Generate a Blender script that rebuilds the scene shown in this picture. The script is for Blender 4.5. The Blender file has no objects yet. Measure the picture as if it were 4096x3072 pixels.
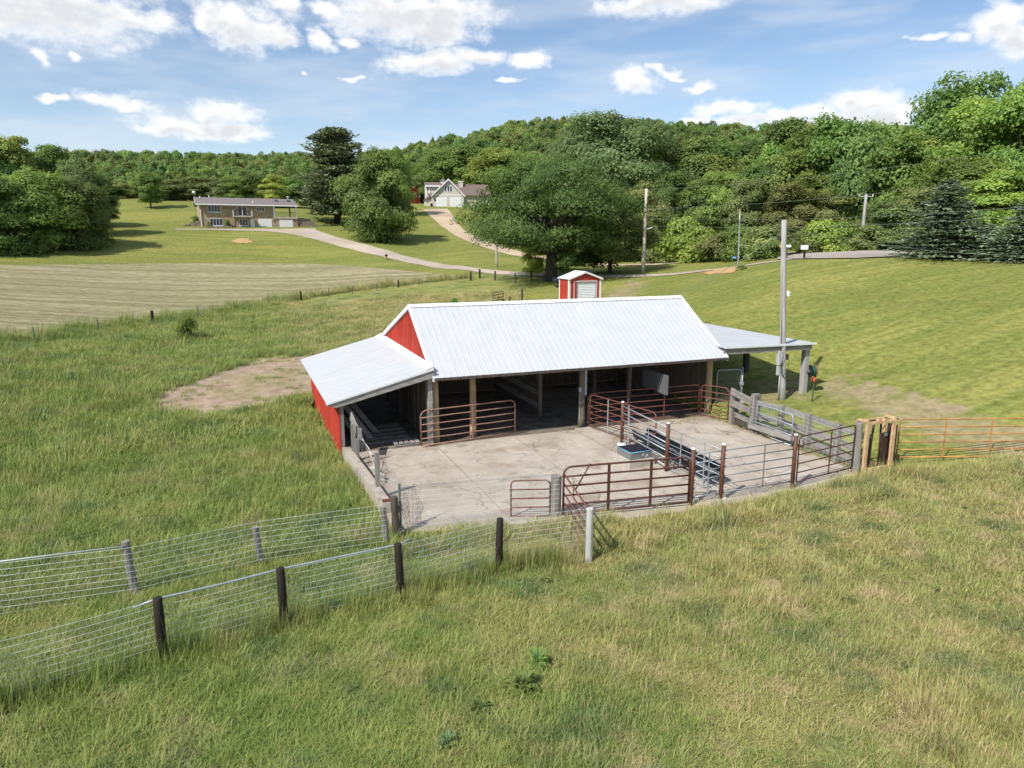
import bpy, math, random
import numpy as np
from math import sin, cos, pi, radians, atan2, hypot, sqrt
from mathutils import Vector, Matrix

random.seed(7)
RNG = np.random.default_rng(7)
SC = bpy.context.scene
COL = SC.collection

# ------------------------------------------------------------------ camera
F = 2848.0                      # focal length in pixels of a 4096 px wide picture
PIT, YAW = 0.20, 0.371
C = np.array([-6.355, -23.871, 7.303])
FW = np.array([sin(YAW)*cos(PIT), cos(YAW)*cos(PIT), -sin(PIT)])
RT = np.array([cos(YAW), -sin(YAW), 0.0])
UP = np.cross(RT, FW)
cam = bpy.data.cameras.new('camera')
cam.sensor_width = 36.0
cam.lens = 36.0*F/4096.0
cam.clip_start = 0.1
cam.clip_end = 6000
cam_o = bpy.data.objects.new('camera', cam)
COL.objects.link(cam_o)
cam_o.matrix_world = Matrix(((RT[0], UP[0], -FW[0], C[0]), (RT[1], UP[1], -FW[1], C[1]), (RT[2], UP[2], -FW[2], C[2]), (0, 0, 0, 1)))
SC.camera = cam_o

# ------------------------------------------------------------------ light and view
SUN_AZ = np.array([-0.885, -0.465])          # horizontal direction towards the sun
SUN_EL = radians(46)
SUN_STRENGTH = 4.8
SKY_STRENGTH = 0.12
EXPOSURE = 0.25
SC.view_settings.view_transform = 'Standard'
SC.view_settings.look = 'None'
SC.view_settings.exposure = EXPOSURE
SC.view_settings.gamma = 1.0
SC.view_settings.use_curve_mapping = False
SC.cycles.max_bounces = 4
SC.cycles.diffuse_bounces = 2
SC.cycles.adaptive_threshold = 0.02
SC.cycles.glossy_bounces = 2
SC.cycles.transmission_bounces = 3
SC.cycles.transparent_max_bounces = 6
sun = bpy.data.lights.new('sun', 'SUN')
sun.energy = SUN_STRENGTH
sun.angle = radians(0.53)
sun.color = (1.0, 0.95, 0.87)
sun_o = bpy.data.objects.new('sun', sun)
COL.objects.link(sun_o)
_sd = Vector((SUN_AZ[0]*cos(SUN_EL), SUN_AZ[1]*cos(SUN_EL), sin(SUN_EL)))
sun_o.rotation_euler = _sd.to_track_quat('Z', 'Y').to_euler()
sun_o.location = (-40, -40, 60)


def ray(px, py):
    return FW + RT*(px-2048)/F - UP*(py-1536)/F


def U(px, py, z=0.0):
    d = ray(px, py)
    return C + d*((z-C[2])/d[2])


def D(px, py, dist):
    d = ray(px, py)
    return C + d*(dist/hypot(d[0], d[1]))


def X(px, py, x):
    d = ray(px, py)
    return C + d*((x-C[0])/d[0])


def Yp(px, py, y):
    d = ray(px, py)
    return C + d*((y-C[1])/d[1])


# ------------------------------------------------------------------ sky
world = bpy.data.worlds.new('World')
SC.world = world
world.use_nodes = True
WN = world.node_tree


def build_sky():
    nt = WN
    n, l = nt.nodes, nt.links
    n.clear()

    def math_(op, a, b=None, c=None, clamp=False):
        m = n.new('ShaderNodeMath')
        m.operation = op
        m.use_clamp = clamp
        for i, v in enumerate((a, b, c)):
            if v is None:
                continue
            if isinstance(v, (int, float)):
                m.inputs[i].default_value = v
            else:
                l.new(v, m.inputs[i])
        return m.outputs[0]

    def sstep(v, a, b):
        m = n.new('ShaderNodeMapRange')
        m.interpolation_type = 'SMOOTHSTEP'
        l.new(v, m.inputs[0])
        m.inputs[1].default_value = a
        m.inputs[2].default_value = b
        return m.outputs[0]
    tc = n.new('ShaderNodeTexCoord')
    sep = n.new('ShaderNodeSeparateXYZ')
    l.new(tc.outputs['Generated'], sep.inputs[0])
    dx, dy, dz = sep.outputs
    az = math_('ARCTAN2', dx, dy)
    el = math_('ARCSINE', dz)
    azel = n.new('ShaderNodeCombineXYZ')
    l.new(az, azel.inputs[0])
    l.new(el, azel.inputs[1])

    def noise(vec, scale, detail, rough=0.55, mul=(1, 1, 1), off=(0, 0, 0)):
        mp = n.new('ShaderNodeMapping')
        mp.inputs['Scale'].default_value = mul
        mp.inputs['Location'].default_value = off
        l.new(vec, mp.inputs[0])
        t = n.new('ShaderNodeTexNoise')
        t.inputs['Scale'].default_value = scale
        t.inputs['Detail'].default_value = detail
        t.inputs['Roughness'].default_value = rough
        l.new(mp.outputs[0], t.inputs[0])
        return t
    # the sky itself
    sky = n.new('ShaderNodeTexSky')
    sky.sky_type = 'NISHITA'
    sky.sun_disc = False
    sky.sun_elevation = SUN_EL
    sky.sun_rotation = atan2(SUN_AZ[0], SUN_AZ[1])
    sky.altitude = 300
    sky.air_density = 1.0
    sky.dust_density = 0.3
    sky.ozone_density = 2.2
    # cumulus clouds: centre (px, py) and half size in the photograph's own pixels, as directions
    clouds = [(160, 20, 430, 130), (480, 40, 200, 60), (830, 50, 90, 60), (960, 110, 170, 85), (1130, 30, 100, 45), (1080, 120, 100, 45),
              (1300, 135, 85, 38), (1420, 145, 60, 26), (1330, 25, 90, 40), (1640, 60, 360, 120), (1760, 30, 250, 90), (1700, 130, 200, 70), (1720, 255, 240, 50), (1900, 225, 130, 45),
              (2110, 242, 85, 45), (2620, 15, 290, 55), (2540, 320, 120, 44), (2690, 280, 60, 16), (2740, 292, 50, 12), (2830, 335, 70, 18),
              (2920, 415, 135, 38), (2790, 470, 90, 28), (3130, 447, 240, 36), (2950, 482, 100, 30), (3430, 425, 150, 60), (3520, 455, 170, 40), (3350, 480, 240, 40),
              (3980, 105, 120, 55), (4080, 140, 110, 60), (4060, 60, 80, 40), (3790, 150, 60, 18), (3640, 150, 70, 14),
              (420, 385, 120, 34), (210, 385, 70, 18), (520, 420, 90, 20), (760, 505, 240, 45), (880, 460, 130, 55), (960, 520, 110, 34), (620, 520, 120, 26),
              (345, 220, 35, 16), (160, 225, 50, 30), (1200, 288, 28, 8), (1440, 285, 40, 10), (2040, 338, 60, 10)]
    warp = noise(azel.outputs[0], 9.0, 4.0, 0.6, (1, 1.35, 1))
    wsub = n.new('ShaderNodeVectorMath')
    wsub.operation = 'SUBTRACT'
    l.new(warp.outputs['Color'], wsub.inputs[0])
    wsub.inputs[1].default_value = (0.5, 0.5, 0.5)
    wmul = n.new('ShaderNodeVectorMath')
    wmul.operation = 'MULTIPLY_ADD'
    l.new(wsub.outputs[0], wmul.inputs[0])
    wmul.inputs[1].default_value = (0.13, 0.06, 0)
    l.new(azel.outputs[0], wmul.inputs[2])
    def field(vec, lst):
        out_ = None
        for (px, py, hw, hh) in lst:
            d = ray(px, py)
            a0 = atan2(d[0], d[1])
            e0 = atan2(d[2], hypot(d[0], d[1]))
            k = F/cos(PIT)*1.02
            sa, se = hw/k*0.95, hh/k*0.98
            va = n.new('ShaderNodeVectorMath')
            va.operation = 'MULTIPLY_ADD'
            l.new(vec, va.inputs[0])
            va.inputs[1].default_value = (1/sa, 1/se, 0)
            va.inputs[2].default_value = (-a0/sa, -e0/se, 0)
            ln = n.new('ShaderNodeVectorMath')
            ln.operation = 'LENGTH'
            l.new(va.outputs[0], ln.inputs[0])
            r = ln.outputs['Value']
            out_ = r if out_ is None else math_('MINIMUM', out_, r)
        return math_('SUBTRACT', 1.0, out_)
    dens = field(wmul.outputs[0], clouds)
    sh = n.new('ShaderNodeVectorMath')
    sh.operation = 'ADD'
    l.new(wmul.outputs[0], sh.inputs[0])
    sh.inputs[1].default_value = (-0.006, 0.013, 0)
    above = field(sh.outputs[0], [c for c in clouds if c[2]*c[3] > 4200])
    fine = noise(azel.outputs[0], 30.0, 6.0, 0.66, (1, 1.5, 1), (3, 1, 0))
    fine2 = noise(azel.outputs[0], 30.0, 2.5, 0.66, (1, 1.5, 1), (3.012, 0.985, 0))
    fz = math_('SUBTRACT', fine.outputs[0], 0.5)
    d1 = math_('ADD', dens, math_('MULTIPLY', fz, 1.6))
    m1 = sstep(d1, -0.18, 0.72)
    # the same kind of clouds all over the rest of the sky, outside the view
    plane = n.new('ShaderNodeVectorMath')
    plane.operation = 'SCALE'
    l.new(tc.outputs['Generated'], plane.inputs[0])
    l.new(math_('DIVIDE', 1.0, math_('ADD', math_('MAXIMUM', dz, 0.0), 0.12)), plane.inputs['Scale'])
    gen = noise(plane.outputs[0], 1.5, 4.0, 0.55, (1, 1, 0))
    fwaz = YAW
    off_az = math_('ABSOLUTE', math_('SUBTRACT', az, fwaz))
    outside = math_('MAXIMUM', sstep(off_az, 0.66, 0.80), sstep(el, 0.345, 0.45))
    m2 = math_('MULTIPLY', sstep(gen.outputs[0], 0.54, 0.64), outside)
    m2 = math_('MULTIPLY', m2, sstep(dz, 0.0, 0.06))
    # thin veil of high cloud
    veil = noise(azel.outputs[0], 5.0, 3.0, 0.55, (1, 4.5, 1), (1, 5, 0))
    m3 = math_('MULTIPLY', sstep(veil.outputs[0], 0.38, 0.70), 0.40)
    low = math_('SUBTRACT', 1.0, sstep(el, 0.0, 0.30))
    m3 = math_('ADD', m3, math_('MULTIPLY', low, 0.30))
    mask = math_('MAXIMUM', m1, m2)
    # brightness: sunlit tops, grey undersides, relief towards the sun (left)
    rel = math_('SUBTRACT', fine.outputs[0], fine2.outputs[0])
    thick = sstep(d1, 0.15, 0.8)
    under = sstep(math_('ADD', above, math_('MULTIPLY', fz, 0.8)), -0.05, 0.6)
    br = math_('SUBTRACT', 1.0, math_('MULTIPLY', math_('MULTIPLY', under, thick), 0.62))
    br = math_('ADD', br, math_('MULTIPLY', rel, 1.1))
    ccol = n.new('ShaderNodeMix')
    ccol.data_type = 'RGBA'
    l.new(math_('SUBTRACT', math_('MULTIPLY', br, 1.6), 0.6, clamp=True), ccol.inputs[0])
    ccol.inputs[6].default_value = (5.6, 5.7, 5.9, 1)
    ccol.inputs[7].default_value = (7.9, 7.9, 7.8, 1)
    mx = n.new('ShaderNodeMix')
    mx.data_type = 'RGBA'
    l.new(math_('MINIMUM', m3, 1.0), mx.inputs[0])
    l.new(sky.outputs[0], mx.inputs[6])
    mx.inputs[7].default_value = (5.6, 6.1, 6.7, 1)
    mx2 = n.new('ShaderNodeMix')
    mx2.data_type = 'RGBA'
    l.new(math_('MULTIPLY', mask, 0.96), mx2.inputs[0])
    l.new(mx.outputs[2], mx2.inputs[6])
    l.new(ccol.outputs[2], mx2.inputs[7])
    bg = n.new('ShaderNodeBackground')
    bg.inputs[1].default_value = SKY_STRENGTH
    l.new(mx2.outputs[2], bg.inputs[0])
    out = n.new('ShaderNodeOutputWorld')
    l.new(bg.outputs[0], out.inputs[0])


build_sky()
world.cycles.sampling_method = 'MANUAL'
world.cycles.sample_map_resolution = 256

# ------------------------------------------------------------------ materials
MATS = {}


def mat(name, col, rough=0.7, var=0.18, scale=4.0, metal=0.0, bump=0.0, stretch=(1, 1, 1), col2=None, spec=0.3, big=0.0, streak=None):
    """principled material whose colour wanders between two tones with two noises in world space"""
    if name in MATS:
        return MATS[name]
    m = bpy.data.materials.new(name)
    m.use_nodes = True
    nt = m.node_tree
    n, l = nt.nodes, nt.links
    bs = n['Principled BSDF']
    geo = n.new('ShaderNodeNewGeometry')
    mp = n.new('ShaderNodeMapping')
    mp.inputs['Scale'].default_value = stretch
    l.new(geo.outputs['Position'], mp.inputs[0])
    t = n.new('ShaderNodeTexNoise')
    t.inputs['Scale'].default_value = scale
    t.inputs['Detail'].default_value = 6
    t.inputs['Roughness'].default_value = 0.65
    l.new(mp.outputs[0], t.inputs[0])
    mr = n.new('ShaderNodeMapRange')
    l.new(t.outputs[0], mr.inputs[0])
    mr.inputs[1].default_value = 0.3
    mr.inputs[2].default_value = 0.7
    mx = n.new('ShaderNodeMix')
    mx.data_type = 'RGBA'
    l.new(mr.outputs[0], mx.inputs[0])
    c2 = col2 if col2 else [min(1, c*(1+var)) for c in col]
    c1 = col if col2 else [c*(1-var) for c in col]
    mx.inputs[6].default_value = (*c1, 1)
    mx.inputs[7].default_value = (*c2, 1)
    last = mx.outputs[2]
    if big:
        t2 = n.new('ShaderNodeTexNoise')
        t2.inputs['Scale'].default_value = big
        t2.inputs['Detail'].default_value = 4
        l.new(geo.outputs['Position'], t2.inputs[0])
        mr2 = n.new('ShaderNodeMapRange')
        l.new(t2.outputs[0], mr2.inputs[0])
        mr2.inputs[1].default_value = 0.3
        mr2.inputs[2].default_value = 0.7
        mr2.inputs[3].default_value = 0.78
        mr2.inputs[4].default_value = 1.15
        mu = n.new('ShaderNodeMix')
        mu.data_type = 'RGBA'
        mu.blend_type = 'MULTIPLY'
        mu.inputs[0].default_value = 1
        l.new(last, mu.inputs[6])
        l.new(mr2.outputs[0], mu.inputs[7])
        last = mu.outputs[2]
    l.new(last, bs.inputs['Base Color'])
    bs.inputs['Roughness'].default_value = rough
    bs.inputs['Metallic'].default_value = metal
    bs.inputs['Specular IOR Level'].default_value = spec
    if bump:
        b = n.new('ShaderNodeBump')
        b.inputs['Strength'].default_value = bump
        b.inputs['Distance'].default_value = 0.03
        l.new(t.outputs[0], b.inputs['Height'])
        l.new(b.outputs[0], bs.inputs['Normal'])
    MATS[name] = m
    return m


def L(r, g, b):
    """sRGB 0-255 to linear"""
    o = []
    for c in (r, g, b):
        c /= 255.0
        o.append(c/12.92 if c <= 0.04045 else ((c+0.055)/1.055)**2.4)
    return o


mat('roof_metal', (0.49, 0.505, 0.535), 0.5, 0.05, 1.2, spec=0.4)
mat('roof_old', (0.43, 0.445, 0.47), 0.5, 0.05, 1.0, spec=0.4)
mat('trim_white', (0.70, 0.72, 0.75), 0.45, 0.05, 3)
mat('red_siding', (0.40, 0.043, 0.027), 0.55, 0.16, 1.5, big=0.5)
mat('wood_grey', (0.23, 0.21, 0.19), 0.9, 0.4, 9, bump=0.5, stretch=(1, 1, 0.12))
mat('wood_grey_h', (0.23, 0.215, 0.195), 0.9, 0.4, 9, bump=0.5, stretch=(0.25, 0.25, 1.5))
mat('wood_board', (0.30, 0.28, 0.26), 0.9, 0.35, 7, bump=0.4, stretch=(0.3, 0.3, 1.5))
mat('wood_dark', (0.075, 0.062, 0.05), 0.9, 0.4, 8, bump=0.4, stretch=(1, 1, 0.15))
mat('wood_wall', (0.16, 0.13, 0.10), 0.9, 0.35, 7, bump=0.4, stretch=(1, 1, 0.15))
mat('log', (0.40, 0.29, 0.17), 0.9, 0.35, 6, bump=0.5, stretch=(1, 1, 0.2))
mat('post_black', (0.022, 0.017, 0.014), 0.75, 0.4, 10, bump=0.3, stretch=(1, 1, 0.2))
mat('post_white', (0.42, 0.42, 0.40), 0.85, 0.2, 8, bump=0.4, stretch=(1, 1, 0.15))
mat('pole_wood', (0.36, 0.35, 0.335), 0.85, 0.22, 7, bump=0.4, stretch=(1, 1, 0.1))
mat('pole_far', (0.50, 0.43, 0.37), 0.85, 0.2, 3, stretch=(1, 1, 0.1))
mat('pipe_brown', (0.105, 0.042, 0.026), 0.55, 0.25, 6, spec=0.4)
mat('gate_brown', (0.085, 0.035, 0.026), 0.55, 0.3, 8, spec=0.4)
mat('gate_red', (0.165, 0.060, 0.043), 0.55, 0.25, 8, spec=0.4)
mat('gate_rust', (0.25, 0.10, 0.058), 0.7, 0.35, 10, col2=(0.34, 0.23, 0.18))
mat('galv', (0.36, 0.40, 0.43), 0.45, 0.2, 8, metal=0.35, spec=0.5)
mat('galv_dark', (0.20, 0.21, 0.22), 0.5, 0.25, 8, metal=0.3)
mat('wire', (0.54, 0.57, 0.57), 0.45, 0.15, 8, metal=0.2)
mat('wire_old', (0.30, 0.25, 0.21), 0.6, 0.25, 8, metal=0.2)
mat('white_cap', (0.80, 0.80, 0.80), 0.6, 0.04, 5)
mat('yellow_paint', (0.70, 0.50, 0.31), 0.65, 0.14, 5, col2=(0.45, 0.27, 0.14))
mat('yellow_rust', (0.58, 0.33, 0.09), 0.7, 0.2, 2.2, col2=(0.24, 0.10, 0.055))
mat('brown_steel', (0.055, 0.032, 0.026), 0.6, 0.3, 6)
mat('black_plastic', (0.012, 0.013, 0.016), 0.45, 0.3, 6)
mat('grey_plastic', (0.16, 0.175, 0.20), 0.5, 0.2, 6)
mat('blue_rim', (0.17, 0.42, 0.62), 0.5, 0.1, 6)
mat('steel_box', (0.20, 0.21, 0.21), 0.45, 0.25, 5, metal=0.3)
mat('hose_green', (0.012, 0.10, 0.06), 0.5, 0.2, 5)
mat('reel_brown', (0.25, 0.15, 0.11), 0.6, 0.2, 5)
mat('hydrant_red', (0.45, 0.10, 0.03), 0.6, 0.2, 9)
mat('meter_grey', (0.42, 0.44, 0.46), 0.5, 0.1, 6)
mat('cable', (0.02, 0.02, 0.02), 0.6, 0.1, 3)
mat('cable_far', (0.16, 0.19, 0.15), 0.6, 0.1, 3)
mat('tpost_green', (0.10, 0.16, 0.13), 0.6, 0.2, 6)
mat('bark', (0.055, 0.045, 0.036), 0.95, 0.4, 3, bump=0.6, stretch=(1, 1, 0.3))
mat('bark_pale', (0.16, 0.14, 0.115), 0.95, 0.35, 3, stretch=(1, 1, 0.3))
mat('window_glass', (0.012, 0.018, 0.030), 0.08, 0.3, 0.4, spec=0.6)
mat('house_white', (0.74, 0.74, 0.74), 0.55, 0.04, 2)
mat('house_cream', (0.55, 0.51, 0.44), 0.7, 0.06, 2)
mat('shingle_grey', (0.19, 0.165, 0.16), 0.9, 0.3, 5)
mat('shingle_brown', (0.17, 0.125, 0.115), 0.9, 0.25, 4)
mat('slab_concrete', (0.42, 0.38, 0.33), 0.9, 0.15, 2)
mat('straw', (0.34, 0.27, 0.14), 0.95, 0.3, 9)
mat('sawdust', (0.46, 0.30, 0.13), 0.95, 0.25, 4)
mat('sign_blue', (0.03, 0.20, 0.55), 0.5, 0.05, 2)
mat('car_paint', (0.012, 0.022, 0.036), 0.2, 0.1, 2, spec=0.6)
mat('car_trim', (0.02, 0.02, 0.02), 0.5, 0.1, 2)
mat('chrome', (0.5, 0.5, 0.52), 0.2, 0.05, 2, metal=1.0)
mat('tail_red', (0.65, 0.08, 0.02), 0.3, 0.1, 2)
mat('tyre', (0.02, 0.02, 0.02), 0.85, 0.2, 8)
mat('bin_dark', (0.035, 0.02, 0.02), 0.5, 0.2, 4)
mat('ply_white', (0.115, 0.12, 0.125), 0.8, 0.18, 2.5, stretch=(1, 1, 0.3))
mat('orange_trim', (0.7, 0.3, 0.05), 0.6, 0.1, 3)


def stone_mat(name, c1, c2, mortar, sx, sz, rough=0.9):
    m = bpy.data.materials.new(name)
    m.use_nodes = True
    n, l = m.node_tree.nodes, m.node_tree.links
    bs = n['Principled BSDF']
    tc = n.new('ShaderNodeTexCoord')
    t = n.new('ShaderNodeTexNoise')
    t.inputs['Scale'].default_value = 1.6
    l.new(tc.outputs['Object'], t.inputs[0])
    ad = n.new('ShaderNodeVectorMath')
    ad.operation = 'MULTIPLY_ADD'
    l.new(t.outputs['Color'], ad.inputs[0])
    ad.inputs[1].default_value = (0.25, 0.25, 0.16)
    l.new(tc.outputs['Object'], ad.inputs[2])
    mp = n.new('ShaderNodeMapping')
    mp.inputs['Rotation'].default_value = (radians(90), 0, 0)
    l.new(ad.outputs[0], mp.inputs[0])
    b = n.new('ShaderNodeTexBrick')
    b.inputs['Color1'].default_value = (*c1, 1)
    b.inputs['Color2'].default_value = (*c2, 1)
    b.inputs['Mortar'].default_value = (*mortar, 1)
    b.inputs['Scale'].default_value = 1.0
    b.inputs['Mortar Size'].default_value = 0.016
    b.inputs['Brick Width'].default_value = sx
    b.inputs['Row Height'].default_value = sz
    b.squash = 0.6
    b.squash_frequency = 3
    b.offset = 0.4
    l.new(mp.outputs[0], b.inputs[0])
    v = n.new('ShaderNodeTexNoise')
    v.inputs['Scale'].default_value = 5
    v.inputs['Detail'].default_value = 4
    l.new(tc.outputs['Object'], v.inputs[0])
    mr = n.new('ShaderNodeMapRange')
    l.new(v.outputs[0], mr.inputs[0])
    mr.inputs[1].default_value = 0.3
    mr.inputs[2].default_value = 0.7
    mr.inputs[3].default_value = 0.7
    mr.inputs[4].default_value = 1.3
    mu = n.new('ShaderNodeMix')
    mu.data_type = 'RGBA'
    mu.blend_type = 'MULTIPLY'
    mu.inputs[0].default_value = 1
    l.new(b.outputs[0], mu.inputs[6])
    l.new(mr.outputs[0], mu.inputs[7])
    l.new(mu.outputs[2], bs.inputs['Base Color'])
    bs.inputs['Roughness'].default_value = rough
    bp = n.new('ShaderNodeBump')
    bp.inputs['Strength'].default_value = 0.9
    bp.inputs['Distance'].default_value = 0.08
    iv = n.new('ShaderNodeMath')
    iv.operation = 'SUBTRACT'
    iv.inputs[0].default_value = 1
    l.new(b.outputs['Fac'], iv.inputs[1])
    l.new(iv.outputs[0], bp.inputs['Height'])
    l.new(bp.outputs[0], bs.inputs['Normal'])
    MATS[name] = m


stone_mat('stone_tan', (0.50, 0.385, 0.25), (0.38, 0.28, 0.175), (0.20, 0.155, 0.11), 0.55, 0.24)
stone_mat('stone_grey', (0.33, 0.27, 0.20), (0.22, 0.18, 0.14), (0.06, 0.05, 0.04), 0.5, 0.28)


def leaf_mat(name, dark, light, hue=0.03, trans=0.42):
    m = bpy.data.materials.new(name)
    m.use_nodes = True
    n, l = m.node_tree.nodes, m.node_tree.links
    n.clear()
    at = n.new('ShaderNodeAttribute')
    at.attribute_name = 'lv'
    mx = n.new('ShaderNodeMix')
    mx.data_type = 'RGBA'
    l.new(at.outputs['Fac'], mx.inputs[0])
    mx.inputs[6].default_value = (*dark, 1)
    mx.inputs[7].default_value = (*light, 1)
    oi = n.new('ShaderNodeObjectInfo')
    hs = n.new('ShaderNodeHueSaturation')
    mr = n.new('ShaderNodeMapRange')
    l.new(oi.outputs['Random'], mr.inputs[0])
    mr.inputs[3].default_value = 0.5-hue
    mr.inputs[4].default_value = 0.5+hue*0.7
    l.new(mr.outputs[0], hs.inputs['Hue'])
    mr2 = n.new('ShaderNodeMath')
    mr2.operation = 'MULTIPLY_ADD'
    fr = n.new('ShaderNodeMath')
    fr.operation = 'FRACT'
    ml = n.new('ShaderNodeMath')
    ml.operation = 'MULTIPLY'
    ml.inputs[1].default_value = 17.31
    l.new(oi.outputs['Random'], ml.inputs[0])
    l.new(ml.outputs[0], fr.inputs[0])
    l.new(fr.outputs[0], mr2.inputs[0])
    mr2.inputs[1].default_value = 0.5
    mr2.inputs[2].default_value = 0.75
    l.new(mr2.outputs[0], hs.inputs['Value'])
    l.new(mx.outputs[2], hs.inputs['Color'])
    df = n.new('ShaderNodeBsdfPrincipled')
    df.inputs['Roughness'].default_value = 0.55
    df.inputs['Specular IOR Level'].default_value = 0.25
    tr = n.new('ShaderNodeBsdfTranslucent')
    l.new(hs.outputs[0], df.inputs['Base Color'])
    br = n.new('ShaderNodeHueSaturation')
    br.inputs['Hue'].default_value = 0.485
    br.inputs['Saturation'].default_value = 1.15
    br.inputs['Value'].default_value = 1.5
    l.new(hs.outputs[0], br.inputs['Color'])
    l.new(br.outputs[0], tr.inputs[0])
    ms = n.new('ShaderNodeMixShader')
    ms.inputs[0].default_value = trans
    l.new(df.outputs[0], ms.inputs[1])
    l.new(tr.outputs[0], ms.inputs[2])
    o = n.new('ShaderNodeOutputMaterial')
    l.new(ms.outputs[0], o.inputs[0])
    MATS[name] = m


leaf_mat('leaf_mid', (0.1, 0.175, 0.045), (0.3, 0.42, 0.115))
leaf_mat('leaf_dark', (0.07, 0.125, 0.04), (0.21, 0.3, 0.085))
leaf_mat('leaf_light', (0.15, 0.235, 0.055), (0.39, 0.5, 0.125))
leaf_mat('leaf_blue', (0.085, 0.15, 0.06), (0.25, 0.35, 0.15))
leaf_mat('leaf_olive', (0.14, 0.19, 0.07), (0.35, 0.41, 0.16))
leaf_mat('needle', (0.075, 0.11, 0.055), (0.22, 0.27, 0.13), 0.015, 0.15)
leaf_mat('needle_blue', (0.075, 0.115, 0.07), (0.25, 0.32, 0.2), 0.015, 0.15)
leaf_mat('leaf_hill', (0.1, 0.165, 0.055), (0.3, 0.4, 0.13), 0.045)
leaf_mat('leaf_oak', (0.075, 0.130, 0.040), (0.235, 0.325, 0.095))

# ------------------------------------------------------------------ mesh helpers
WORLD_LOC = {}


class MB:
    def __init__(s):
        s.v = []
        s.f = []

    def add(s, vs, fs):
        o = len(s.v)
        s.v.extend([tuple(float(c) for c in p) for p in vs])
        s.f.extend([tuple(i+o for i in q) for q in fs])
        return s

    def box(s, x0, x1, y0, y1, z0, z1):
        return s.add([(x0, y0, z0), (x1, y0, z0), (x1, y1, z0), (x0, y1, z0), (x0, y0, z1), (x1, y0, z1), (x1, y1, z1), (x0, y1, z1)],
                     [(0, 3, 2, 1), (4, 5, 6, 7), (0, 1, 5, 4), (1, 2, 6, 5), (2, 3, 7, 6), (3, 0, 4, 7)])

    def beam(s, A, B, w, h, up=(0, 0, 1), jit=0.0):
        """box from A to B, w across, h along up"""
        A, B = Vector(A), Vector(B)
        d = (B-A).normalized()
        u = Vector(up)
        u = (u-d*u.dot(d)).normalized()
        r = d.cross(u)*w/2
        u = u*h/2
        vs = []
        for P in (A, B):
            for sr, su in ((-1, -1), (1, -1), (1, 1), (-1, 1)):
                q = P+r*sr+u*su
                if jit:
                    q = q+Vector((random.uniform(-jit, jit), random.uniform(-jit, jit), random.uniform(-jit, jit)))
                vs.append(q)
        return s.add(vs, [(0, 1, 2, 3), (7, 6, 5, 4), (0, 4, 5, 1), (1, 5, 6, 2), (2, 6, 7, 3), (3, 7, 4, 0)])

    def tube(s, pts, r, n=8, cap=True):
        pts = [Vector(p) for p in pts]
        rs = r if isinstance(r, (list, tuple)) else [r]*len(pts)
        k = len(pts)
        vs = []
        ref = None
        for i in range(k):
            a = pts[max(i-1, 0)]
            b = pts[min(i+1, k-1)]
            t = (b-a).normalized()
            if ref is None:
                ref = Vector((0, 0, 1)) if abs(t.z) < 0.9 else Vector((1, 0, 0))
            u = (ref-t*ref.dot(t))
            if u.length < 1e-4:
                u = t.orthogonal()
            u.normalize()
            ref = u
            w = t.cross(u)
            for j in range(n):
                an = 2*pi*j/n
                vs.append(pts[i]+(u*cos(an)+w*sin(an))*rs[i])
        fs = []
        for i in range(k-1):
            for j in range(n):
                j2 = (j+1) % n
                fs.append((i*n+j, i*n+j2, (i+1)*n+j2, (i+1)*n+j))
        if cap:
            fs.append(tuple(reversed(range(n))))
            fs.append(tuple((k-1)*n+j for j in range(n)))
        return s.add(vs, fs)

    def prism(s, poly, ext):
        """polygon (3-D points) swept along ext"""
        e = Vector(ext)
        n = len(poly)
        vs = [Vector(p) for p in poly]+[Vector(p)+e for p in poly]
        fs = [tuple(reversed(range(n))), tuple(range(n, 2*n))]
        for i in range(n):
            j = (i+1) % n
            fs.append((i, j, n+j, n+i))
        return s.add(vs, fs)

    def mesh(s, name, m, smooth=False, org=(0, 0, 0)):
        me = bpy.data.meshes.new(name)
        v = np.array(s.v, float)-np.array(org, float)
        me.from_pydata(v.tolist(), [], s.f)
        if m:
            me.materials.append(MATS[m] if isinstance(m, str) else m)
        if smooth:
            me.polygons.foreach_set('use_smooth', [True]*len(me.polygons))
        me.update()
        return me

    def build(s, name, m, parent=None, smooth=False, org=None, kind=None, label=None):
        """org: world origin of a top-level mesh; parts of a world thing are shifted to its Empty"""
        o3 = (0, 0, 0)
        if parent is not None:
            r = parent
            while r.parent is not None:
                r = r.parent
            o3 = WORLD_LOC.get(r.name, (0, 0, 0))
        elif org is not None:
            o3 = org
        o = bpy.data.objects.new(name, s.mesh(name, m, smooth, o3))
        COL.objects.link(o)
        if parent is not None:
            o.parent = parent
        else:
            o.location = o3
            if org is not None:
                WORLD_LOC[o.name] = tuple(o3)
        if kind:
            o['kind'] = kind
        if label:
            o['label'] = label
        return o


def tag(o, label, cat, group=None):
    o['label'] = label
    o['category'] = cat
    if group:
        o['group'] = group
    return o


def thing(name, label, cat, loc=(0, 0, 0), rz=None, group=None):
    """Empty at a thing's base. rz None: its parts are given in world coordinates"""
    o = bpy.data.objects.new(name, None)
    COL.objects.link(o)
    o.empty_display_size = 0.2
    o.location = tuple(float(c) for c in loc)
    if rz is None:
        WORLD_LOC[o.name] = tuple(float(c) for c in loc)
    else:
        o.rotation_euler = (0, 0, rz)
    return tag(o, label, cat, group)


def share(name, me, parent=None, loc=(0, 0, 0), rot=(0, 0, 0), scale=(1, 1, 1)):
    o = bpy.data.objects.new(name, me)
    COL.objects.link(o)
    o.parent = parent
    o.location = tuple(float(c) for c in loc)
    o.rotation_euler = rot
    o.scale = scale
    return o


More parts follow.
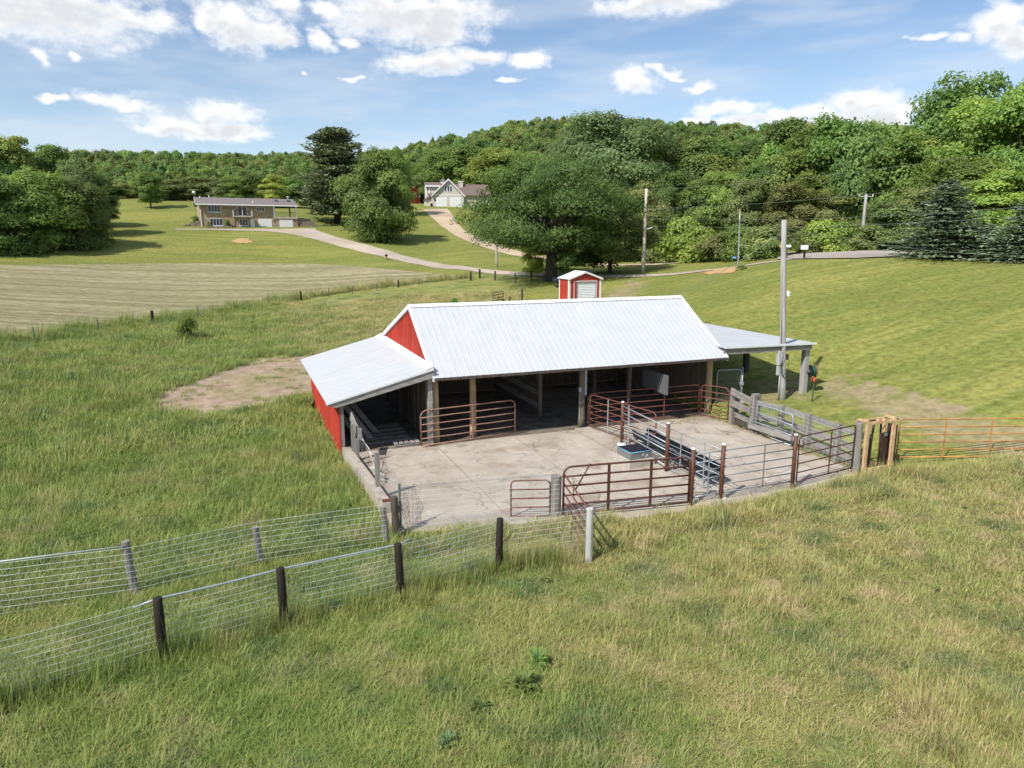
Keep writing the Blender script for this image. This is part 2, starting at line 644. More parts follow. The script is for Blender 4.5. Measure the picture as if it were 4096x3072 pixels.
def copy_tree(o, parent=None):
    c = o.copy()
    COL.objects.link(c)
    c.parent = parent
    for ch in o.children:
        copy_tree(ch, c)
    return c


# ------------------------------------------------------------------ terrain
# per column of the photograph: (distance, picture row) of ground points, then (distance, height) beyond
COLS = [
    (-700, [(42, 1455), (88, 1075), (100, 1030)], [(150, 11)], (300, 742), (430, 606)),
    (0, [(50, 1375), (98, 1062), (113, 1008)], [(150, 11.5), (190, 17)], (300, 742), (430, 606)),
    (400, [(57, 1310), (103, 1058), (121, 962), (155, 862)], [(185, 17.0)], (300, 740), (430, 604)),
    (800, [(63, 1265), (106, 1054), (133, 918), (139, 913), (141, 912)], [(143, 10.0), (152, 12.6), (170, 15.5)], (300, 738), (430, 602)),
    (1200, [(73, 1192), (108, 1056), (133, 925), (141, 916)], [(152, 12.4), (190, 16)], (300, 736), (430, 606)),
    (1500, [(78, 1150), (98, 1072), (112, 1000), (128, 945)], [(160, 12), (200, 16.5)], (300, 728), (425, 612)),
    (1700, [(80, 1134), (92, 1095), (105, 1043), (128, 965), (180, 835)], [(205, 17.2)], (240, 745), (410, 572)),
    (1850, [(80, 1125), (88, 1085), (108, 1020), (135, 935), (180, 838)], [(205, 17.2)], (240, 735), (400, 535)),
    (2000, [(68, 1180), (80, 1120), (88, 1088), (108, 1023), (140, 950)], [(190, 14)], (240, 725), (400, 494)),
    (2200, [(62, 1210), (72, 1140), (82, 1092), (100, 1050), (130, 1000)], [(190, 14)], (240, 720), (400, 458)),
    (2400, [(58, 1232), (66, 1172), (76, 1104), (97, 1062), (115, 1035)], [(190, 14)], (240, 715), (400, 452)),
    (2800, [(36, 1490), (46, 1270), (58, 1165), (74, 1085), (88, 1043), (100, 1028)], [(190, 14)], (240, 752), (405, 480)),
    (3200, [(35, 1550), (45, 1270), (56, 1120), (66, 1040), (73, 1024), (84, 1007)], [(130, 9.5)], (240, 752), (410, 500)),
    (3600, [(34, 1568), (41, 1360), (48, 1220), (62, 1050), (68, 1026), (76, 1008), (90, 1000)], [(140, 10.5)], (240, 755), (410, 508)),
    (4096, [(34, 1568), (42, 1310), (50, 1170), (60, 1060), (66, 1040), (72, 1026), (88, 1010)], [(140, 10.5)], (240, 758), (400, 525)),
    (4800, [(34, 1568), (42, 1305), (50, 1165), (60, 1060), (66, 1040), (80, 1020)], [(140, 10.5)], (240, 760), (400, 545)),
]
GZ = -0.10
LR0, LR1, NR = math.log(1.5), math.log(3200.0), 420


def _terrain_table():
    azs, rows = [], []
    lr = np.linspace(LR0, LR1, NR)
    rr = np.exp(lr)
    for px, near, far, mid_, crest_ in COLS:
        d = ray(px, 1000)
        azs.append(atan2(d[0], d[1]))
        ds = [0.0, 20.0, 26.0]
        zs = [GZ, GZ, GZ]
        for dist, py in near:
            P = D(px, py, dist)
            ds.append(dist)
            zs.append(P[2])
        for dist, z in far:
            ds.append(dist)
            zs.append(z)
        zm = D(px, mid_[1], mid_[0])[2]-6.0
        zc = D(px, crest_[1], crest_[0])[2]-9.8
        ds += [mid_[0], crest_[0], crest_[0]*1.08, crest_[0]*1.5, 3000]
        zs += [max(zm, zs[-1]), zc, zc, zc*0.85, 12]
        rows.append(np.interp(rr, ds, zs))
    azs = np.array(azs)
    rows = np.array(rows)
    n = 181
    ga = np.linspace(azs[0], azs[-1], n)
    tab = np.empty((n, NR))
    for j in range(NR):
        tab[:, j] = np.interp(ga, azs, rows[:, j])

    def blur(t, axis, sig):
        k = np.arange(-int(3*sig), int(3*sig)+1)
        w = np.exp(-k*k/(2.0*sig*sig))
        w /= w.sum()
        p = [(0, 0), (0, 0)]
        p[axis] = (len(k)//2, len(k)//2)
        tp = np.pad(t, p, mode='edge')
        return np.apply_along_axis(lambda a: np.convolve(a, w, 'valid'), axis, tp)
    tab = blur(tab, 0, 3.0)
    tab = blur(tab, 1, 2.2)
    return ga, tab


_GA, _TAB = _terrain_table()


def T(x, y):
    """ground height"""
    x = np.asarray(x, float)
    y = np.asarray(y, float)
    dx, dy = x-C[0], y-C[1]
    r = np.hypot(dx, dy)
    az = np.arctan2(dx, dy)
    # behind the view, turn gradually back to level ground
    mid = 0.5*(_GA[0]+_GA[-1])
    half = 0.5*(_GA[-1]-_GA[0])
    da = (az-mid+pi) % (2*pi)-pi
    over = np.clip((np.abs(da)-half)/(pi-half), 0, 1)
    dac = np.clip(da, -half, half)
    i = np.clip((dac+half)/(2*half)*(len(_GA)-1), 0, len(_GA)-1.001)
    j = np.clip((np.log(np.maximum(r, 1.6))-LR0)/(LR1-LR0)*(NR-1), 0, NR-1.001)
    i0 = i.astype(int)
    j0 = j.astype(int)
    fi, fj = i-i0, j-j0
    z = (_TAB[i0, j0]*(1-fi)*(1-fj)+_TAB[i0+1, j0]*fi*(1-fj)+_TAB[i0, j0+1]*(1-fi)*fj+_TAB[i0+1, j0+1]*fi*fj)
    z = z*(1-over)+np.minimum(z, 6.0)*over
    # gentle unevenness of rough pasture
    w = np.clip((r-8)/30, 0, 1)
    z = z+0.05*np.sin(x*0.55+1.3*np.sin(y*0.31))*np.cos(y*0.47+0.9*np.sin(x*0.23))*(0.5+0.8*w)
    return z


def TZ(x, y):
    return float(T(np.array([x]), np.array([y]))[0])


def G(px, py, lift=0.0):
    """where the ray through a picture point meets the ground"""
    d = ray(px, py)
    h = hypot(d[0], d[1])
    r = np.exp(np.linspace(math.log(4), math.log(1500), 1500))
    P = C[None, :]+d[None, :]*(r/h)[:, None]
    g = T(P[:, 0], P[:, 1])+lift
    k = np.nonzero(P[:, 2] < g)[0]
    if len(k) == 0:
        return P[-1]
    k = k[0]
    if k == 0:
        return P[0]
    a, b = P[k-1, 2]-g[k-1], g[k]-P[k, 2]
    t = a/(a+b+1e-9)
    Q = P[k-1]*(1-t)+P[k]*t
    Q[2] = TZ(Q[0], Q[1])
    return Q


def AT(px, dist):
    """ground point in a picture column at a distance"""
    P = D(px, 900, dist)
    return np.array([P[0], P[1], TZ(P[0], P[1])])


def inside(poly, x, y):
    x = np.asarray(x, float)
    y = np.asarray(y, float)
    r = np.zeros(x.shape, bool)
    n = len(poly)
    for i in range(n):
        x0, y0 = poly[i][0], poly[i][1]
        x1, y1 = poly[(i+1) % n][0], poly[(i+1) % n][1]
        c = (y0 > y) != (y1 > y)
        with np.errstate(divide='ignore', invalid='ignore'):
            xi = (x1-x0)*(y-y0)/(y1-y0+1e-12)+x0
        r ^= c & (x < xi)
    return r


HAY_NEAR = [(-900, 1490), (0, 1377), (400, 1312), (800, 1262), (1200, 1192), (1500, 1150), (1700, 1128), (1880, 1108)]
HAY_FAR = [(-900, 1085), (0, 1062), (400, 1058), (800, 1053), (1200, 1055), (1400, 1064), (1600, 1082), (1750, 1096), (1880, 1106)]
PAD = [(-2.75, 0.35), (-2.75, -7.15), (1.6, -7.75), (3.4, -8.35), (6.5, -8.45), (9.5, -8.25), (11.75, -8.0), (12.0, -6.0), (12.3, -0.6), (12.3, 0.35)]
BARN = [(-3.45, 0.0), (-3.45, 9.4), (12.5, 9.4), (12.5, 0.0)]
PASTURE = [tuple(G(px, py)[:2]) for px, py in [(-900, 1480), (0, 1372), (400, 1307), (800, 1258), (1200, 1188), (1500, 1146), (1880, 1105), (1960, 1085), (2130, 1100), (2080, 1190), (2020, 1230)]]
PASTURE += [(13.0, 12.0), (12.6, 3.0), (12.4, -7.3), (13.2, -7.9), (17.5, -9.2), (26, -12.5), (30, -40), (-60, -60), (-60, -5)]
DIRT1 = [tuple(G(px, py)[:2]) for px, py in [(600, 1600), (740, 1535), (890, 1488), (1050, 1435), (1220, 1425), (1330, 1420), (1330, 1560), (1130, 1600), (980, 1640), (820, 1660), (650, 1645)]]
DIRT2 = [tuple(G(px, py)[:2]) for px, py in [(3230, 1470), (3420, 1510), (3700, 1580), (4000, 1700), (4400, 1800), (4400, 1885), (3980, 1880), (3780, 1790), (3560, 1680), (3330, 1600), (3230, 1560)]]
DIRT3 = [tuple(G(px, py)[:2]) for px, py in [(2395, 1240), (2405, 1165), (2500, 1120), (2620, 1115), (2600, 1150), (2560, 1200), (2600, 1240)]]
DIRT4 = [tuple(G(px, py)[:2]) for px, py in [(2130, 1235), (2170, 1200), (2240, 1195), (2300, 1235)]]
DIRT5 = [tuple(G(px, py)[:2]) for px, py in [(3020, 2330), (3080, 2290), (3140, 2330), (3150, 2385), (3060, 2390)]]
DIRT6 = [tuple(G(px, py)[:2]) for px, py in [(2930, 1480), (3240, 1500), (3330, 1560), (3220, 1640), (2980, 1640), (2900, 1560)]]
DIRT7 = [tuple(G(px, py)[:2]) for px, py in [(3880, 2960), (3960, 2900), (4060, 2960), (4096, 3072), (3900, 3072)]]


def vnoise(x, y, s, seed=0):
    """cheap smooth value noise in numpy"""
    def h(i, j):
        v = np.sin(i*127.1+j*311.7+seed*74.7)*43758.5453
        return v-np.floor(v)
    x = np.asarray(x, float)*s
    y = np.asarray(y, float)*s
    i, j = np.floor(x), np.floor(y)
    u, v = x-i, y-j
    u = u*u*(3-2*u)
    v = v*v*(3-2*v)
    return (h(i, j)*(1-u)+h(i+1, j)*u)*(1-v)+(h(i, j+1)*(1-u)+h(i+1, j+1)*u)*v


def pasture_nodes(n, l, pos):
    """patchy colour of the rough pasture, shared by the soil sheet and the blades; returns a colour socket"""
    def noise(scale, detail, off):
        mp = n.new('ShaderNodeMapping')
        mp.inputs['Location'].default_value = off
        mp.inputs['Scale'].default_value = (1, 1, 0.2)
        l.new(pos, mp.inputs[0])
        t = n.new('ShaderNodeTexNoise')
        t.inputs['Scale'].default_value = scale
        t.inputs['Detail'].default_value = detail
        t.inputs['Roughness'].default_value = 0.6
        l.new(mp.outputs[0], t.inputs[0])
        return t.outputs[0]

    def mix(f, a, b, lo, hi):
        mr = n.new('ShaderNodeMapRange')
        mr.interpolation_type = 'SMOOTHSTEP'
        l.new(f, mr.inputs[0])
        mr.inputs[1].default_value = lo
        mr.inputs[2].default_value = hi
        mx = n.new('ShaderNodeMix')
        mx.data_type = 'RGBA'
        l.new(mr.outputs[0], mx.inputs[0])
        for s_, v in ((mx.inputs[6], a), (mx.inputs[7], b)):
            if isinstance(v, tuple):
                s_.default_value = (*v, 1)
            else:
                l.new(v, s_)
        return mx.outputs[2]
    a = mix(noise(0.35, 3, (3, 1, 0)), GREEN, YELLOW, 0.36, 0.64)
    # greener towards the left of the barn, yellower to the right and front
    sp = n.new('ShaderNodeSeparateXYZ')
    l.new(pos, sp.inputs[0])
    mrx = n.new('ShaderNodeMapRange')
    mrx.interpolation_type = 'SMOOTHSTEP'
    l.new(sp.outputs[0], mrx.inputs[0])
    mrx.inputs[1].default_value = 3.0
    mrx.inputs[2].default_value = -7.0
    mrx.inputs[4].default_value = 0.60
    ag = n.new('ShaderNodeMix')
    ag.data_type = 'RGBA'
    l.new(mrx.outputs[0], ag.inputs[0])
    l.new(a, ag.inputs[6])
    ag.inputs[7].default_value = (*LUSH, 1)
    mry = n.new('ShaderNodeMapRange')
    mry.interpolation_type = 'SMOOTHSTEP'
    l.new(sp.outputs[0], mry.inputs[0])
    mry.inputs[1].default_value = -3.0
    mry.inputs[2].default_value = 7.0
    mry.inputs[4].default_value = 0.5
    ay = n.new('ShaderNodeMix')
    ay.data_type = 'RGBA'
    l.new(mry.outputs[0], ay.inputs[0])
    l.new(ag.outputs[2], ay.inputs[6])
    ay.inputs[7].default_value = (*YELLOW, 1)
    b = mix(noise(0.62, 5, (7, 5, 0)), ay.outputs[2], DEEP, 0.50, 0.70)
    sw = n.new('ShaderNodeMix')
    sw.data_type = 'RGBA'
    l.new(mrx.outputs[0], sw.inputs[0])
    sw.inputs[6].default_value = (*STRAW, 1)
    l.new(b, sw.inputs[7])
    c = mix(noise(0.8, 4, (1, 9, 0)), b, sw.outputs[2], 0.50, 0.72)
    return c


LUSH = (0.200, 0.300, 0.068)
GREEN = (0.235, 0.325, 0.078)
YELLOW = (0.430, 0.435, 0.145)
DEEP = (0.150, 0.240, 0.080)
STRAW = (0.560, 0.480, 0.250)


def mat_grass():
    m = bpy.data.materials.new('grass_blades')
    m.use_nodes = True
    n, l = m.node_tree.nodes, m.node_tree.links
    n.clear()
    geo = n.new('ShaderNodeNewGeometry')
    c = pasture_nodes(n, l, geo.outputs['Position'])
    at = n.new('ShaderNodeAttribute')
    at.attribute_name = 'lv'
    hv = n.new('ShaderNodeAttribute')
    hv.attribute_name = 'hv'
    oi = hv
    st = n.new('ShaderNodeMapRange')
    l.new(hv.outputs['Fac'], st.inputs[0])
    st.inputs[1].default_value = 0.70
    st.inputs[2].default_value = 0.80
    st.inputs[4].default_value = 0.75
    sx = n.new('ShaderNodeSeparateXYZ')
    l.new(geo.outputs['Position'], sx.inputs[0])
    sl = n.new('ShaderNodeMapRange')
    sl.interpolation_type = 'SMOOTHSTEP'
    l.new(sx.outputs[0], sl.inputs[0])
    sl.inputs[1].default_value = 4.0
    sl.inputs[2].default_value = -5.0
    sl.inputs[3].default_value = 1.0
    sl.inputs[4].default_value = 0.30
    sf = n.new('ShaderNodeMath')
    sf.operation = 'MULTIPLY'
    l.new(st.outputs[0], sf.inputs[0])
    l.new(sl.outputs[0], sf.inputs[1])
    sm = n.new('ShaderNodeMix')
    sm.data_type = 'RGBA'
    l.new(sf.outputs[0], sm.inputs[0])
    l.new(c, sm.inputs[6])
    sm.inputs[7].default_value = (*STRAW, 1)
    c = sm.outputs[2]
    hs = n.new('ShaderNodeHueSaturation')
    l.new(c, hs.inputs['Color'])
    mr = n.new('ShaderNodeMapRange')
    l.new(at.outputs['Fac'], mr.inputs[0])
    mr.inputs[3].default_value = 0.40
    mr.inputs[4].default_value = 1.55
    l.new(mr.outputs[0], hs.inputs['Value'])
    mh = n.new('ShaderNodeMapRange')
    l.new(hv.outputs['Fac'], mh.inputs[0])
    mh.inputs[3].default_value = 0.52
    mh.inputs[4].default_value = 0.47
    l.new(mh.outputs[0], hs.inputs['Hue'])
    df = n.new('ShaderNodeBsdfPrincipled')
    df.inputs['Roughness'].default_value = 0.6
    df.inputs['Specular IOR Level'].default_value = 0.2
    l.new(hs.outputs[0], df.inputs['Base Color'])
    tr = n.new('ShaderNodeBsdfTranslucent')
    l.new(hs.outputs[0], tr.inputs[0])
    ms = n.new('ShaderNodeMixShader')
    ms.inputs[0].default_value = 0.35
    l.new(df.outputs[0], ms.inputs[1])
    l.new(tr.outputs[0], ms.inputs[2])
    o = n.new('ShaderNodeOutputMaterial')
    l.new(ms.outputs[0], o.inputs[0])
    MATS['grass'] = m


mat_grass()


def mat_ground():
    m = bpy.data.materials.new('ground_mix')
    m.use_nodes = True
    n, l = m.node_tree.nodes, m.node_tree.links
    bs = n['Principled BSDF']
    geo = n.new('ShaderNodeNewGeometry')
    pos = geo.outputs['Position']

    def attr(k):
        a = n.new('ShaderNodeAttribute')
        a.attribute_name = k
        return a.outputs['Fac']

    def noise(scale, detail=4, stretch=(1, 1, 1), rot=0.0, rough=0.6):
        mp = n.new('ShaderNodeMapping')
        mp.inputs['Scale'].default_value = stretch
        mp.inputs['Rotation'].default_value = (0, 0, rot)
        l.new(pos, mp.inputs[0])
        t = n.new('ShaderNodeTexNoise')
        t.inputs['Scale'].default_value = scale
        t.inputs['Detail'].default_value = detail
        t.inputs['Roughness'].default_value = rough
        l.new(mp.outputs[0], t.inputs[0])
        return t.outputs[0]

    def rng(f, lo, hi, a=0.0, b=1.0):
        mr = n.new('ShaderNodeMapRange')
        mr.interpolation_type = 'SMOOTHSTEP'
        l.new(f, mr.inputs[0])
        for i, v in enumerate((lo, hi, a, b)):
            mr.inputs[i+1].default_value = v
        return mr.outputs[0]

    def mix(f, a, b, mode='MIX'):
        mx = n.new('ShaderNodeMix')
        mx.data_type = 'RGBA'
        mx.blend_type = mode
        if isinstance(f, (int, float)):
            mx.inputs[0].default_value = f
        else:
            l.new(f, mx.inputs[0])
        for s_, v in ((mx.inputs[6], a), (mx.inputs[7], b)):
            if isinstance(v, tuple):
                s_.default_value = (*v, 1)
            else:
                l.new(v, s_)
        return mx.outputs[2]

    def mth(op, a, b):
        q = n.new('ShaderNodeMath')
        q.operation = op
        for i, v in enumerate((a, b)):
            if isinstance(v, (int, float)):
                q.inputs[i].default_value = v
            else:
                l.new(v, q.inputs[i])
        return q.outputs[0]
    past = pasture_nodes(n, l, pos)
    fine = noise(14, 6, (1, 1, 0.3), 0, 0.7)
    past = mix(1.0, past, mix(rng(fine, 0.3, 0.7), (0.32, 0.32, 0.30), (0.85, 0.85, 0.8)), 'MULTIPLY')
    # mown lawn: tone bands of the mower's passes, dry and lush patches
    lawn = mix(rng(noise(0.10, 4, (0.5, 1.3, 0.3), 0.25), 0.38, 0.62), LAWN_A, LAWN_B)
    lawn = mix(rng(noise(0.5, 4, (0.16, 2.2, 0.2), 0.35), 0.42, 0.62, 0.0, 0.75), lawn, LAWN_C)
    wv = n.new('ShaderNodeTexWave')
    wv.wave_type = 'BANDS'
    wv.bands_direction = 'Y'
    wv.inputs['Scale'].default_value = 0.20
    wv.inputs['Distortion'].default_value = 11.0
    wv.inputs['Detail'].default_value = 2
    wv.inputs['Detail Scale'].default_value = 0.35
    mpw = n.new('ShaderNodeMapping')
    mpw.inputs['Rotation'].default_value = (0, 0, 0.30)
    l.new(pos, mpw.inputs[0])
    l.new(mpw.outputs[0], wv.inputs[0])
    lawn = mix(rng(wv.outputs['Fac'], 0.1, 0.9, 0.0, 0.13), lawn, LAWN_D)
    fine2 = noise(3.0, 8, (1, 1, 0.4), 0, 0.75)
    lawn = mix(1.0, lawn, mix(rng(fine2, 0.28, 0.72), (0.60, 0.60, 0.56), (1.36, 1.36, 1.32)), 'MULTIPLY')
    edge = mth('MULTIPLY', mth('SUBTRACT', noise(0.9, 6), 0.5), 1.1)
    lm = rng(mth('ADD', attr('lawn'), mth('MULTIPLY', edge, 0.5)), 0.35, 0.65)
    base = mix(lm, past, lawn)
    soil = mix(rng(noise(1.6, 8, (1, 1, 1), 0, 0.7), 0.3, 0.7), (0.255, 0.180, 0.125), (0.43, 0.335, 0.25))
    soil = mix(rng(noise(9, 3), 0.62, 0.72), soil, (0.52, 0.44, 0.35))
    dm = rng(mth('ADD', attr('dirt'), edge), 0.22, 0.55)
    base = mix(dm, base, soil)
    dry = mix(rng(noise(2.5, 8, (1, 1, 1), 0, 0.75), 0.35, 0.65), (0.20, 0.175, 0.085), (0.36, 0.30, 0.17))
    dr = rng(mth('ADD', attr('dry'), edge), 0.40, 0.80, 0, 0.8)
    base = mix(dr, base, dry)
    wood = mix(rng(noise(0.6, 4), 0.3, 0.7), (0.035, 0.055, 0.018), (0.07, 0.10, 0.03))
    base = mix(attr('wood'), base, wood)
    l.new(base, bs.inputs['Base Color'])
    bs.inputs['Roughness'].default_value = 0.95
    bs.inputs['Specular IOR Level'].default_value = 0.1
    bp = n.new('ShaderNodeBump')
    bp.inputs['Strength'].default_value = 0.7
    bp.inputs['Distance'].default_value = 0.12
    l.new(noise(2.2, 8, (1, 1, 1), 0, 0.72), bp.inputs['Height'])
    l.new(bp.outputs[0], bs.inputs['Normal'])
    MATS['ground'] = m


LAWN_A = (0.180, 0.197, 0.050)
LAWN_B = (0.255, 0.252, 0.072)
LAWN_C = (0.145, 0.182, 0.044)
LAWN_D = (0.285, 0.280, 0.090)
mat_ground()


def soft_in(poly, x, y, w):
    """1 inside, 0 outside, blurred over about w metres"""
    s = np.zeros(len(x))
    k = [(0, 0), (1, 0), (-1, 0), (0, 1), (0, -1), (.7, .7), (-.7, .7), (.7, -.7), (-.7, -.7)]
    for a, b in k:
        s += inside(poly, x+a*w, y+b*w)
    return s/len(k)


def build_ground():
    mid = YAW
    az = np.concatenate([np.linspace(-pi, -0.86, 46)[:-1], np.linspace(-0.86, 0.86, 400), np.linspace(0.86, pi, 46)[1:-1]])+mid
    r = np.exp(np.linspace(math.log(2.0), math.log(3000), 390))
    A, R = np.meshgrid(az, r, indexing='ij')
    x = (C[0]+R*np.sin(A)).ravel()
    y = (C[1]+R*np.cos(A)).ravel()
    z = T(x, y)
    low = inside(PAD, x, y) | inside(BARN, x, y)
    z = np.where(low, np.minimum(z, -0.16), z)
    na, nr = len(az), len(r)
    i = np.arange(na)[:, None]
    j = np.arange(nr-1)[None, :]
    i2 = (i+1) % na
    f = np.stack([i*nr+j, i*nr+j+1, i2*nr+j+1, i2*nr+j], -1).reshape(-1, 4)
    v = np.stack([x, y, z], 1)
    # close the hole under the camera
    v = np.vstack([v, [[C[0], C[1], GZ]]])
    me = bpy.data.meshes.new('ground')
    tri = [(int(k*nr), len(v)-1, int(((k+1) % na)*nr)) for k in range(na)]
    nq = len(f)
    nl = nq*4+len(tri)*3
    me.vertices.add(len(v))
    me.vertices.foreach_set('co', v.ravel())
    me.loops.add(nl)
    me.loops.foreach_set('vertex_index', np.concatenate([f[:, ::-1].ravel(), np.array(tri)[:, ::-1].ravel()]).astype(np.int32))
    me.polygons.add(nq+len(tri))
    me.polygons.foreach_set('loop_start', np.concatenate([np.arange(nq)*4, nq*4+np.arange(len(tri))*3]).astype(np.int32))
    me.update(calc_edges=True)
    me.polygons.foreach_set('use_smooth', [True]*len(me.polygons))
    X_, Y_ = v[:, 0], v[:, 1]
    rr = np.hypot(X_-C[0], Y_-C[1])
    lawn = 1-soft_in(PASTURE, X_, Y_, 0.5)
    front = np.abs((np.arctan2(X_-C[0], Y_-C[1])-mid+pi) % (2*pi)-pi) < 1.0
    lawn = np.where(front | (rr > 45), lawn, 0)
    dirt = np.zeros(len(v))
    for p, w, a in ((DIRT1, 0.9, 1.0), (DIRT3, 0.8, 0.35), (DIRT2, 1.8, 0.56), (DIRT4, 0.8, 0.8), (DIRT5, 0.35, 1.0), (DIRT7, 0.4, 0.8)):
        dirt = np.maximum(dirt, soft_in(p, X_, Y_, w)*a)
    grow = [(p[0]*1.0, p[1]*1.0) for p in DIRT1]
    dry = np.maximum(soft_in(grow, X_, Y_, 2.6)*0.75, soft_in(DIRT2, X_, Y_, 1.2)*0.95)
    dry = np.maximum(dry, soft_in(DIRT3, X_, Y_, 1.6)*0.7)
    dry = np.maximum(dry, soft_in(DIRT6, X_, Y_, 1.5)*0.8)
    px = np.array([c[0] for c in COLS])
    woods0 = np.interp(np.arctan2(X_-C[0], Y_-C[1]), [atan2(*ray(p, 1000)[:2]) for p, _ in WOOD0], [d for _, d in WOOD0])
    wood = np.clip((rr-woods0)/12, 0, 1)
    for k, a in (('lawn', lawn), ('dirt', dirt), ('dry', dry), ('wood', wood)):
        at = me.attributes.new(k, 'FLOAT', 'POINT')
        at.data.foreach_set('value', a.astype(np.float32))
    me.materials.append(MATS['ground'])
    o = bpy.data.objects.new('ground', me)
    COL.objects.link(o)
    o['kind'] = 'structure'


WOOD0 = [(-900, 240), (0, 268), (400, 285), (800, 285), (1200, 285), (1550, 262), (1750, 226), (2000, 222), (2250, 140), (2500, 112), (2800, 104), (3200, 92), (3600, 86), (4096, 84), (4900, 84)]
build_ground()


def strip_sheet(name, m, left, right, lift, nseg=60, nacross=6):
    """sheet between two picture-space border lines (lists of ground points), laid on the terrain"""
    def resample(P, k):
        P = np.array(P)[:, :2]
        s = np.concatenate([[0], np.cumsum(np.hypot(*np.diff(P, axis=0).T))])
        t = np.linspace(0, s[-1], k)
        return np.stack([np.interp(t, s, P[:, 0]), np.interp(t, s, P[:, 1])], 1)
    a, b = resample(left, nseg), resample(right, nseg)
    mb = MB()
    vs, fs = [], []
    for i in range(nseg):
        for j in range(nacross+1):
            t = j/nacross
            p = a[i]*(1-t)+b[i]*t
            vs.append((p[0], p[1], TZ(p[0], p[1])+lift))
    w = nacross+1
    for i in range(nseg-1):
        for j in range(nacross):
            fs.append((i*w+j, i*w+j+1, (i+1)*w+j+1, (i+1)*w+j))
    mb.add(vs, fs)
    o = mb.build(name, m, smooth=True, kind='structure')
    # face up
    if o.data.polygons[0].normal.z < 0:
        o.data.flip_normals()
    return o


def mat_hay():
    m = bpy.data.materials.new('cut_hay')
    m.use_nodes = True
    n, l = m.node_tree.nodes, m.node_tree.links
    bs = n['Principled BSDF']
    geo = n.new('ShaderNodeNewGeometry')

    def noise(scale, st, rot, det=6, rough=0.65):
        mp = n.new('ShaderNodeMapping')
        mp.inputs['Rotation'].default_value = (0, 0, rot)
        mp.inputs['Scale'].default_value = st
        l.new(geo.outputs['Position'], mp.inputs[0])
        t = n.new('ShaderNodeTexNoise')
        t.inputs['Scale'].default_value = scale
        t.inputs['Detail'].default_value = det
        t.inputs['Roughness'].default_value = rough
        l.new(mp.outputs[0], t.inputs[0])
        return t.outputs[0]

    def rng(f, lo, hi, a=0, b=1):
        mr = n.new('ShaderNodeMapRange')
        l.new(f, mr.inputs[0])
        for i, v in enumerate((lo, hi, a, b)):
            mr.inputs[i+1].default_value = v
        return mr.outputs[0]

    def mix(f, a, b, mode='MIX'):
        mx = n.new('ShaderNodeMix')
        mx.data_type = 'RGBA'
        mx.blend_type = mode
        if isinstance(f, (int, float)):
            mx.inputs[0].default_value = f
        else:
            l.new(f, mx.inputs[0])
        for s_, v in ((mx.inputs[6], a), (mx.inputs[7], b)):
            if isinstance(v, tuple):
                s_.default_value = (*v, 1)
            else:
                l.new(v, s_)
        return mx.outputs[2]
    rows = noise(0.42, (0.05, 1.6, 0.2), HAY_ROT, 3)
    fine = noise(2.2, (0.55, 1.6, 0.5), HAY_ROT, 8, 0.75)
    big = noise(0.05, (0.6, 1.5, 0.2), HAY_ROT, 3)
    c = mix(rng(rows, 0.40, 0.60), (0.250, 0.222, 0.125), (0.390, 0.345, 0.215))
    c = mix(rng(fine, 0.36, 0.52, 0.75, 0), c, (0.185, 0.190, 0.100))
    c = mix(rng(big, 0.4, 0.65, 0, 0.35), c, (0.25, 0.25, 0.12))
    c = mix(1.0, c, mix(rng(fine, 0.3, 0.7), (0.62, 0.62, 0.60), (1.32, 1.32, 1.3)), 'MULTIPLY')
    l.new(c, bs.inputs['Base Color'])
    bs.inputs['Roughness'].default_value = 0.95
    bs.inputs['Specular IOR Level'].default_value = 0.1
    bp = n.new('ShaderNodeBump')
    bp.inputs['Strength'].default_value = 0.9
    bp.inputs['Distance'].default_value = 0.15
    l.new(fine, bp.inputs['Height'])
    l.new(bp.outputs[0], bs.inputs['Normal'])
    MATS['hay'] = m


HAY_ROT = YAW + 0.02


def dense(line, k=60):
    a = np.array(line, float)
    px = np.linspace(a[0, 0], a[-1, 0], k)
    return [G(p, q) for p, q in zip(px, np.interp(px, a[:, 0], a[:, 1]))]


mat_hay()
strip_sheet('hay_field', 'hay', dense(HAY_NEAR), dense(HAY_FAR), 0.05, 110, 34)


def mat_gravel(name, a, b, c):
    m = mat(name, a, 0.95, 0.2, 1.5, col2=b, bump=0.3, big=0.12, spec=0.1)
    return m


mat_gravel('drive_pink', (0.39, 0.325, 0.26), (0.47, 0.405, 0.335), None)
mat_gravel('gravel_tan', (0.42, 0.33, 0.225), (0.56, 0.45, 0.33), None)
mat_gravel('road_grey', (0.33, 0.295, 0.26), (0.42, 0.38, 0.335), None)


def gpts(pl):
    return [G(px, py) for px, py in pl]


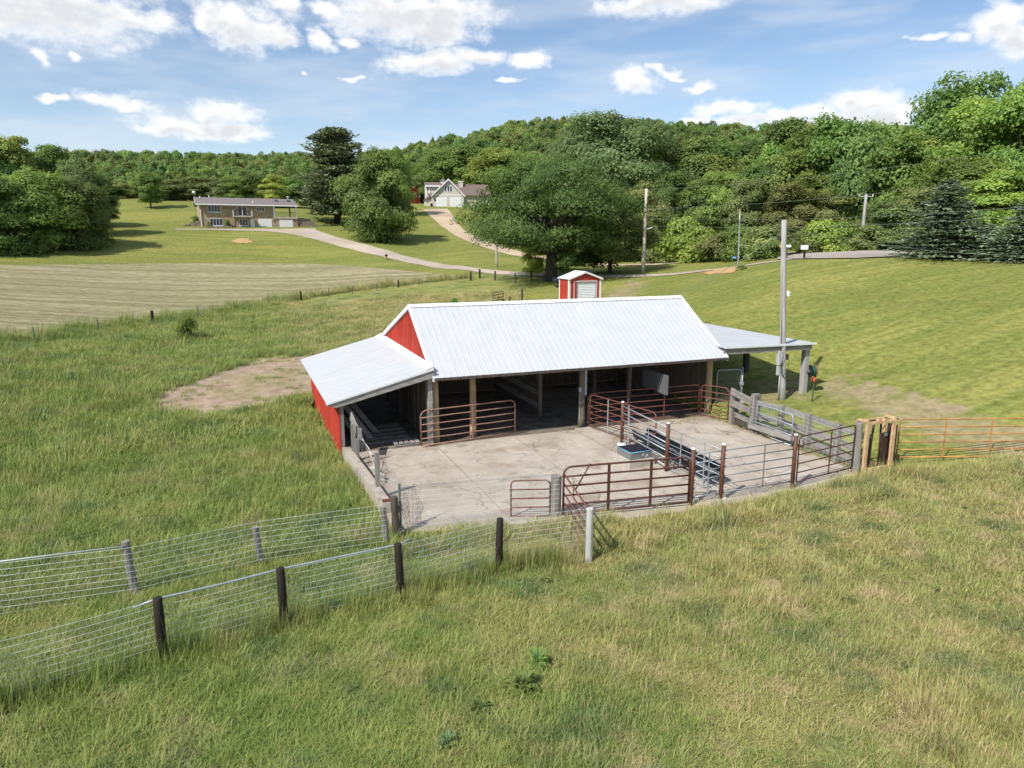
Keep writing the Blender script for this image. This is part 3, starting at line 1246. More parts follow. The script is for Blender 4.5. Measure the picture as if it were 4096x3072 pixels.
# the paved drive of the stone house, down to the oak
strip_sheet('driveway', 'drive_pink',
            gpts([(700, 915.5), (760, 916.0), (900, 916.0), (1050, 915.8), (1190, 914.5), (1262, 914), (1262, 920), (1330, 944), (1420, 968), (1560, 1005), (1680, 1038), (1800, 1061), (1900, 1073), (2020, 1085), (2150, 1094), (2260, 1099), (2400, 1101), (2560, 1100), (2720, 1092), (2820, 1080), (3000, 1058), (3130, 1042), (3180, 1034)]),
            gpts([(700, 919), (760, 920), (900, 922), (1030, 924), (1100, 929), (1180, 940), (1260, 958), (1330, 978), (1420, 1002), (1540, 1030), (1660, 1056), (1780, 1076), (1900, 1088), (2020, 1099), (2150, 1107), (2260, 1111), (2400, 1112), (2560, 1109), (2720, 1099), (2820, 1086), (3000, 1063), (3130, 1046), (3180, 1037)]),
            0.05, 150, 5)
strip_sheet('gravel_lane', 'gravel_tan',
            gpts([(1690, 838), (1705, 850), (1730, 872), (1760, 900), (1800, 930), (1850, 957), (1920, 985), (2000, 1010), (2080, 1027), (2160, 1040), (2260, 1053), (2360, 1060), (2480, 1064), (2620, 1062), (2800, 1048), (2960, 1035), (3100, 1024), (3180, 1016)]),
            gpts([(1790, 836), (1800, 848), (1815, 868), (1830, 895), (1855, 920), (1900, 944), (1960, 970), (2030, 992), (2110, 1014), (2180, 1030), (2270, 1046), (2370, 1054.5), (2480, 1059), (2620, 1056), (2800, 1042), (2960, 1029), (3100, 1017), (3180, 1009)]),
            0.05, 140, 5)
strip_sheet('road', 'road_grey',
            gpts([(3110, 1040), (3180, 1038), (3300, 1037), (3420, 1036), (3560, 1030), (3700, 1022), (3850, 1012), (4096, 1005), (4500, 1000)]),
            gpts([(3110, 1018), (3180, 1012), (3300, 1006), (3420, 1001), (3560, 996), (3700, 993), (3850, 989), (4096, 985), (4500, 980)]),
            0.09, 80, 6)


def patch(name, m, pl, lift):
    """a flat irregular heap-like sheet on the ground"""
    P = gpts(pl)
    c = np.mean([p[:2] for p in P], axis=0)
    n = 40
    vs = [(c[0], c[1], TZ(*c)+lift+0.04)]
    fs = []
    pts = np.array([p[:2] for p in P])
    an = np.arctan2(pts[:, 1]-c[1], pts[:, 0]-c[0])
    rd = np.hypot(pts[:, 1]-c[1], pts[:, 0]-c[0])
    o = np.argsort(an)
    an, rd = an[o], rd[o]
    an = np.concatenate([an-2*pi, an, an+2*pi])
    rd = np.tile(rd, 3)
    for ring in (0.5, 0.8, 1.0):
        for k in range(n):
            t = -pi+2*pi*k/n
            rr = np.interp(t, an, rd)*ring*(1+(0.55*(random.random()-.5) if ring == 1.0 else 0))
            x, y = c[0]+rr*cos(t), c[1]+rr*sin(t)
            vs.append((x, y, TZ(x, y)+lift+(0.03 if ring < 0.6 else 0.02 if ring < 1 else 0)))
    for k in range(n):
        k2 = (k+1) % n
        fs.append((0, 1+k, 1+k2))
        for q in range(2):
            fs.append((1+q*n+k, 1+(q+1)*n+k, 1+(q+1)*n+k2, 1+q*n+k2))
    mb = MB()
    mb.add(vs, fs)
    return mb.build(name, m, smooth=True, kind='structure')


patch('sawdust_patch', 'sawdust', [(932, 962), (950, 955), (990, 954), (1003, 962), (995, 972), (960, 976), (938, 972)], 0.04)
patch('sawdust_patch', 'sawdust', [(2845, 1085), (2880, 1076), (2925, 1070), (2935, 1080), (2915, 1093), (2870, 1096)], 0.04)


def mat_concrete():
    m = bpy.data.materials.new('concrete')
    m.use_nodes = True
    n, l = m.node_tree.nodes, m.node_tree.links
    bs = n['Principled BSDF']
    geo = n.new('ShaderNodeNewGeometry')

    def noise(scale, det=6, rough=0.65, off=(0, 0, 0)):
        mp = n.new('ShaderNodeMapping')
        mp.inputs['Location'].default_value = off
        l.new(geo.outputs['Position'], mp.inputs[0])
        t = n.new('ShaderNodeTexNoise')
        t.inputs['Scale'].default_value = scale
        t.inputs['Detail'].default_value = det
        t.inputs['Roughness'].default_value = rough
        l.new(mp.outputs[0], t.inputs[0])
        return t

    def rng(f, lo, hi, a=0, b=1):
        mr = n.new('ShaderNodeMapRange')
        l.new(f, mr.inputs[0])
        for i, v in enumerate((lo, hi, a, b)):
            mr.inputs[i+1].default_value = v
        return mr.outputs[0]

    def mix(f, a, b, mode='MIX'):
        mx = n.new('ShaderNodeMix')
        mx.data_type = 'RGBA'
        mx.blend_type = mode
        if isinstance(f, (int, float)):
            mx.inputs[0].default_value = f
        else:
            l.new(f, mx.inputs[0])
        for s_, v in ((mx.inputs[6], a), (mx.inputs[7], b)):
            if isinstance(v, tuple):
                s_.default_value = (*v, 1)
            else:
                l.new(v, s_)
        return mx.outputs[2]
    c = mix(rng(noise(0.55).outputs[0], 0.32, 0.66), (0.345, 0.295, 0.24), (0.47, 0.42, 0.36))
    c = mix(rng(noise(1.7, 8, 0.7, (4, 2, 0)).outputs[0], 0.55, 0.70, 0, 0.85), c, (0.20, 0.165, 0.13))
    c = mix(rng(noise(0.8, 5, 0.6, (9, 3, 0)).outputs[0], 0.54, 0.68, 0, 0.65), c, (0.27, 0.20, 0.14))
    c = mix(rng(noise(1.1, 6, 0.6, (2, 13, 0)).outputs[0], 0.62, 0.72, 0, 0.7), c, (0.60, 0.57, 0.53))
    # cracks
    vo = n.new('ShaderNodeTexVoronoi')
    vo.feature = 'DISTANCE_TO_EDGE'
    vo.inputs['Scale'].default_value = 0.42
    wn = noise(1.6, 5, 0.6, (1, 1, 0))
    ad = n.new('ShaderNodeVectorMath')
    ad.operation = 'MULTIPLY_ADD'
    l.new(wn.outputs['Color'], ad.inputs[0])
    ad.inputs[1].default_value = (0.9, 0.9, 0)
    l.new(geo.outputs['Position'], ad.inputs[2])
    l.new(ad.outputs[0], vo.inputs[0])
    crack = rng(vo.outputs['Distance'], 0.0, 0.011, 1, 0)
    gate = rng(noise(0.45, 3, 0.5, (5, 8, 0)).outputs[0], 0.44, 0.52)
    q = n.new('ShaderNodeMath')
    q.operation = 'MULTIPLY'
    l.new(crack, q.inputs[0])
    l.new(gate, q.inputs[1])
    q2 = n.new('ShaderNodeMath')
    q2.operation = 'MULTIPLY'
    l.new(q.outputs[0], q2.inputs[0])
    q2.inputs[1].default_value = 0.75
    c = mix(q2.outputs[0], c, (0.10, 0.08, 0.06))
    c = mix(1.0, c, mix(rng(noise(22, 4).outputs[0], 0.3, 0.7), (0.88, 0.88, 0.88), (1.1, 1.1, 1.1)), 'MULTIPLY')
    l.new(c, bs.inputs['Base Color'])
    bs.inputs['Roughness'].default_value = 0.92
    bs.inputs['Specular IOR Level'].default_value = 0.15
    bp = n.new('ShaderNodeBump')
    bp.inputs['Strength'].default_value = 0.35
    bp.inputs['Distance'].default_value = 0.02
    l.new(noise(6, 8, 0.7).outputs[0], bp.inputs['Height'])
    l.new(bp.outputs[0], bs.inputs['Normal'])
    MATS['concrete'] = m


mat_concrete()

# ------------------------------------------------------------------ concrete yard
def build_yard():
    root = bpy.data.objects.new('concrete_yard', None)
    COL.objects.link(root)
    root['kind'] = 'structure'
    fx = [p[0] for p in PAD[1:7]]
    fy = [p[1] for p in PAD[1:7]]

    def front(x):
        return float(np.interp(x, fx, fy))
    xs = [-2.75, 0.10, 3.15, 5.72, 6.42, 9.15, 11.95]
    ys = [0.42, -3.75]
    g = 0.013
    k = 0
    for i in range(6):
        x0, x1 = xs[i]+g, xs[i+1]-g
        for r in range(2):
            k += 1
            dz = 0.004*((k*7) % 5-2)
            if i == 3:
                dz = 0.05
            if r == 0:
                poly = [(x0, ys[1]+g, -0.22), (x1, ys[1]+g, -0.22), (x1, ys[0], -0.22), (x0, ys[0], -0.22)]
            else:
                poly = [(x0, front(x0), -0.35), (x1, front(x1), -0.35), (x1, ys[1]-g, -0.35), (x0, ys[1]-g, -0.35)]
            MB().prism(poly, (0, 0, dz-poly[0][2])).build('slab', 'concrete', root)
    # dirt in the joints
    MB().prism([(-2.72, -7.0, -0.1), (1.6, -7.6, -0.1), (6.4, -8.3, -0.1), (11.9, -7.9, -0.1), (11.9, 0.4, -0.1), (-2.72, 0.4, -0.1)], (0, 0, 0.085)).build('joint_fill', 'wood_dark', root)
    fl = bpy.data.objects.new('barn_floor', None)
    COL.objects.link(fl)
    fl['kind'] = 'structure'
    for (x0, x1) in ((-3.3, 0.0), (0.0, 3.1), (3.1, 6.2), (6.2, 9.3), (9.3, 12.4)):
        MB().box(x0+0.006, x1-0.006, 0.44, 9.3, -0.2, -0.02-0.004*(x0 > 3)).build('slab', 'floor_dirty', fl)


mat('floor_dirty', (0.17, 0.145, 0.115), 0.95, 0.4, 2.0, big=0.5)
build_yard()

# low concrete wall along the left side of the yard
wl = MB()
A, B, E_ = Vector((-3.02, 0.0, 0)), Vector((-2.86, -5.6, 0)), Vector((-2.72, -7.1, 0))
wl.prism([(-3.30, -0.05, -0.6), (-3.02, -0.05, -0.6), (-2.78, -5.75, -0.6), (-3.05, -5.75, -0.6)], (0, 0, 0.97))
tag(wl.build('concrete_wall', 'concrete', org=(-3.0, -3, -0.2)), 'low concrete wall along the left edge of the yard', 'wall')
wl = MB()
wl.prism([(-2.98, -5.80, -0.6), (-2.76, -5.80, -0.6), (-2.76, -7.2, -0.6), (-2.98, -7.2, -0.6)], (0, 0, 0.70))
tag(wl.build('concrete_wall', 'concrete', org=(-2.87, -6.5, -0.2)), 'short lower concrete wall end beside the front left corner of the yard', 'wall')

# ------------------------------------------------------------------ barn
BL, RY, RZ, EZ, BY, BZ = 12.5, 3.55, 4.79, 2.53, 9.0, 3.02


def ribbed(w, length, nr, h=0.012, base=0.055, top=0.022, thick=0.012):
    """roof or wall panel in local coordinates: x across, y along, z out"""
    mb = MB()
    pitch = w/nr
    prof = [(0, 0)]
    for i in range(nr):
        c = pitch*(i+0.5)
        prof += [(c-base/2, 0), (c-top/2, h), (c+top/2, h), (c+base/2, 0)]
    prof.append((w, 0))
    n = len(prof)
    vs = [(x, 0, z) for x, z in prof]+[(x, length, z) for x, z in prof]+[(0, 0, -thick), (w, 0, -thick), (w, length, -thick), (0, length, -thick)]
    fs = [(i, i+1, n+i+1, n+i) for i in range(n-1)]
    b = 2*n
    fs += [(b, b+3, b+2, b+1), (0, n, b+3, b), (n-1, b+1, b+2, 2*n-1)]
    fs += [tuple([b]+[b+1]+list(range(n-1, -1, -1))), tuple(list(range(n, 2*n))+[b+2, b+3])]
    mb.add(vs, fs)
    return mb


def corrugated(w, length, nw, h=0.009, thick=0.01):
    mb = MB()
    k = nw*6
    prof = [(w*i/k, h*cos(2*pi*i/6)) for i in range(k+1)]
    n = len(prof)
    vs = [(x, 0, z) for x, z in prof]+[(x, length, z) for x, z in prof]+[(0, 0, -thick-h), (w, 0, -thick-h), (w, length, -thick-h), (0, length, -thick-h)]
    fs = [(i, i+1, n+i+1, n+i) for i in range(n-1)]
    b = 2*n
    fs += [(b, b+3, b+2, b+1), (0, n, b+3, b), (n-1, b+1, b+2, 2*n-1)]
    fs += [tuple([b]+[b+1]+list(range(n-1, -1, -1))), tuple(list(range(n, 2*n))+[b+2, b+3])]
    mb.add(vs, fs)
    return mb


def place(o, origin, ex, ey):
    """local x -> ex, y -> ey, z -> ex x ey (all world directions)"""
    ex = Vector(ex).normalized()
    ey = Vector(ey).normalized()
    ez = ex.cross(ey)
    o.matrix_local = Matrix(((ex.x, ey.x, ez.x, origin[0]), (ex.y, ey.y, ez.y, origin[1]), (ex.z, ey.z, ez.z, origin[2]), (0, 0, 0, 1)))


def rel(root, p):
    l = root.location
    return (p[0]-l.x, p[1]-l.y, p[2]-l.z)


def build_barn():
    t = thing('pole_barn', 'long open fronted red barn with white metal roof and lean-tos at both ends', 'barn', (4.5, 4.0, 0.0))

    def part(mb, name, m, smooth=False, parent=None, label=None):
        return mb.build(name, m, parent or t, smooth, label=label)
    # main roof, front and back slopes, one object per sheet
    npan = 13
    w = BL/npan
    for (y0, z0, y1, z1, flip) in ((-0.02, EZ, RY, RZ, False), (BY, BZ, RY, RZ, True)):
        ln = hypot(y1-y0, z1-z0)
        me = ribbed(w-0.004, ln, 4).mesh('roof_panel', 'roof_metal')
        for i in range(npan):
            o = share('roof_panel', me, t)
            dz = 0.012*sin(i*1.7)*0.5
            if not flip:
                place(o, rel(t, (i*w, y0, z0+dz*0.3)), (1, 0, 0), (0, y1-y0, z1-z0))
            else:
                place(o, rel(t, ((i+1)*w, y0, z0)), (-1, 0, 0), (0, y1-y0, z1-z0))
    # ridge cap in three lengths, rake trim, eave closure
    nf = Vector((0, -(RZ-EZ), RY)).normalized()
    sl = Vector((0, RY, RZ-EZ)).normalized()
    sb = Vector((0, RY-BY, RZ-BZ)).normalized()
    for i in range(3):
        x0, x1 = -0.05+i*4.2, -0.05+(i+1)*4.2-0.005
        mb = MB()
        top = Vector((0, RY, RZ+0.045))
        a = top-sl*0.20
        b = top-sb*0.20
        mb.prism([(x0, top.y, top.z), (x0, a.y, a.z), (x0, a.y, a.z-0.012), (x0, top.y, top.z-0.014), (x0, b.y, b.z-0.012), (x0, b.y, b.z)], (x1-x0, 0, 0))
        part(mb, 'ridge_cap', 'trim_white')
    for x in (-0.05, BL-0.03):
        for (yy, zz, s_) in ((0.0, EZ, 1), (BY, BZ, -1)):
            mb = MB()
            mb.prism([(x, yy, zz+0.035), (x, RY, RZ+0.035), (x, RY, RZ-0.13), (x, yy, zz-0.13)], (0.08, 0, 0))
            part(mb, 'rake_trim', 'trim_white')
    for (yy, zz) in ((-0.06, EZ-0.045), (BY+0.05, BZ-0.05)):
        mb = MB()
        mb.box(0, BL, yy-0.02 if yy < 1 else yy, yy+0.03 if yy < 1 else yy+0.05, zz-0.05, zz+0.02)
        part(mb, 'eave_trim', 'trim_white' if yy > 1 else 'wood_dark')
    # gables in red sheet, one object per sheet
    for gx, sgn in ((0.06, -1), (BL-0.06, 1)):
        y = 0.35
        while y < BY-0.2:
            y1 = min(y+0.76, BY-0.2)

            def roofz(q):
                return EZ+(RZ-EZ)*q/RY if q < RY else BZ+(RZ-BZ)*(BY-q)/(BY-RY)
            pts = [y]+([RY] if y < RY < y1 else [])+[y1]
            z0 = 2.35 if sgn < 0 else 2.3
            mb = MB()
            poly = [(gx, y+0.003, z0), (gx, y1-0.003, z0)]+[(gx, q, max(z0+0.02, roofz(q)-0.06)) for q in reversed(pts)]
            mb.prism(poly, (0.02*sgn, 0, 0))
            for q in (0.12, 0.35, 0.58):
                yy = y+q
                if yy < y1-0.02 and roofz(yy)-0.1 > z0:
                    mb.prism([(gx+0.021*sgn, yy-0.03, z0), (gx+0.021*sgn, yy+0.03, z0), (gx+0.021*sgn, yy+0.03, roofz(yy)-0.1), (gx+0.021*sgn, yy-0.03, roofz(yy)-0.1)], (0.018*sgn, 0, 0))
            part(mb, 'siding_panel', 'red_siding')
            y = y1
    # purlins and rafters seen in the shade
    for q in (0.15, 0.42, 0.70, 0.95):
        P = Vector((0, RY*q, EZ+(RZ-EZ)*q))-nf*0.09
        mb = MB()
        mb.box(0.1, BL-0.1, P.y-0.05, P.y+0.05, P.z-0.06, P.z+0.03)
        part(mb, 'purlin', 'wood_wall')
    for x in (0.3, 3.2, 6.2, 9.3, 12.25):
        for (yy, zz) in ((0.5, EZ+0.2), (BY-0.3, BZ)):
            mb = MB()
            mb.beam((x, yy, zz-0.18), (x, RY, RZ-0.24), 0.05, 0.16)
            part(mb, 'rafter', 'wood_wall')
    # header beam over the open bays
    for x0, x1 in ((0.1, 6.2), (6.2, 12.35)):
        MB().beam((x0, 0.72, 2.46), (x1-0.01, 0.72, 2.46), 0.09, 0.24).build('header', 'wood_wall', t)
    # posts: peeled logs along the front, squared posts inside
    for x, y, r, m in ((0.17, 0.67, 0.155, 'log'), (1.72, 0.95, 0.125, 'log'), (6.20, 0.78, 0.13, 'wood_wall'), (12.35, 0.95, 0.14, 'log')):
        mb = MB()
        mb.tube([(x+0.01*sin(k*2.1), y+0.012*cos(k*1.7), -0.1+k*0.45) for k in range(7)], [r*(1.08-0.02*k+0.02*sin(k*2.6+x)) for k in range(7)], 14)
        part(mb, 'post', m, True)
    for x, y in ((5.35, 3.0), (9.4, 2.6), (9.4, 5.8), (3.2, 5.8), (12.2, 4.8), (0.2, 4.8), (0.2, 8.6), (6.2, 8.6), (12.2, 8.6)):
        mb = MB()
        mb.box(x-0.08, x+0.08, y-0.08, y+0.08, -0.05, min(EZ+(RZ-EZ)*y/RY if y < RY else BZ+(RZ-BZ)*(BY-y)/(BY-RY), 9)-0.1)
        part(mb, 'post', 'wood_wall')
    # board walls
    wv = MB().box(-0.015, 0.015, -0.0725, 0.0725, 0, 1).mesh('plank', 'wood_wall')
    wl_ = MB().box(-0.015, 0.015, -0.0725, 0.0725, 0, 1).mesh('plank', 'wood_board')
    ro = random.Random(3)
    y = 0.55
    while y < 8.9:                      # wall between barn and left lean-to
        rz = (EZ+(RZ-EZ)*y/RY if y < RY else BZ+(RZ-BZ)*(BY-y)/(BY-RY))-0.12
        share('plank', wl_ if ro.random() < 0.5 else wv, t, rel(t, (0.0+ro.uniform(-.006, .006), y, -0.02)), (0, 0, 0), (1, 1, min(rz, 2.75)))
        y += 0.152
    y = 1.15
    while y < 8.9:                      # right end wall
        rz = (EZ+(RZ-EZ)*y/RY if y < RY else BZ+(RZ-BZ)*(BY-y)/(BY-RY))-0.12
        share('plank', wv, t, rel(t, (12.33+ro.uniform(-.006, .006), y, 0.35+0.1*ro.random() if y < 3.5 else 0.0)), (0, 0, 0), (1, 1, min(rz, 2.7)-0.4))
        y += 0.155
    x = 0.1
    while x < 12.3:                     # back wall
        share('plank', wv, t, rel(t, (x, 8.75+ro.uniform(-.006, .006), 0.0)), (0, 0, pi/2), (1, 1, 2.0))
        x += 0.152
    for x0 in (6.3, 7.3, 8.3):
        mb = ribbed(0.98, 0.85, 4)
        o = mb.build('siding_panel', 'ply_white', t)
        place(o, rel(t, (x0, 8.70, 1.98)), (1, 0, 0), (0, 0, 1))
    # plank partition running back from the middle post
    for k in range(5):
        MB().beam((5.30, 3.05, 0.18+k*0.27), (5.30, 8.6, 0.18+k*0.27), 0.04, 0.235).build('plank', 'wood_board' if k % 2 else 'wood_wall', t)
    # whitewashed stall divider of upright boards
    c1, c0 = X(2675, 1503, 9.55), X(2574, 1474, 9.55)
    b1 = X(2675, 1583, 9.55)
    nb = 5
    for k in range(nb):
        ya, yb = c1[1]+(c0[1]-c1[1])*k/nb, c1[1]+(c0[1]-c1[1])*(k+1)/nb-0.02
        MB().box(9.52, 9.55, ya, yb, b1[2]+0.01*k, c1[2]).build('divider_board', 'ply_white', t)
    # left lean-to: roof sheets, ledger flashing, fascia, red wall
    lx, ly0, ly1, lz, lt = -3.72, 0.06, 9.75, 1.90, 2.86
    n2 = 15
    w2 = (ly1-ly0)/n2
    ln = hypot(lx, lt-lz)
    me = corrugated(w2+0.01, ln, 9).mesh('roof_panel', 'roof_old')
    for i in range(n2):
        o = share('roof_panel', me, t)
        place(o, rel(t, (lx, ly0+(i+1)*w2+0.005, lz)), (0, -1, 0), (-lx, 0, lt-lz))
    sl2 = Vector((-lx, 0, lt-lz)).normalized()
    mb = MB()
    mb.prism([(-0.27, ly0+0.1, lt-0.035), (-0.27, ly0+0.1, lt-0.055+0.0), (0.03, ly0+0.1, lt+0.03), (0.03, ly0+0.1, lt+0.10)], (0, ly1-ly0-0.2, 0))
    part(mb, 'flashing', 'trim_white')
    mb = MB()
    mb.prism([(lx-0.02, ly0-0.06, lz-0.045), (0.0, ly0-0.06, lt-0.045), (0.0, ly0-0.06, lt+0.03), (lx-0.02, ly0-0.06, lz+0.03)], (0, 0.03, 0))
    part(mb, 'edge_trim', 'trim_white')
    mb = MB()
    mb.prism([(lx+0.30, ly0-0.02, lz-0.16), (0.02, ly0-0.02, lt-0.31), (0.02, ly0-0.02, lt-0.06), (lx+0.02, ly0-0.02, lz-0.05)], (0, 0.06, 0))
    part(mb, 'fascia', 'wood_board')
    for yy in (2.5, 5, 7.5, 9.5):
        MB().beam((lx+0.2, yy, lz-0.05), (0, yy, lt-0.16), 0.05, 0.15).build('rafter', 'wood_dark', t)
    xw = -3.30
    me = ribbed(0.76, 1.0, 3, 0.016, 0.05, 0.02).mesh('siding_panel', 'red_siding')
    k = 0
    y = 9.6
    while y > 0.3:
        o = share('siding_panel', me, t, scale=(1, 1, 1))
        sy = 0.757 if y-0.757 > 0.2 else y-0.16
        gz = min(TZ(xw-0.1, y), -0.1)-0.1
        place(o, rel(t, (xw, y, gz)), (0, -1, 0), (0, 0, 1))
        o.scale = (sy/0.76, 1.94-gz, 1)
        y -= 0.757
    for x, yy, ww in ((-3.22, 0.24, 0.13), (-3.22, 3.3, 0.13), (-3.22, 6.4, 0.13), (-3.22, 9.3, 0.13), (-0.1, 0.30, 0.16)):
        zt = lz+(x-lx)*(lt-lz)/(-lx)-0.12
        MB().box(x-ww/2, x+ww/2, yy-ww/2, yy+ww/2, -0.3, zt).build('post', 'wood_grey' if x < -1 else 'wood_board', t)
    for k in range(3):                  # rails on the inside of the red wall
        MB().box(-3.27, -3.20, 0.32, 9.5, 0.3+k*0.65, 0.44+k*0.65).build('girt', 'wood_wall', t)
    for k in range(10):                 # broken board wall at the back of the lean-to
        MB().box(-3.2+k*0.32, -3.2+k*0.32+0.3, 9.42, 9.46, -0.15, 1.05+0.12*((k*5) % 4)+(0.5 if k > 6 else 0)).build('plank', 'wood_dark', t)
    # right lean-to: low open roof on posts
    rx, rz_, rt = 17.55, 2.62, 2.62
    ex_top = Yp(2889, 1394, 0.1)
    rt = ex_top[2]+0.03
    P3 = Yp(3264, 1372, 0.1)
    rx, rz_ = P3[0], P3[2]
    n3 = 13
    y0r, y1r = 0.10, 8.6
    w3 = (y1r-y0r)/n3
    ln = hypot(rx-12.35, rz_-rt)
    me = corrugated(w3+0.01, ln, 9).mesh('roof_panel', 'roof_old')
    for i in range(n3):
        o = share('roof_panel', me, t)
        place(o, rel(t, (rx, y0r+i*w3, rz_)), (0, 1, 0), (12.35-rx, 0, rt-rz_))
    def zr(x):
        return rt+(rz_-rt)*(x-12.35)/(rx-12.35)
    mb = MB()
    mb.prism([(12.4, y0r-0.03, zr(12.4)-0.05), (rx+0.02, y0r-0.03, rz_-0.06), (rx+0.02, y0r-0.03, rz_+0.035), (12.4, y0r-0.03, zr(12.4)+0.03)], (0, 0.03, 0))
    part(mb, 'edge_trim', 'trim_white')
    MB().beam((12.45, y0r+0.10, zr(12.45)-0.19), (rx-0.15, y0r+0.10, zr(rx-0.15)-0.17), 0.09, 0.24).build('beam', 'wood_grey_h', t)
    MB().beam((rx-0.3, y0r+0.2, rz_-0.2), (rx-0.3, y1r-0.1, rz_-0.2), 0.09, 0.22).build('beam', 'wood_dark', t)
    for yy in (2.2, 4.4, 6.5, 8.4):
        MB().beam((12.45, yy, zr(12.45)-0.12), (rx-0.1, yy, zr(rx)-0.12), 0.05, 0.16).build('rafter', 'wood_dark', t)
    for x, yy, s_ in ((rx-0.22, 0.42, 0.24), (rx-0.30, 4.2, 0.22), (rx-0.30, 8.2, 0.22)):
        MB().box(x-s_/2, x+s_/2, yy-s_/2, yy+s_/2, TZ(x, yy)-0.2, zr(x)-0.26).build('post', 'pole_wood' if yy < 1 else 'wood_dark', t)
    # small fittings on the front posts
    MB().box(-0.06, 0.04, 0.40, 0.48, 1.55, 1.80).build('switch_box', 'meter_grey', t)
    MB().box(6.02, 6.10, 0.62, 0.72, 1.45, 1.62).build('switch_box', 'meter_grey', t)
    MB().tube([(6.06, 0.66, 1.45), (6.05, 0.66, 0.6), (6.1, 0.68, 0.35)], 0.012, 6).build('conduit', 'meter_grey', t)
    MB().box(6.24, 6.32, 0.60, 0.66, 1.3, 2.3).build('post_guard', 'galv', t)
    MB().tube([(0.0, 0.45, 1.55), (-0.02, 0.45, 0.0)], 0.012, 6).build('conduit', 'meter_grey', t)
    return rx, rz_


RX, RZ2 = build_barn()


# ------------------------------------------------------------------ gates and pipe fences
def arc(c, r, a0, a1, n=5):
    return [(c[0]+r*cos(a0+(a1-a0)*k/n), c[1]+r*sin(a0+(a1-a0)*k/n)) for k in range(n+1)]


def frame2d(L_, z0, z1, r):
    """points of a closed gate frame with rounded top corners"""
    p = [(0, z0)]
    p += arc((r, z1-r), r, pi, pi/2)
    p += arc((L_-r, z1-r), r, pi/2, 0)
    p += [(L_, z0)]
    return p


def gate(name, label, A, B, z0, z1, rails, m, r=0.021, rr=0.15, braces=(), brace_w=0.05, diag=False, group=None, brace_m=None, cat='gate', wob=0.0, hinge=True):
    A, B = Vector(A), Vector(B)
    L_ = (B-A).xy.length
    sl = (B.z-A.z)/L_
    t = thing(name, label, cat, (A.x, A.y, A.z), atan2(B.y-A.y, B.x-A.x), group)
    fr = frame2d(L_, z0, z1, rr)
    MB().tube([(x, 0, z+sl*x) for x, z in fr], r, 8).build('frame', m, t, True)
    MB().tube([(0, 0, z0), (L_, 0, z0+sl*L_)], r, 8).build('rail', m, t, True)
    for k in range(rails):
        z = z0+(z1-z0)*(k+1)/(rails+1) if isinstance(rails, int) else rails[k]
        n = 7
        pts = [(r*0.8+(L_-1.6*r)*i/n, 0, z+sl*L_*i/n+wob*sin(i*1.9+k)) for i in range(n+1)]
        MB().tube(pts, r*0.92, 8).build('rail', m, t, True)
    for bx in braces:
        x = bx*L_
        MB().box(x-brace_w/2, x+brace_w/2, -r-0.008, -r, z0+sl*x, z1+sl*x-0.01).build('brace', brace_m or m, t)
    if hinge:
        for z in (z0+0.12, z1-0.25):
            MB().tube([(-0.055, 0, z), (0.0, 0, z)], 0.018, 6).build('hinge', 'galv_dark', t)
    return t


def rails_between(name, label, A, B, zs, m, r=0.018, braces=(), off=0.07, cat='fence', group=None, brace_m='galv'):
    """straight pipe rails between two posts"""
    A, B = Vector(A), Vector(B)
    d = (B-A)
    L_ = d.xy.length
    t = thing(name, label, cat, (A.x, A.y, A.z), atan2(d.y, d.x), group)
    for z in zs:
        MB().tube([(off, 0, z), (L_*0.5, 0, z+random.uniform(-.008, .008)), (L_-off, 0, z)], r, 8).build('rail', m, t, True)
    for b, lean in braces:
        x = b*L_
        MB().box(x-0.018, x+0.018, -r-0.01, -r, zs[0]-0.04, zs[-1]+0.02).build('brace', brace_m, t)
    return t


P1, P2, P3_, P4, P5 = (6.34, -2.18), (6.14, -5.37), (5.17, -8.07), (6.22, -8.02), (8.84, -7.98)


def pipe_post(x, y, h, label, lean=(0, 0)):
    t = thing('pipe_post', label, 'post', (x, y, 0), None, 'rusty brown pipe posts with white caps')
    z0 = -0.3
    MB().tube([(x, y, z0), (x+lean[0]*0.5, y+lean[1]*0.5, h*0.5), (x+lean[0], y+lean[1], h)], 0.062, 14).build('pipe', 'pipe_brown', t, True)
    MB().tube([(x+lean[0], y+lean[1], h+0.002), (x+lean[0], y+lean[1], h+0.03), (x+lean[0], y+lean[1], h+0.045)], [0.064, 0.058, 0.025], 14).build('cap', 'white_cap', t, True)
    return t


pipe_post(*P1, 1.60, 'rusty pipe post with white cap beside the metal water tank')
pipe_post(*P2, 1.62, 'rusty pipe post with white cap in the middle of the galvanised rail line')
pipe_post(*P3_, 1.63, 'rusty pipe post with white cap carrying the big brown front gate')
pipe_post(*P4, 1.63, 'rusty pipe post with white cap on a concrete footing at the grass')
pipe_post(*P5, 1.64, 'rusty pipe post with white cap farthest right, next to the brown gate')
ft = MB()
ft.tube([(6.21, -8.10, -0.25), (6.21, -8.10, 0.02), (6.20, -8.10, 0.05)], [0.26, 0.22, 0.14], 10)
tag(ft.build('post_footing', 'slab_concrete', org=(6.21, -8.1, -0.1)), 'rough concrete footing around the pipe post at the grass edge', 'footing')
ft = MB()
ft.tube([(6.30, -2.26, -0.02), (6.28, -2.28, 0.05), (6.27, -2.3, 0.08)], [0.22, 0.17, 0.06], 7)
tag(ft.build('post_footing', 'white_cap', org=(6.3, -2.26, 0)), 'white lump of mortar at the foot of the post beside the tank', 'footing')

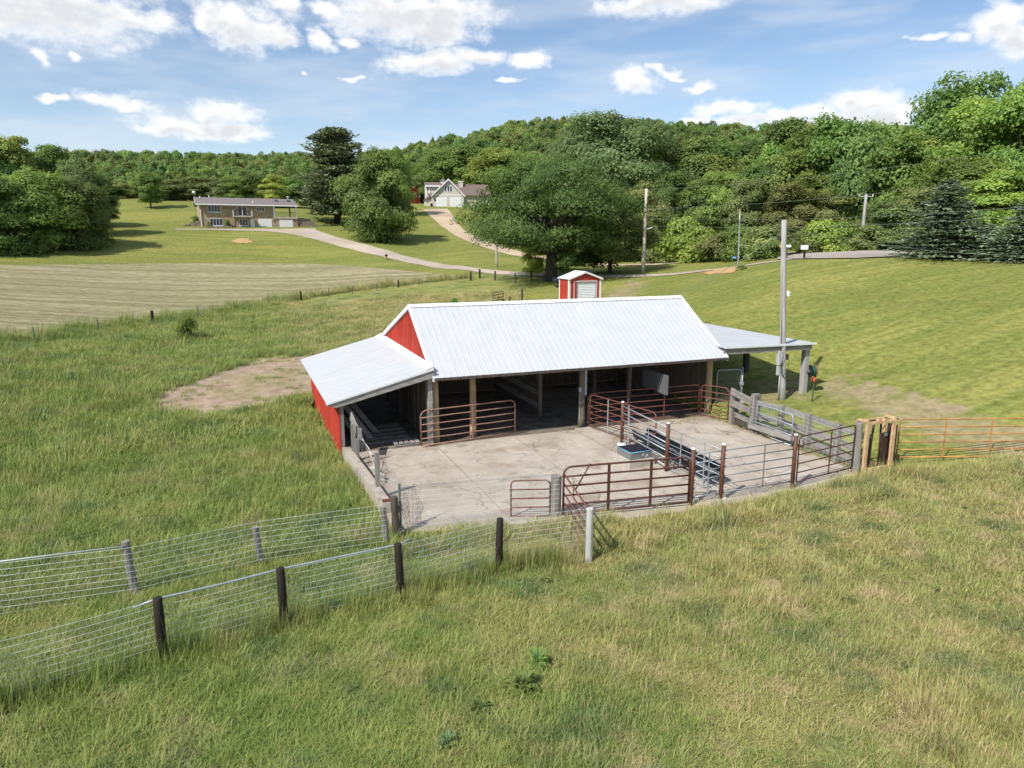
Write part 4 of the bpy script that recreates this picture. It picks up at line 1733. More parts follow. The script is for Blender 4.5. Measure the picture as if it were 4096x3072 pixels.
ZS6 = [0.22, 0.47, 0.72, 0.97, 1.22, 1.47]
rails_between('pipe_fence', 'galvanised pipe rails along the water tank', (*P1, 0), (*P2, 0), ZS6, 'galv', 0.022, ((0.18, 0), (0.62, 0)), group='galvanised pipe rail sections')
rails_between('pipe_fence', 'thin galvanised rails along the feed bunk to the grass edge', (*P2, 0), (*P4, 0), ZS6, 'galv', 0.013, ((0.27, 0), (0.70, 0)), group='galvanised pipe rail sections')
rails_between('pipe_fence', 'short galvanised rail section beside the big brown gate', (*P3_, 0), (*P4, 0), ZS6, 'galv', 0.018, ((0.52, 0),), group='galvanised pipe rail sections')
rails_between('pipe_fence', 'wide galvanised rail section at the front right of the yard', (*P4, 0), (*P5, 0), ZS6, 'galv_dark', 0.018, ((0.56, 0),), group='galvanised pipe rail sections', brace_m='galv_dark')

gA, gB = U(1686, 1792), U(2060, 1738)
gate('tube_gate', 'rusty bow topped gate in front of the left barn bay', (gA[0], gA[1], 0.0), (gB[0], gB[1], 0.0), 0.08, 1.36, 4, 'gate_rust', 0.024, 0.22, (0.53,), 0.06, wob=0.004)
gA, gB = U(2352, 1708), U(2792, 1664)
gate('tube_gate', 'long red brown gate across the right barn bay', (gA[0], gA[1], 0.0), (gB[0], gB[1], 0.0), 0.08, 1.36, 4, 'gate_red', 0.022, 0.2, (0.34, 0.67))
gC, gD = U(2801, 1666), U(2910, 1686)
gate('tube_gate', 'short red brown gate between the barn corner and the plank fence', (gC[0], gC[1], 0.0), (gD[0], gD[1], 0.0), 0.08, 1.38, 4, 'gate_red', 0.022, 0.2, ())
gA, gB = U(2352, 1712), U(2620, 1802)
gate('tube_gate', 'red gate swung out from the barn behind the galvanised rails', (gA[0]+0.08, gA[1], 0.0), (gB[0], gB[1], 0.0), 0.08, 1.36, 4, 'gate_red', 0.022, 0.2, (0.3, 0.62), brace_m='galv')
gA, gB = U(2252, 2072), (5.08, -8.07)
gt = gate('tube_gate', 'big dark brown six bar gate at the front of the yard', (gA[0], gA[1], 0.0), (gB[0], gB[1], 0.0), 0.10, 1.42, 4, 'gate_brown', 0.030, 0.22, (0.345, 0.68), 0.085)
MB().tube([(0.32, -0.06, 0.80), (0.72, -0.06, 1.48)], 0.022, 6).build('latch_bar', 'gate_brown', gt, True)
MB().tube([(0.27, -0.05, 1.02), (0.26, -0.05, 0.62)], 0.014, 6).build('latch_rod', 'gate_brown', gt, True)
gA = U(2044, 2068)
gate('tube_gate', 'small red gate panel standing behind the wire mesh on the left', (gA[0], gA[1], 0.0), (1.15, -7.38, 0.0), 0.02, 1.02, 3, 'gate_red', 0.022, 0.12, ())
gate('tube_gate', 'red gate standing open beside the pale round post', (1.52, -7.45, 0.0), (1.02, -10.0, -0.1), 0.10, 1.18, 3, 'gate_red', 0.024, 0.10, (), hinge=False)
WPX, WPY = 11.72, -7.62
gate('tube_gate', 'dark brown gate at the front right corner of the yard', (P5[0]+0.14, P5[1], 0.0), (WPX-0.2, WPY-0.02, 0.03), 0.18, 1.58, 4, 'gate_brown', 0.022, 0.12, (0.55,), 0.05)


def round_post(name, label, x, y, zb, zt, r, m, lean=(0, 0), group=None, seg=12, knot=0.0, square=False):
    mb = MB()
    k = 6
    if square:
        mb.beam((x, y, zb), (x+lean[0], y+lean[1], zt), r*1.8, r*1.8, up=(0, 1, 0))
        return tag(mb.build(name, m, org=(x, y, zb+0.25)), label, 'post', group)
    ro = random.Random(int(abs(x*97+y*31)*10))
    pts = [(x+lean[0]*i/k, y+lean[1]*i/k, zb+(zt-zb)*i/k) for i in range(k+1)]
    rs = [r*(1.06-0.10*i/k+knot*ro.uniform(-1, 1)) for i in range(k+1)]
    pts.append((pts[-1][0], pts[-1][1], zt+0.012))
    rs.append(rs[-1]*0.8)
    mb.tube(pts, rs, seg)
    return tag(mb.build(name, m, smooth=False, org=(x, y, zb+0.25)), label, 'post', group)


round_post('wooden_post', 'weathered grey round post between brown gate and yellow head gate', WPX, WPY, -0.3, 1.66, 0.125, 'wood_grey', (-0.05, 0), knot=0.05)
round_post('wooden_post', 'thick short grey post at the left end of the big brown gate', 1.30, -7.38, -0.3, 1.12, 0.15, 'wood_grey', (0.03, 0), knot=0.03)
round_post('wooden_post', 'pale whitish round post at the end of the wire fence', 0.93, -10.08, -0.4, 1.24, 0.085, 'post_white', (0.01, 0), knot=0.02)

# ------------------------------------------------------------------ wire fences
def wire_span(mb, A, B, z0, z1, dv, dh, r, sag=0.0, rh=None, jit=0.0):
    """woven mesh: uprights every dv, line wires every dh"""
    A, B = Vector(A), Vector(B)
    L_ = (B-A).xy.length
    n = max(2, int(L_/dv))

    def P(s, z):
        q = A+(B-A)*s
        return Vector((q.x+jit*sin(z*7+s*19), q.y+jit*cos(z*5+s*23), q.z+z-sag*4*s*(1-s)))
    for i in range(n+1):
        s = i/n
        mb.tube([P(s, z0), P(s, (z0+z1)/2), P(s, z1)] if jit else [P(s, z0), P(s, z1)], r, 3, False)
    k = max(1, int(round((z1-z0)/dh)))
    m_ = 6
    for j in range(k+1):
        z = z0+(z1-z0)*j/k
        mb.tube([P(i/m_, z) for i in range(m_+1)], rh or r*1.25, 3, False)


def build_front_fence():
    pts = [G(5-430, 2960), G(-25, 2868), G(655, 2655), G(1140, 2515), G(1605, 2400), G(1995, 2285), G(2352, 2230)]
    t = thing('wire_fence', 'woven wire fence with tarred black posts across the left foreground', 'fence', tuple(pts[3]))
    for i, p in enumerate(pts[:-1]):
        mb = MB()
        h = 1.27 if i != 1 else 1.2
        lean = (0.012*((i*3) % 4-1.5), 0.0)
        mb.tube([(p[0], p[1], p[2]-0.4), (p[0]+lean[0], p[1], p[2]+h*0.6), (p[0]+2*lean[0], p[1], p[2]+h-0.01), (p[0]+2*lean[0], p[1], p[2]+h)], [0.088, 0.083, 0.078, 0.072], 14)
        mb.build('post', 'post_black', t, True)
    for i in range(len(pts)-1):
        a, b = pts[i].copy(), pts[i+1].copy()
        mb = MB()
        bk = 0.085                       # mesh hangs on the far side of the posts
        a[1] += bk
        b[1] += bk
        wire_span(mb, a, b, 0.06, 1.20, 0.055, 0.127, 0.0036, 0.02 if i < 5 else 0.0, 0.0034 if i > 1 else 0.0037)
        mb.build('wire_mesh', 'wire', t, kind='stuff')
    q = [pts[2], pts[3], pts[4]]
    a = pts[2]+(pts[1]-pts[2])*0.16
    mb = MB()
    path = [(a[0], a[1]+0.10, a[2]+1.16)]+[(p[0], p[1]+0.10, p[2]+1.205) for p in q]
    path.insert(2, tuple((np.array(path[1])+np.array(path[2]))/2-np.array([0, 0, 0.015])))
    e = q[2]+(pts[5]-q[2])*0.13
    path.append((e[0], e[1]+0.1, e[2]+1.27))
    mb.tube(path, 0.021, 8)
    mb.build('top_rail', 'galv', t, True)


build_front_fence()


def build_back_fence():
    g1, g2, g3 = G(548, 2385), G(1052, 2265), G(1553, 2188)
    a = G(-420, 2520)
    t = thing('wire_fence', 'woven wire fence with weathered grey posts behind the black post fence', 'fence', tuple(g2))
    for p, h, r in ((a, 1.2, 0.07), (g1, 1.26, 0.085), (g2, 0.98, 0.075), (g3, 1.05, 0.08)):
        MB().tube([(p[0]-0.10, p[1], p[2]+h), (p[0]-0.06, p[1], p[2]+h*0.4), (p[0], p[1], p[2]-0.3)], [r*0.95, r, r*1.05], 12).build('post', 'wood_grey', t, False)
    for i, (p, q) in enumerate(((a, g1), (g1, g2), (g2, g3))):
        p, q = p.copy(), q.copy()
        p[1] -= 0.09
        q[1] -= 0.09
        p[0] -= 0.05
        q[0] -= 0.05
        mb = MB()
        wire_span(mb, p, q, 0.08, 1.14, 0.06, 0.13, 0.0032, 0.0, 0.0036)
        mb.build('wire_mesh', 'wire', t, kind='stuff')
    mb = MB()
    mb.tube([(a[0], a[1]-0.09, a[2]+1.17), (g1[0]-0.12, g1[1]-0.09, g1[2]+1.19)], 0.017, 8)
    mb.build('top_rail', 'wire', t, True)


build_back_fence()


def build_yard_mesh():
    T0 = U(1604, 2126)
    t = thing('wire_fence', 'tall wire mesh across the front left of the yard on a green steel post', 'fence', (T0[0], T0[1], 0))
    x, y = T0[0], T0[1]
    mb = MB()
    mb.box(x-0.03, x+0.03, y-0.006, y+0.006, -0.3, 1.28)
    mb.box(x-0.006, x+0.006, y+0.006, y+0.045, -0.3, 1.275)
    mb.build('steel_post', 'tpost_green', t)
    mb = MB()
    wire_span(mb, (x, y-0.03, 0), (1.35, -7.56, 0), -0.25, 1.20, 0.055, 0.127, 0.0028, 0.0, 0.003)
    mb.build('wire_mesh', 'wire', t, kind='stuff')
    mb = MB()
    wire_span(mb, (x, y-0.03, 0), (1.35, -7.56, 0), 1.20, 1.23, 0.4, 0.03, 0.004)
    mb.build('top_wire', 'galv_dark', t)
    mb = MB()
    wire_span(mb, (x+0.02, y+0.05, 0), (x+0.62, y+0.42, 0), 0.0, 1.12, 0.13, 0.14, 0.004, 0.0, 0.004, 0.04)
    mb.build('loose_mesh', 'wire_old', t, kind='stuff')


build_yard_mesh()
p = U(1583, 2134)
round_post('wooden_post', 'dark rotten post beside the green steel post', p[0], p[1]-0.1, -0.35, 1.02, 0.10, 'wood_dark', (-0.03, 0), knot=0.08)


def build_left_side_fence():
    t = thing('wire_fence', 'sagging rusty wire mesh on grey posts along the left yard wall', 'fence', (-2.85, -3.0, 0))
    pp = [(-2.98, -0.55, 1.30, 0.13), (-2.93, -1.05, 0.9, 0.10), (-2.90, -4.35, 1.38, 0.13)]
    for i, (x, y, h, w) in enumerate(pp):
        MB().beam((x, y, -0.3), (x+0.01, y, h), w, w, up=(0, 1, 0)).build('post', 'wood_grey', t)
    prev = (-2.84, -0.6, 0.95)
    nodes = [(-2.80, -0.65, 1.05, 0.20), (-2.62, -2.6, 0.72, 0.1), (-2.60, -4.4, 0.90, 0.2), (-2.45, -5.9, 0.66, 0.1), (-2.68, -6.95, 0.75, 0.1)]
    # diamond mesh hung between the nodes
    mb = MB()
    n = 46
    rows = 8

    def S(u, v):
        k = u*(len(nodes)-1)
        i = min(int(k), len(nodes)-2)
        f = k-i
        a, b = nodes[i], nodes[i+1]
        zt = a[2]*(1-f)+b[2]*f
        zb = a[3]*(1-f)+b[3]*f
        x = a[0]*(1-f)+b[0]*f+0.10*sin(v*2.4+u*9)
        y = a[1]*(1-f)+b[1]*f
        return (x, y, zb+(zt-zb)*v-0.05*sin(pi*f))
    for j in range(rows+1):
        mb.tube([S(i/n, j/rows) for i in range(n+1)], 0.004, 3, False)
    for i in range(n+1):
        mb.tube([S(min(1, max(0, i/n+0.006*((k % 2)*2-1))), k/rows) for k in range(rows+1)], 0.0035, 3, False)
    mb.build('wire_mesh', 'wire_old', t, kind='stuff')
    for (a, b) in (((-2.83, -0.35, 1.42), (-2.86, -0.75, 0.72)),):
        MB().beam((-2.93, 0.12, 1.42), (-2.80, -0.62, 0.95), 0.03, 0.34).build('plank', 'wood_board', t)
    MB().beam((-2.86, -0.95, 0.55), (-2.82, -1.02, 1.25), 0.03, 0.13, up=(1, 0, 0)).build('plank', 'wood_board', t)
    MB().tube([(-2.72, -0.7, 0.8), (-2.60, -1.3, 0.62), (-2.58, -1.9, 0.35), (-2.6, -2.2, 0.05)], 0.011, 6).build('rope', 'white_cap', t, True)


build_left_side_fence()
mb = MB()
for k in range(7):
    a = k*0.22
    mb.box(-2.66+0.02*(k % 3), -2.45+0.03*(k % 2), -1.8-a, -1.65-a, 0.005, 0.10+0.05*(k % 3))
tag(mb.build('rubble_heap', 'house_cream', org=(-2.55, -2.4, 0.0)), 'heap of broken pale stone at the foot of the left yard wall', 'rubble')
tag(MB().box(-3.02, -2.76, -5.72, -5.60, 0.372, 0.43).build('brick', 'gate_red', org=(-2.9, -5.66, 0.372)), 'red brick lying on the end of the left yard wall', 'brick')

# ------------------------------------------------------------------ right plank fence
def build_plank_fence():
    t = thing('plank_fence', 'old grey plank fence on thick posts along the right side of the yard', 'fence', (12.1, -4.0, 0))
    pA, pB = U(2925, 1697), U(3008, 1728)
    end = np.array([11.95, -7.2, 0])
    path = [np.array([pA[0], pA[1]]), np.array([pB[0], pB[1]])]
    dv = np.array([12.25, -3.6]), np.array([12.2, -5.0]), np.array([12.12, -6.4])
    post = [(path[0], 0.16, 1.32), (path[0]+np.array([0.26, 0.06]), 0.13, 1.30), (path[1], 0.18, 1.50), (path[1]+np.array([0.22, 0.06]), 0.15, 1.48)]
    for d in dv:
        post.append((d, 0.17, 1.30))
    for (p, w, h) in post:
        MB().beam((p[0], p[1], -0.3), (p[0]+0.01, p[1], h), w, w, up=(0, 1, 0), jit=0.008).build('post', 'wood_grey', t)
    chain = [path[0], path[1], *dv, np.array([11.98, -7.45])]

    def board(i, j, z0, z1, w, m='wood_grey_h', side=-0.11):
        a, b = chain[i], chain[j]
        MB().beam((a[0]+side, a[1], z0), (b[0]+side, b[1], z1), 0.045, w, jit=0.01).build('plank', m, t)
    board(0, 1, 1.38, 1.22, 0.26)
    board(0, 1, 0.92, 0.86, 0.26, side=-0.14)
    board(0, 1, 0.42, 0.36, 0.22, side=0.10)
    board(0, 1, 0.14, 0.12, 0.24, 'wood_dark', 0.10)
    for k in range(1, len(chain)-1):
        z = 1.16
        board(k, k+1, z, z-0.02, 0.20, side=0.10)
        board(k, k+1, 0.66, 0.63, 0.22, side=0.11)
        board(k, k+1, 0.24, 0.22, 0.22, side=0.10)
    board(1, 3, 0.30, 0.30, 0.20, 'wood_board', -0.20)
    mb = MB()
    for k in range(1, len(chain)-1):
        a, b = chain[k], chain[k+1]
        wire_span(mb, (a[0]-0.13, a[1], 0), (b[0]-0.13, b[1], 0), 0.05, 1.28, 0.06, 0.13, 0.0026, 0.0, 0.003)
    mb.build('wire_mesh', 'wire', t, kind='stuff')


build_plank_fence()
gate('tube_gate', 'small galvanised gate panel leaning on the wire of the plank fence', (12.02, -2.55, 0.05), (11.92, -4.55, 0.05), 0.0, 1.12, 2, 'galv', 0.027, 0.14, (), hinge=False)


def build_chain_gate():
    a, b = U(2872, 1640), U(2953, 1640)
    A_ = (12.62, 0.75, 0.0)
    t = thing('chain_link_gate', 'narrow chain link gate beside the right barn corner', 'gate', A_, radians(-6))
    L_ = 1.15
    MB().tube([(x, 0, z) for x, z in frame2d(L_, 0.05, 1.85, 0.12)], 0.024, 8).build('frame', 'galv', t, True)
    MB().tube([(0, 0, 0.06), (L_, 0, 0.06)], 0.02, 8).build('rail', 'galv', t, True)
    mb = MB()
    n = 18
    for i in range(-n, n):
        for s_ in (1, -1):
            # diagonal strands clipped to the frame
            x0 = i*0.13
            p = []
            for z in np.linspace(0.07, 1.83, 14):
                x = x0+(z-0.07)*0.8*s_+(0 if s_ > 0 else 1.4)
                if 0.0 <= x <= L_:
                    p.append((x, 0.0, z))
            if len(p) > 1:
                mb.tube(p, 0.0022, 3, False)
    mb.build('wire_mesh', 'wire', t, kind='stuff')
    MB().tube([(L_+0.08, 0.02, -0.2), (L_+0.08, 0.02, 1.95)], 0.032, 8).build('post', 'galv', t, True)
    MB().box(L_-0.04, L_+0.12, -0.05, 0.06, 1.15, 1.27).build('latch', 'galv', t)


build_chain_gate()

# ------------------------------------------------------------------ waterer, feed bunk
def build_waterer():
    cx, cy = 5.72, -4.10
    t = thing('water_tank', 'square metal water tank with black lid and blue rim on a concrete block', 'water tank', (cx, cy, 0), radians(2))
    t.scale = (0.86, 0.9, 0.95)
    MB().box(-0.62, 0.50, -0.62, 0.55, 0.0, 0.27).build('concrete_base', 'slab_concrete', t)
    MB().box(0.52, 0.95, -0.50, 0.40, 0.0, 0.16).build('concrete_step', 'slab_concrete', t)
    mb = MB()
    mb.prism([(-0.50, -0.48, 0.271), (0.44, -0.48, 0.271), (0.44, 0.44, 0.271), (-0.50, 0.44, 0.271)], (0, 0, 0.26))
    mb.build('tank_body', 'steel_box', t)
    mb = MB()
    r_ = 0.016
    mb.tube([(-0.515, 0.44, 0.53), (-0.515, -0.495, 0.53), (0.455, -0.495, 0.53)], r_, 6)
    mb.build('rim', 'blue_rim', t, True)
    mb = MB()
    mb.add([(-0.49, -0.47, 0.54), (0.44, -0.47, 0.54), (0.44, 0.44, 0.54), (-0.49, 0.44, 0.54), (-0.3, -0.28, 0.60), (0.26, -0.28, 0.60), (0.26, 0.26, 0.60), (-0.3, 0.26, 0.60)],
           [(4, 5, 6, 7), (0, 1, 5, 4), (1, 2, 6, 5), (2, 3, 7, 6), (3, 0, 4, 7), (3, 2, 1, 0)])
    mb.build('lid', 'black_plastic', t)
    mk = MB()
    for x, z0, z1 in ((0.02, 0.36, 0.44), (0.06, 0.42, 0.47), (0.14, 0.33, 0.37), (0.20, 0.33, 0.41), (0.25, 0.35, 0.42), (0.13, 0.355, 0.36)):
        mk.box(x, x+0.022, -0.4835, -0.481, z0, z1)
    mk.build('white_marks', 'white_cap', t)


build_waterer()


def build_bunk():
    x0, y0, x1, y1 = 6.98, -2.35, 6.78, -7.0
    L_ = hypot(x1-x0, y1-y0)
    t = thing('feed_bunk', 'long black feed bunk on low legs behind the galvanised rails', 'feed bunk', (x0, y0, 0), atan2(y1-y0, x1-x0))
    prof = [(-0.33, 0.60), (-0.26, 0.34), (0.26, 0.34), (0.33, 0.60), (0.29, 0.60), (0.23, 0.38), (-0.23, 0.38), (-0.29, 0.60)]
    for k, (a, b) in enumerate(((0.0, L_*0.5-0.02), (L_*0.5+0.02, L_))):
        MB().prism([(a, y, z) for y, z in prof], (b-a, 0, 0)).build('trough', 'black_plastic', t)
        MB().box(a+0.03, b-0.03, -0.22, 0.22, 0.383, 0.392).build('trough_floor', 'grey_plastic', t)
        for s_ in (-1, 1):
            MB().tube([(a, s_*0.335, 0.60), (b, s_*0.335, 0.60)], 0.018, 6).build('edge_rail', 'grey_plastic', t, True)
            for x in (a+0.15, b-0.15):
                MB().tube([(x, s_*0.20, 0.34), (x, s_*0.30, 0.0)], 0.022, 6).build('leg', 'gate_rust' if k == 0 else 'grey_plastic', t, True)
        for x in (a+0.15, b-0.15):
            MB().tube([(x, -0.27, 0.12), (x, 0.27, 0.12)], 0.018, 6).build('stretcher', 'galv_dark', t, True)


build_bunk()

# ------------------------------------------------------------------ yellow head gate and gates
def build_headgate():
    p, q = U(3450, 1893), U(3560, 1874)
    A_, B_ = Vector((p[0], p[1], 0)), Vector((q[0], q[1], 0))
    w = (B_-A_).length
    t = thing('head_gate', 'pale yellow steel cattle head gate with brown swinging doors', 'head gate', tuple(A_), atan2(B_.y-A_.y, B_.x-A_.x))
    H_ = 1.66
    for x, lab in ((0.0, 0), (w, 1)):
        for dy in (0.0, 0.36):
            MB().box(x-0.035, x+0.035, dy-0.035, dy+0.035, -0.15, H_).build('upright', 'yellow_paint', t)
        s_ = 1 if x == 0 else -1
        MB().box(x+s_*0.075-0.028, x+s_*0.075+0.028, -0.03, 0.03, 0.02, H_-0.1).build('inner_upright', 'yellow_paint', t)
        MB().beam((x, 0, H_+0.03), (x, 0.36, H_+0.03), 0.15, 0.05).build('top_plate', 'yellow_paint', t)
        for z in (0.5, 1.0):
            MB().beam((x, 0, z), (x, 0.36, z), 0.04, 0.04).build('side_bar', 'yellow_paint' if x == 0 else 'brown_steel', t)
    for dy in (0.0, 0.36):
        MB().beam((0.036, dy, H_-0.04), (w-0.036, dy, H_-0.04), 0.06, 0.07).build('top_bar', 'yellow_paint', t)
        MB().beam((0.036, dy, 0.10), (w-0.036, dy, 0.10), 0.06, 0.07).build('bottom_bar', 'yellow_paint', t)
    for x0, x1, tl in ((0.11, 0.40, 0.06), (w-0.40, w-0.11, -0.06)):
        inner = x1 if x0 < w/2 else x0
        MB().prism([(x0, 0.10, 0.16), (x1, 0.10, 0.16), (x1, 0.10, 1.22), (x0, 0.10, 1.22)], (0, 0.025, 0)).build('door_panel', 'brown_steel', t)
        MB().tube([(inner, 0.14, 0.12), (inner+tl*0.3, 0.14, 1.0), (inner+tl, 0.14, H_-0.08)], 0.032, 8).build('neck_bar', 'brown_steel', t, True)
        MB().box((x0+x1)/2-0.05, (x0+x1)/2+0.05, 0.06, 0.12, 1.10, 1.20).build('latch', 'galv_dark', t)
    for x in (w*0.42, w*0.62):
        MB().box(x-0.05, x+0.05, -0.03, 0.09, H_-0.005, H_+0.06).build('pivot_block', 'yellow_paint', t)
    MB().tube([(w*0.2, 0.2, H_-0.02), (w*0.8, 0.22, H_-0.02)], 0.02, 6).build('linkage', 'brown_steel', t, True)
    MB().box(w+0.05, w+0.13, -0.02, 0.30, 0.05, 1.45).build('side_plate', 'brown_steel', t)
    MB().tube([(w, 0.1, H_-0.02), (w+0.28, 0.1, H_-0.05)], 0.02, 6).build('lever', 'brown_steel', t, True)
    return tuple(B_)


HB = build_headgate()
ya = U(3582, 1852)
yb = U(4110, 1850)
yc = yb+(yb-ya)*0.55
gate('pipe_gate', 'long yellow orange rusty pipe gate on the right', (ya[0], ya[1], 0.0), (yc[0], yc[1], 0.05), 0.20, 1.50, 4, 'yellow_rust', 0.024, 0.10, (0.222, 0.445, 0.668, 0.89), 0.045, hinge=False)

# ------------------------------------------------------------------ utility pole with meter, hose reel, hydrant
def cable(A_, B_, sag, n=14):
    A_, B_ = np.array(A_, float), np.array(B_, float)
    return [tuple(A_+(B_-A_)*i/n-np.array([0, 0, sag*4*(i/n)*(1-i/n)])) for i in range(n+1)]


def build_pole():
    b = U(3128, 1640)
    b = np.array([b[0], b[1], TZ(b[0], b[1])])
    dist = hypot(b[0]-C[0], b[1]-C[1])
    top = D(3136, 880, dist)
    t = thing('utility_pole', 'grey wooden utility pole with electric meter beside the barn', 'pole', tuple(b))
    x, y = b[0], b[1]
    k = 8
    mb = MB()
    mb.tube([(x+(top[0]-x)*i/k, y+(top[1]-y)*i/k, b[2]-0.4+(top[2]-b[2]+0.4)*i/k) for i in range(k+1)], [0.145-0.0055*i for i in range(k+1)], 14)
    mb.build('pole_shaft', 'pole_wood', t, True)
    fr_ = 1.7/(top[2]-b[2])
    x, y = b[0]+(top[0]-b[0])*fr_, b[1]+(top[1]-b[1])*fr_
    MB().box(x-0.32, x-0.14, y-0.12, y+0.06, b[2]+1.55, b[2]+2.15).build('meter_box', 'meter_grey', t)
    MB().box(x-0.30, x-0.15, y-0.10, y+0.04, b[2]+1.1, b[2]+1.5).build('breaker_box', 'meter_grey', t)
    MB().tube([(x-0.19, y-0.08, b[2]), (x-0.19, y-0.08, b[2]+1.1)], 0.025, 8).build('conduit', 'meter_grey', t, True)
    MB().tube([(x-0.19, y-0.06, b[2]+2.15), (top[0]-0.10, top[1]-0.06, top[2]-0.9)], 0.02, 8).build('conduit', 'pole_wood', t, True)
    MB().box(x+0.11, x+0.23, y-0.08, y+0.06, b[2]+1.75, b[2]+1.98).build('outlet_box', 'gate_brown', t)
    MB().tube([(x-0.2, y-0.16, b[2]+1.7), (x-0.26, y-0.2, b[2]+1.3), (x-0.05, y-0.22, b[2]+0.98), (x+0.18, y-0.16, b[2]+1.1), (x+0.2, y-0.1, b[2]+1.6)], 0.014, 6).build('loose_cable', 'cable', t, True)
    MB().tube([(x-0.16, y-0.18, b[2]+1.9), (x-0.3, y-0.2, b[2]+1.55), (x-0.22, y-0.2, b[2]+1.15), (x-0.05, y-0.2, b[2]+1.35)], 0.012, 6).build('loose_cable', 'cable', t, True)
    lz = D(3150, 1175, dist)[2]
    x0_, y0_ = b[0], b[1]
    fr_ = (lz-b[2])/(top[2]-b[2])
    x, y = x0_+(top[0]-x0_)*fr_, y0_+(top[1]-y0_)*fr_
    la = MB()
    la.tube([(x+0.05, y, lz+0.02), (x+0.26, y-0.05, lz+0.03)], 0.035, 6)
    la.build('lamp_arm', 'meter_grey', t, True)
    MB().tube([(x+0.17, y-0.03, lz+0.12), (x+0.19, y-0.05, lz-0.02), (x+0.22, y-0.08, lz-0.12)], [0.04, 0.06, 0.09], 10).build('lamp_head', 'white_cap', t, True)
    MB().tube([(x+0.20, y+0.05, lz+0.06), (x+0.32, y-0.04, lz+0.0)], [0.04, 0.07], 10).build('lamp_head', 'white_cap', t, True)
    x, y = top[0], top[1]
    for dz in (0.55, 0.7, 0.9):
        MB().tube([(x-0.16, y-0.04, top[2]-dz), (x-0.24, y-0.05, top[2]-dz-0.15), (x-0.32, y-0.04, top[2]-dz-0.02)], 0.012, 6).build('wire_loop', 'cable_far', t, True)
    MB().tube([(x+0.13, y, top[2]-0.75), (x+0.35, y, top[2]-1.0), (x+0.5, y, top[2]-0.95), (x+0.55, y, top[2]-0.75)], 0.011, 6).build('wire_loop', 'cable_far', t, True)
    e = (BL-0.1, RY, RZ+0.12)
    w_ = MB()
    w_.tube(cable((x-0.25, y-0.02, top[2]-0.6), e, 0.15), 0.013, 5)
    tag(w_.build('overhead_wire', 'cable_far', org=tuple(e)), 'service wire from the grey utility pole down to the barn ridge', 'wire')
    far = D(4500, 985, 75)
    w_ = MB()
    w_.tube(cable((x+0.12, y, top[2]-0.35), far, 0.9, 24), 0.014, 5)
    tag(w_.build('overhead_wire', 'cable_far', org=(x, y, top[2]-0.35)), 'wire running from the grey utility pole to the right picture edge', 'wire')


build_pole()


def build_reel():
    px_, py_ = RX-0.22, 0.42
    t = thing('hose_reel', 'hose reel with green hose on the right lean-to post', 'hose reel', (px_+0.16, py_-0.3, 1.62), radians(-20))
    n = 20

    def disc(r, x0, x1, m, nm, r2=None):
        mb = MB()
        mb.tube([(x0, 0, 0), (x1, 0, 0)], [r, r2 or r], n)
        mb.build(nm, m, t)
    disc(0.29, -0.10, -0.08, 'black_plastic', 'flange')
    disc(0.29, 0.12, 0.14, 'reel_brown', 'flange')
    disc(0.14, -0.08, 0.12, 'black_plastic', 'drum')
    mb = MB()
    pts = []
    for k in range(8*16+1):
        a = 2*pi*k/16
        x = -0.065+0.17*abs(((k/64.0) % 2)-1)
        r_ = 0.17+0.045*(k/128)
        pts.append((x, r_*cos(a), r_*sin(a)))
    mb.tube(pts, 0.02, 6)
    mb.build('hose', 'hose_green', t, True)
    MB().tube([(-0.05, 0.19, -0.1), (-0.06, 0.2, -0.45), (-0.02, 0.1, -0.62), (0.06, 0.02, -0.4)], 0.014, 6).build('hose_end', 'hose_green', t, True)
    MB().box(-0.2, -0.1, -0.05, 0.3, -0.05, 0.05).build('bracket', 'galv_dark', t)


build_reel()


def build_hydrant():
    b = G(3248, 1607)
    t = thing('yard_hydrant', 'red topped yard hydrant standing in the grass by the lean-to post', 'hydrant', tuple(b))
    x, y, z = b
    MB().tube([(x, y, z-0.3), (x+0.02, y, z+0.86)], 0.024, 8).build('riser', 'wood_dark', t, True)
    MB().tube([(x+0.02, y, z+0.84), (x+0.02, y, z+0.94), (x+0.03, y, z+1.06)], [0.04, 0.055, 0.045], 10).build('head', 'hydrant_red', t, True)
    MB().tube([(x+0.03, y, z+1.02), (x-0.06, y, z+1.12), (x-0.14, y, z+1.02), (x-0.15, y, z+0.85)], 0.018, 6).build('handle', 'hydrant_red', t, True)
    MB().tube([(x+0.03, y, z+0.95), (x+0.14, y-0.02, z+0.95), (x+0.19, y-0.02, z+0.90)], 0.022, 6).build('spout', 'hydrant_red', t, True)


build_hydrant()

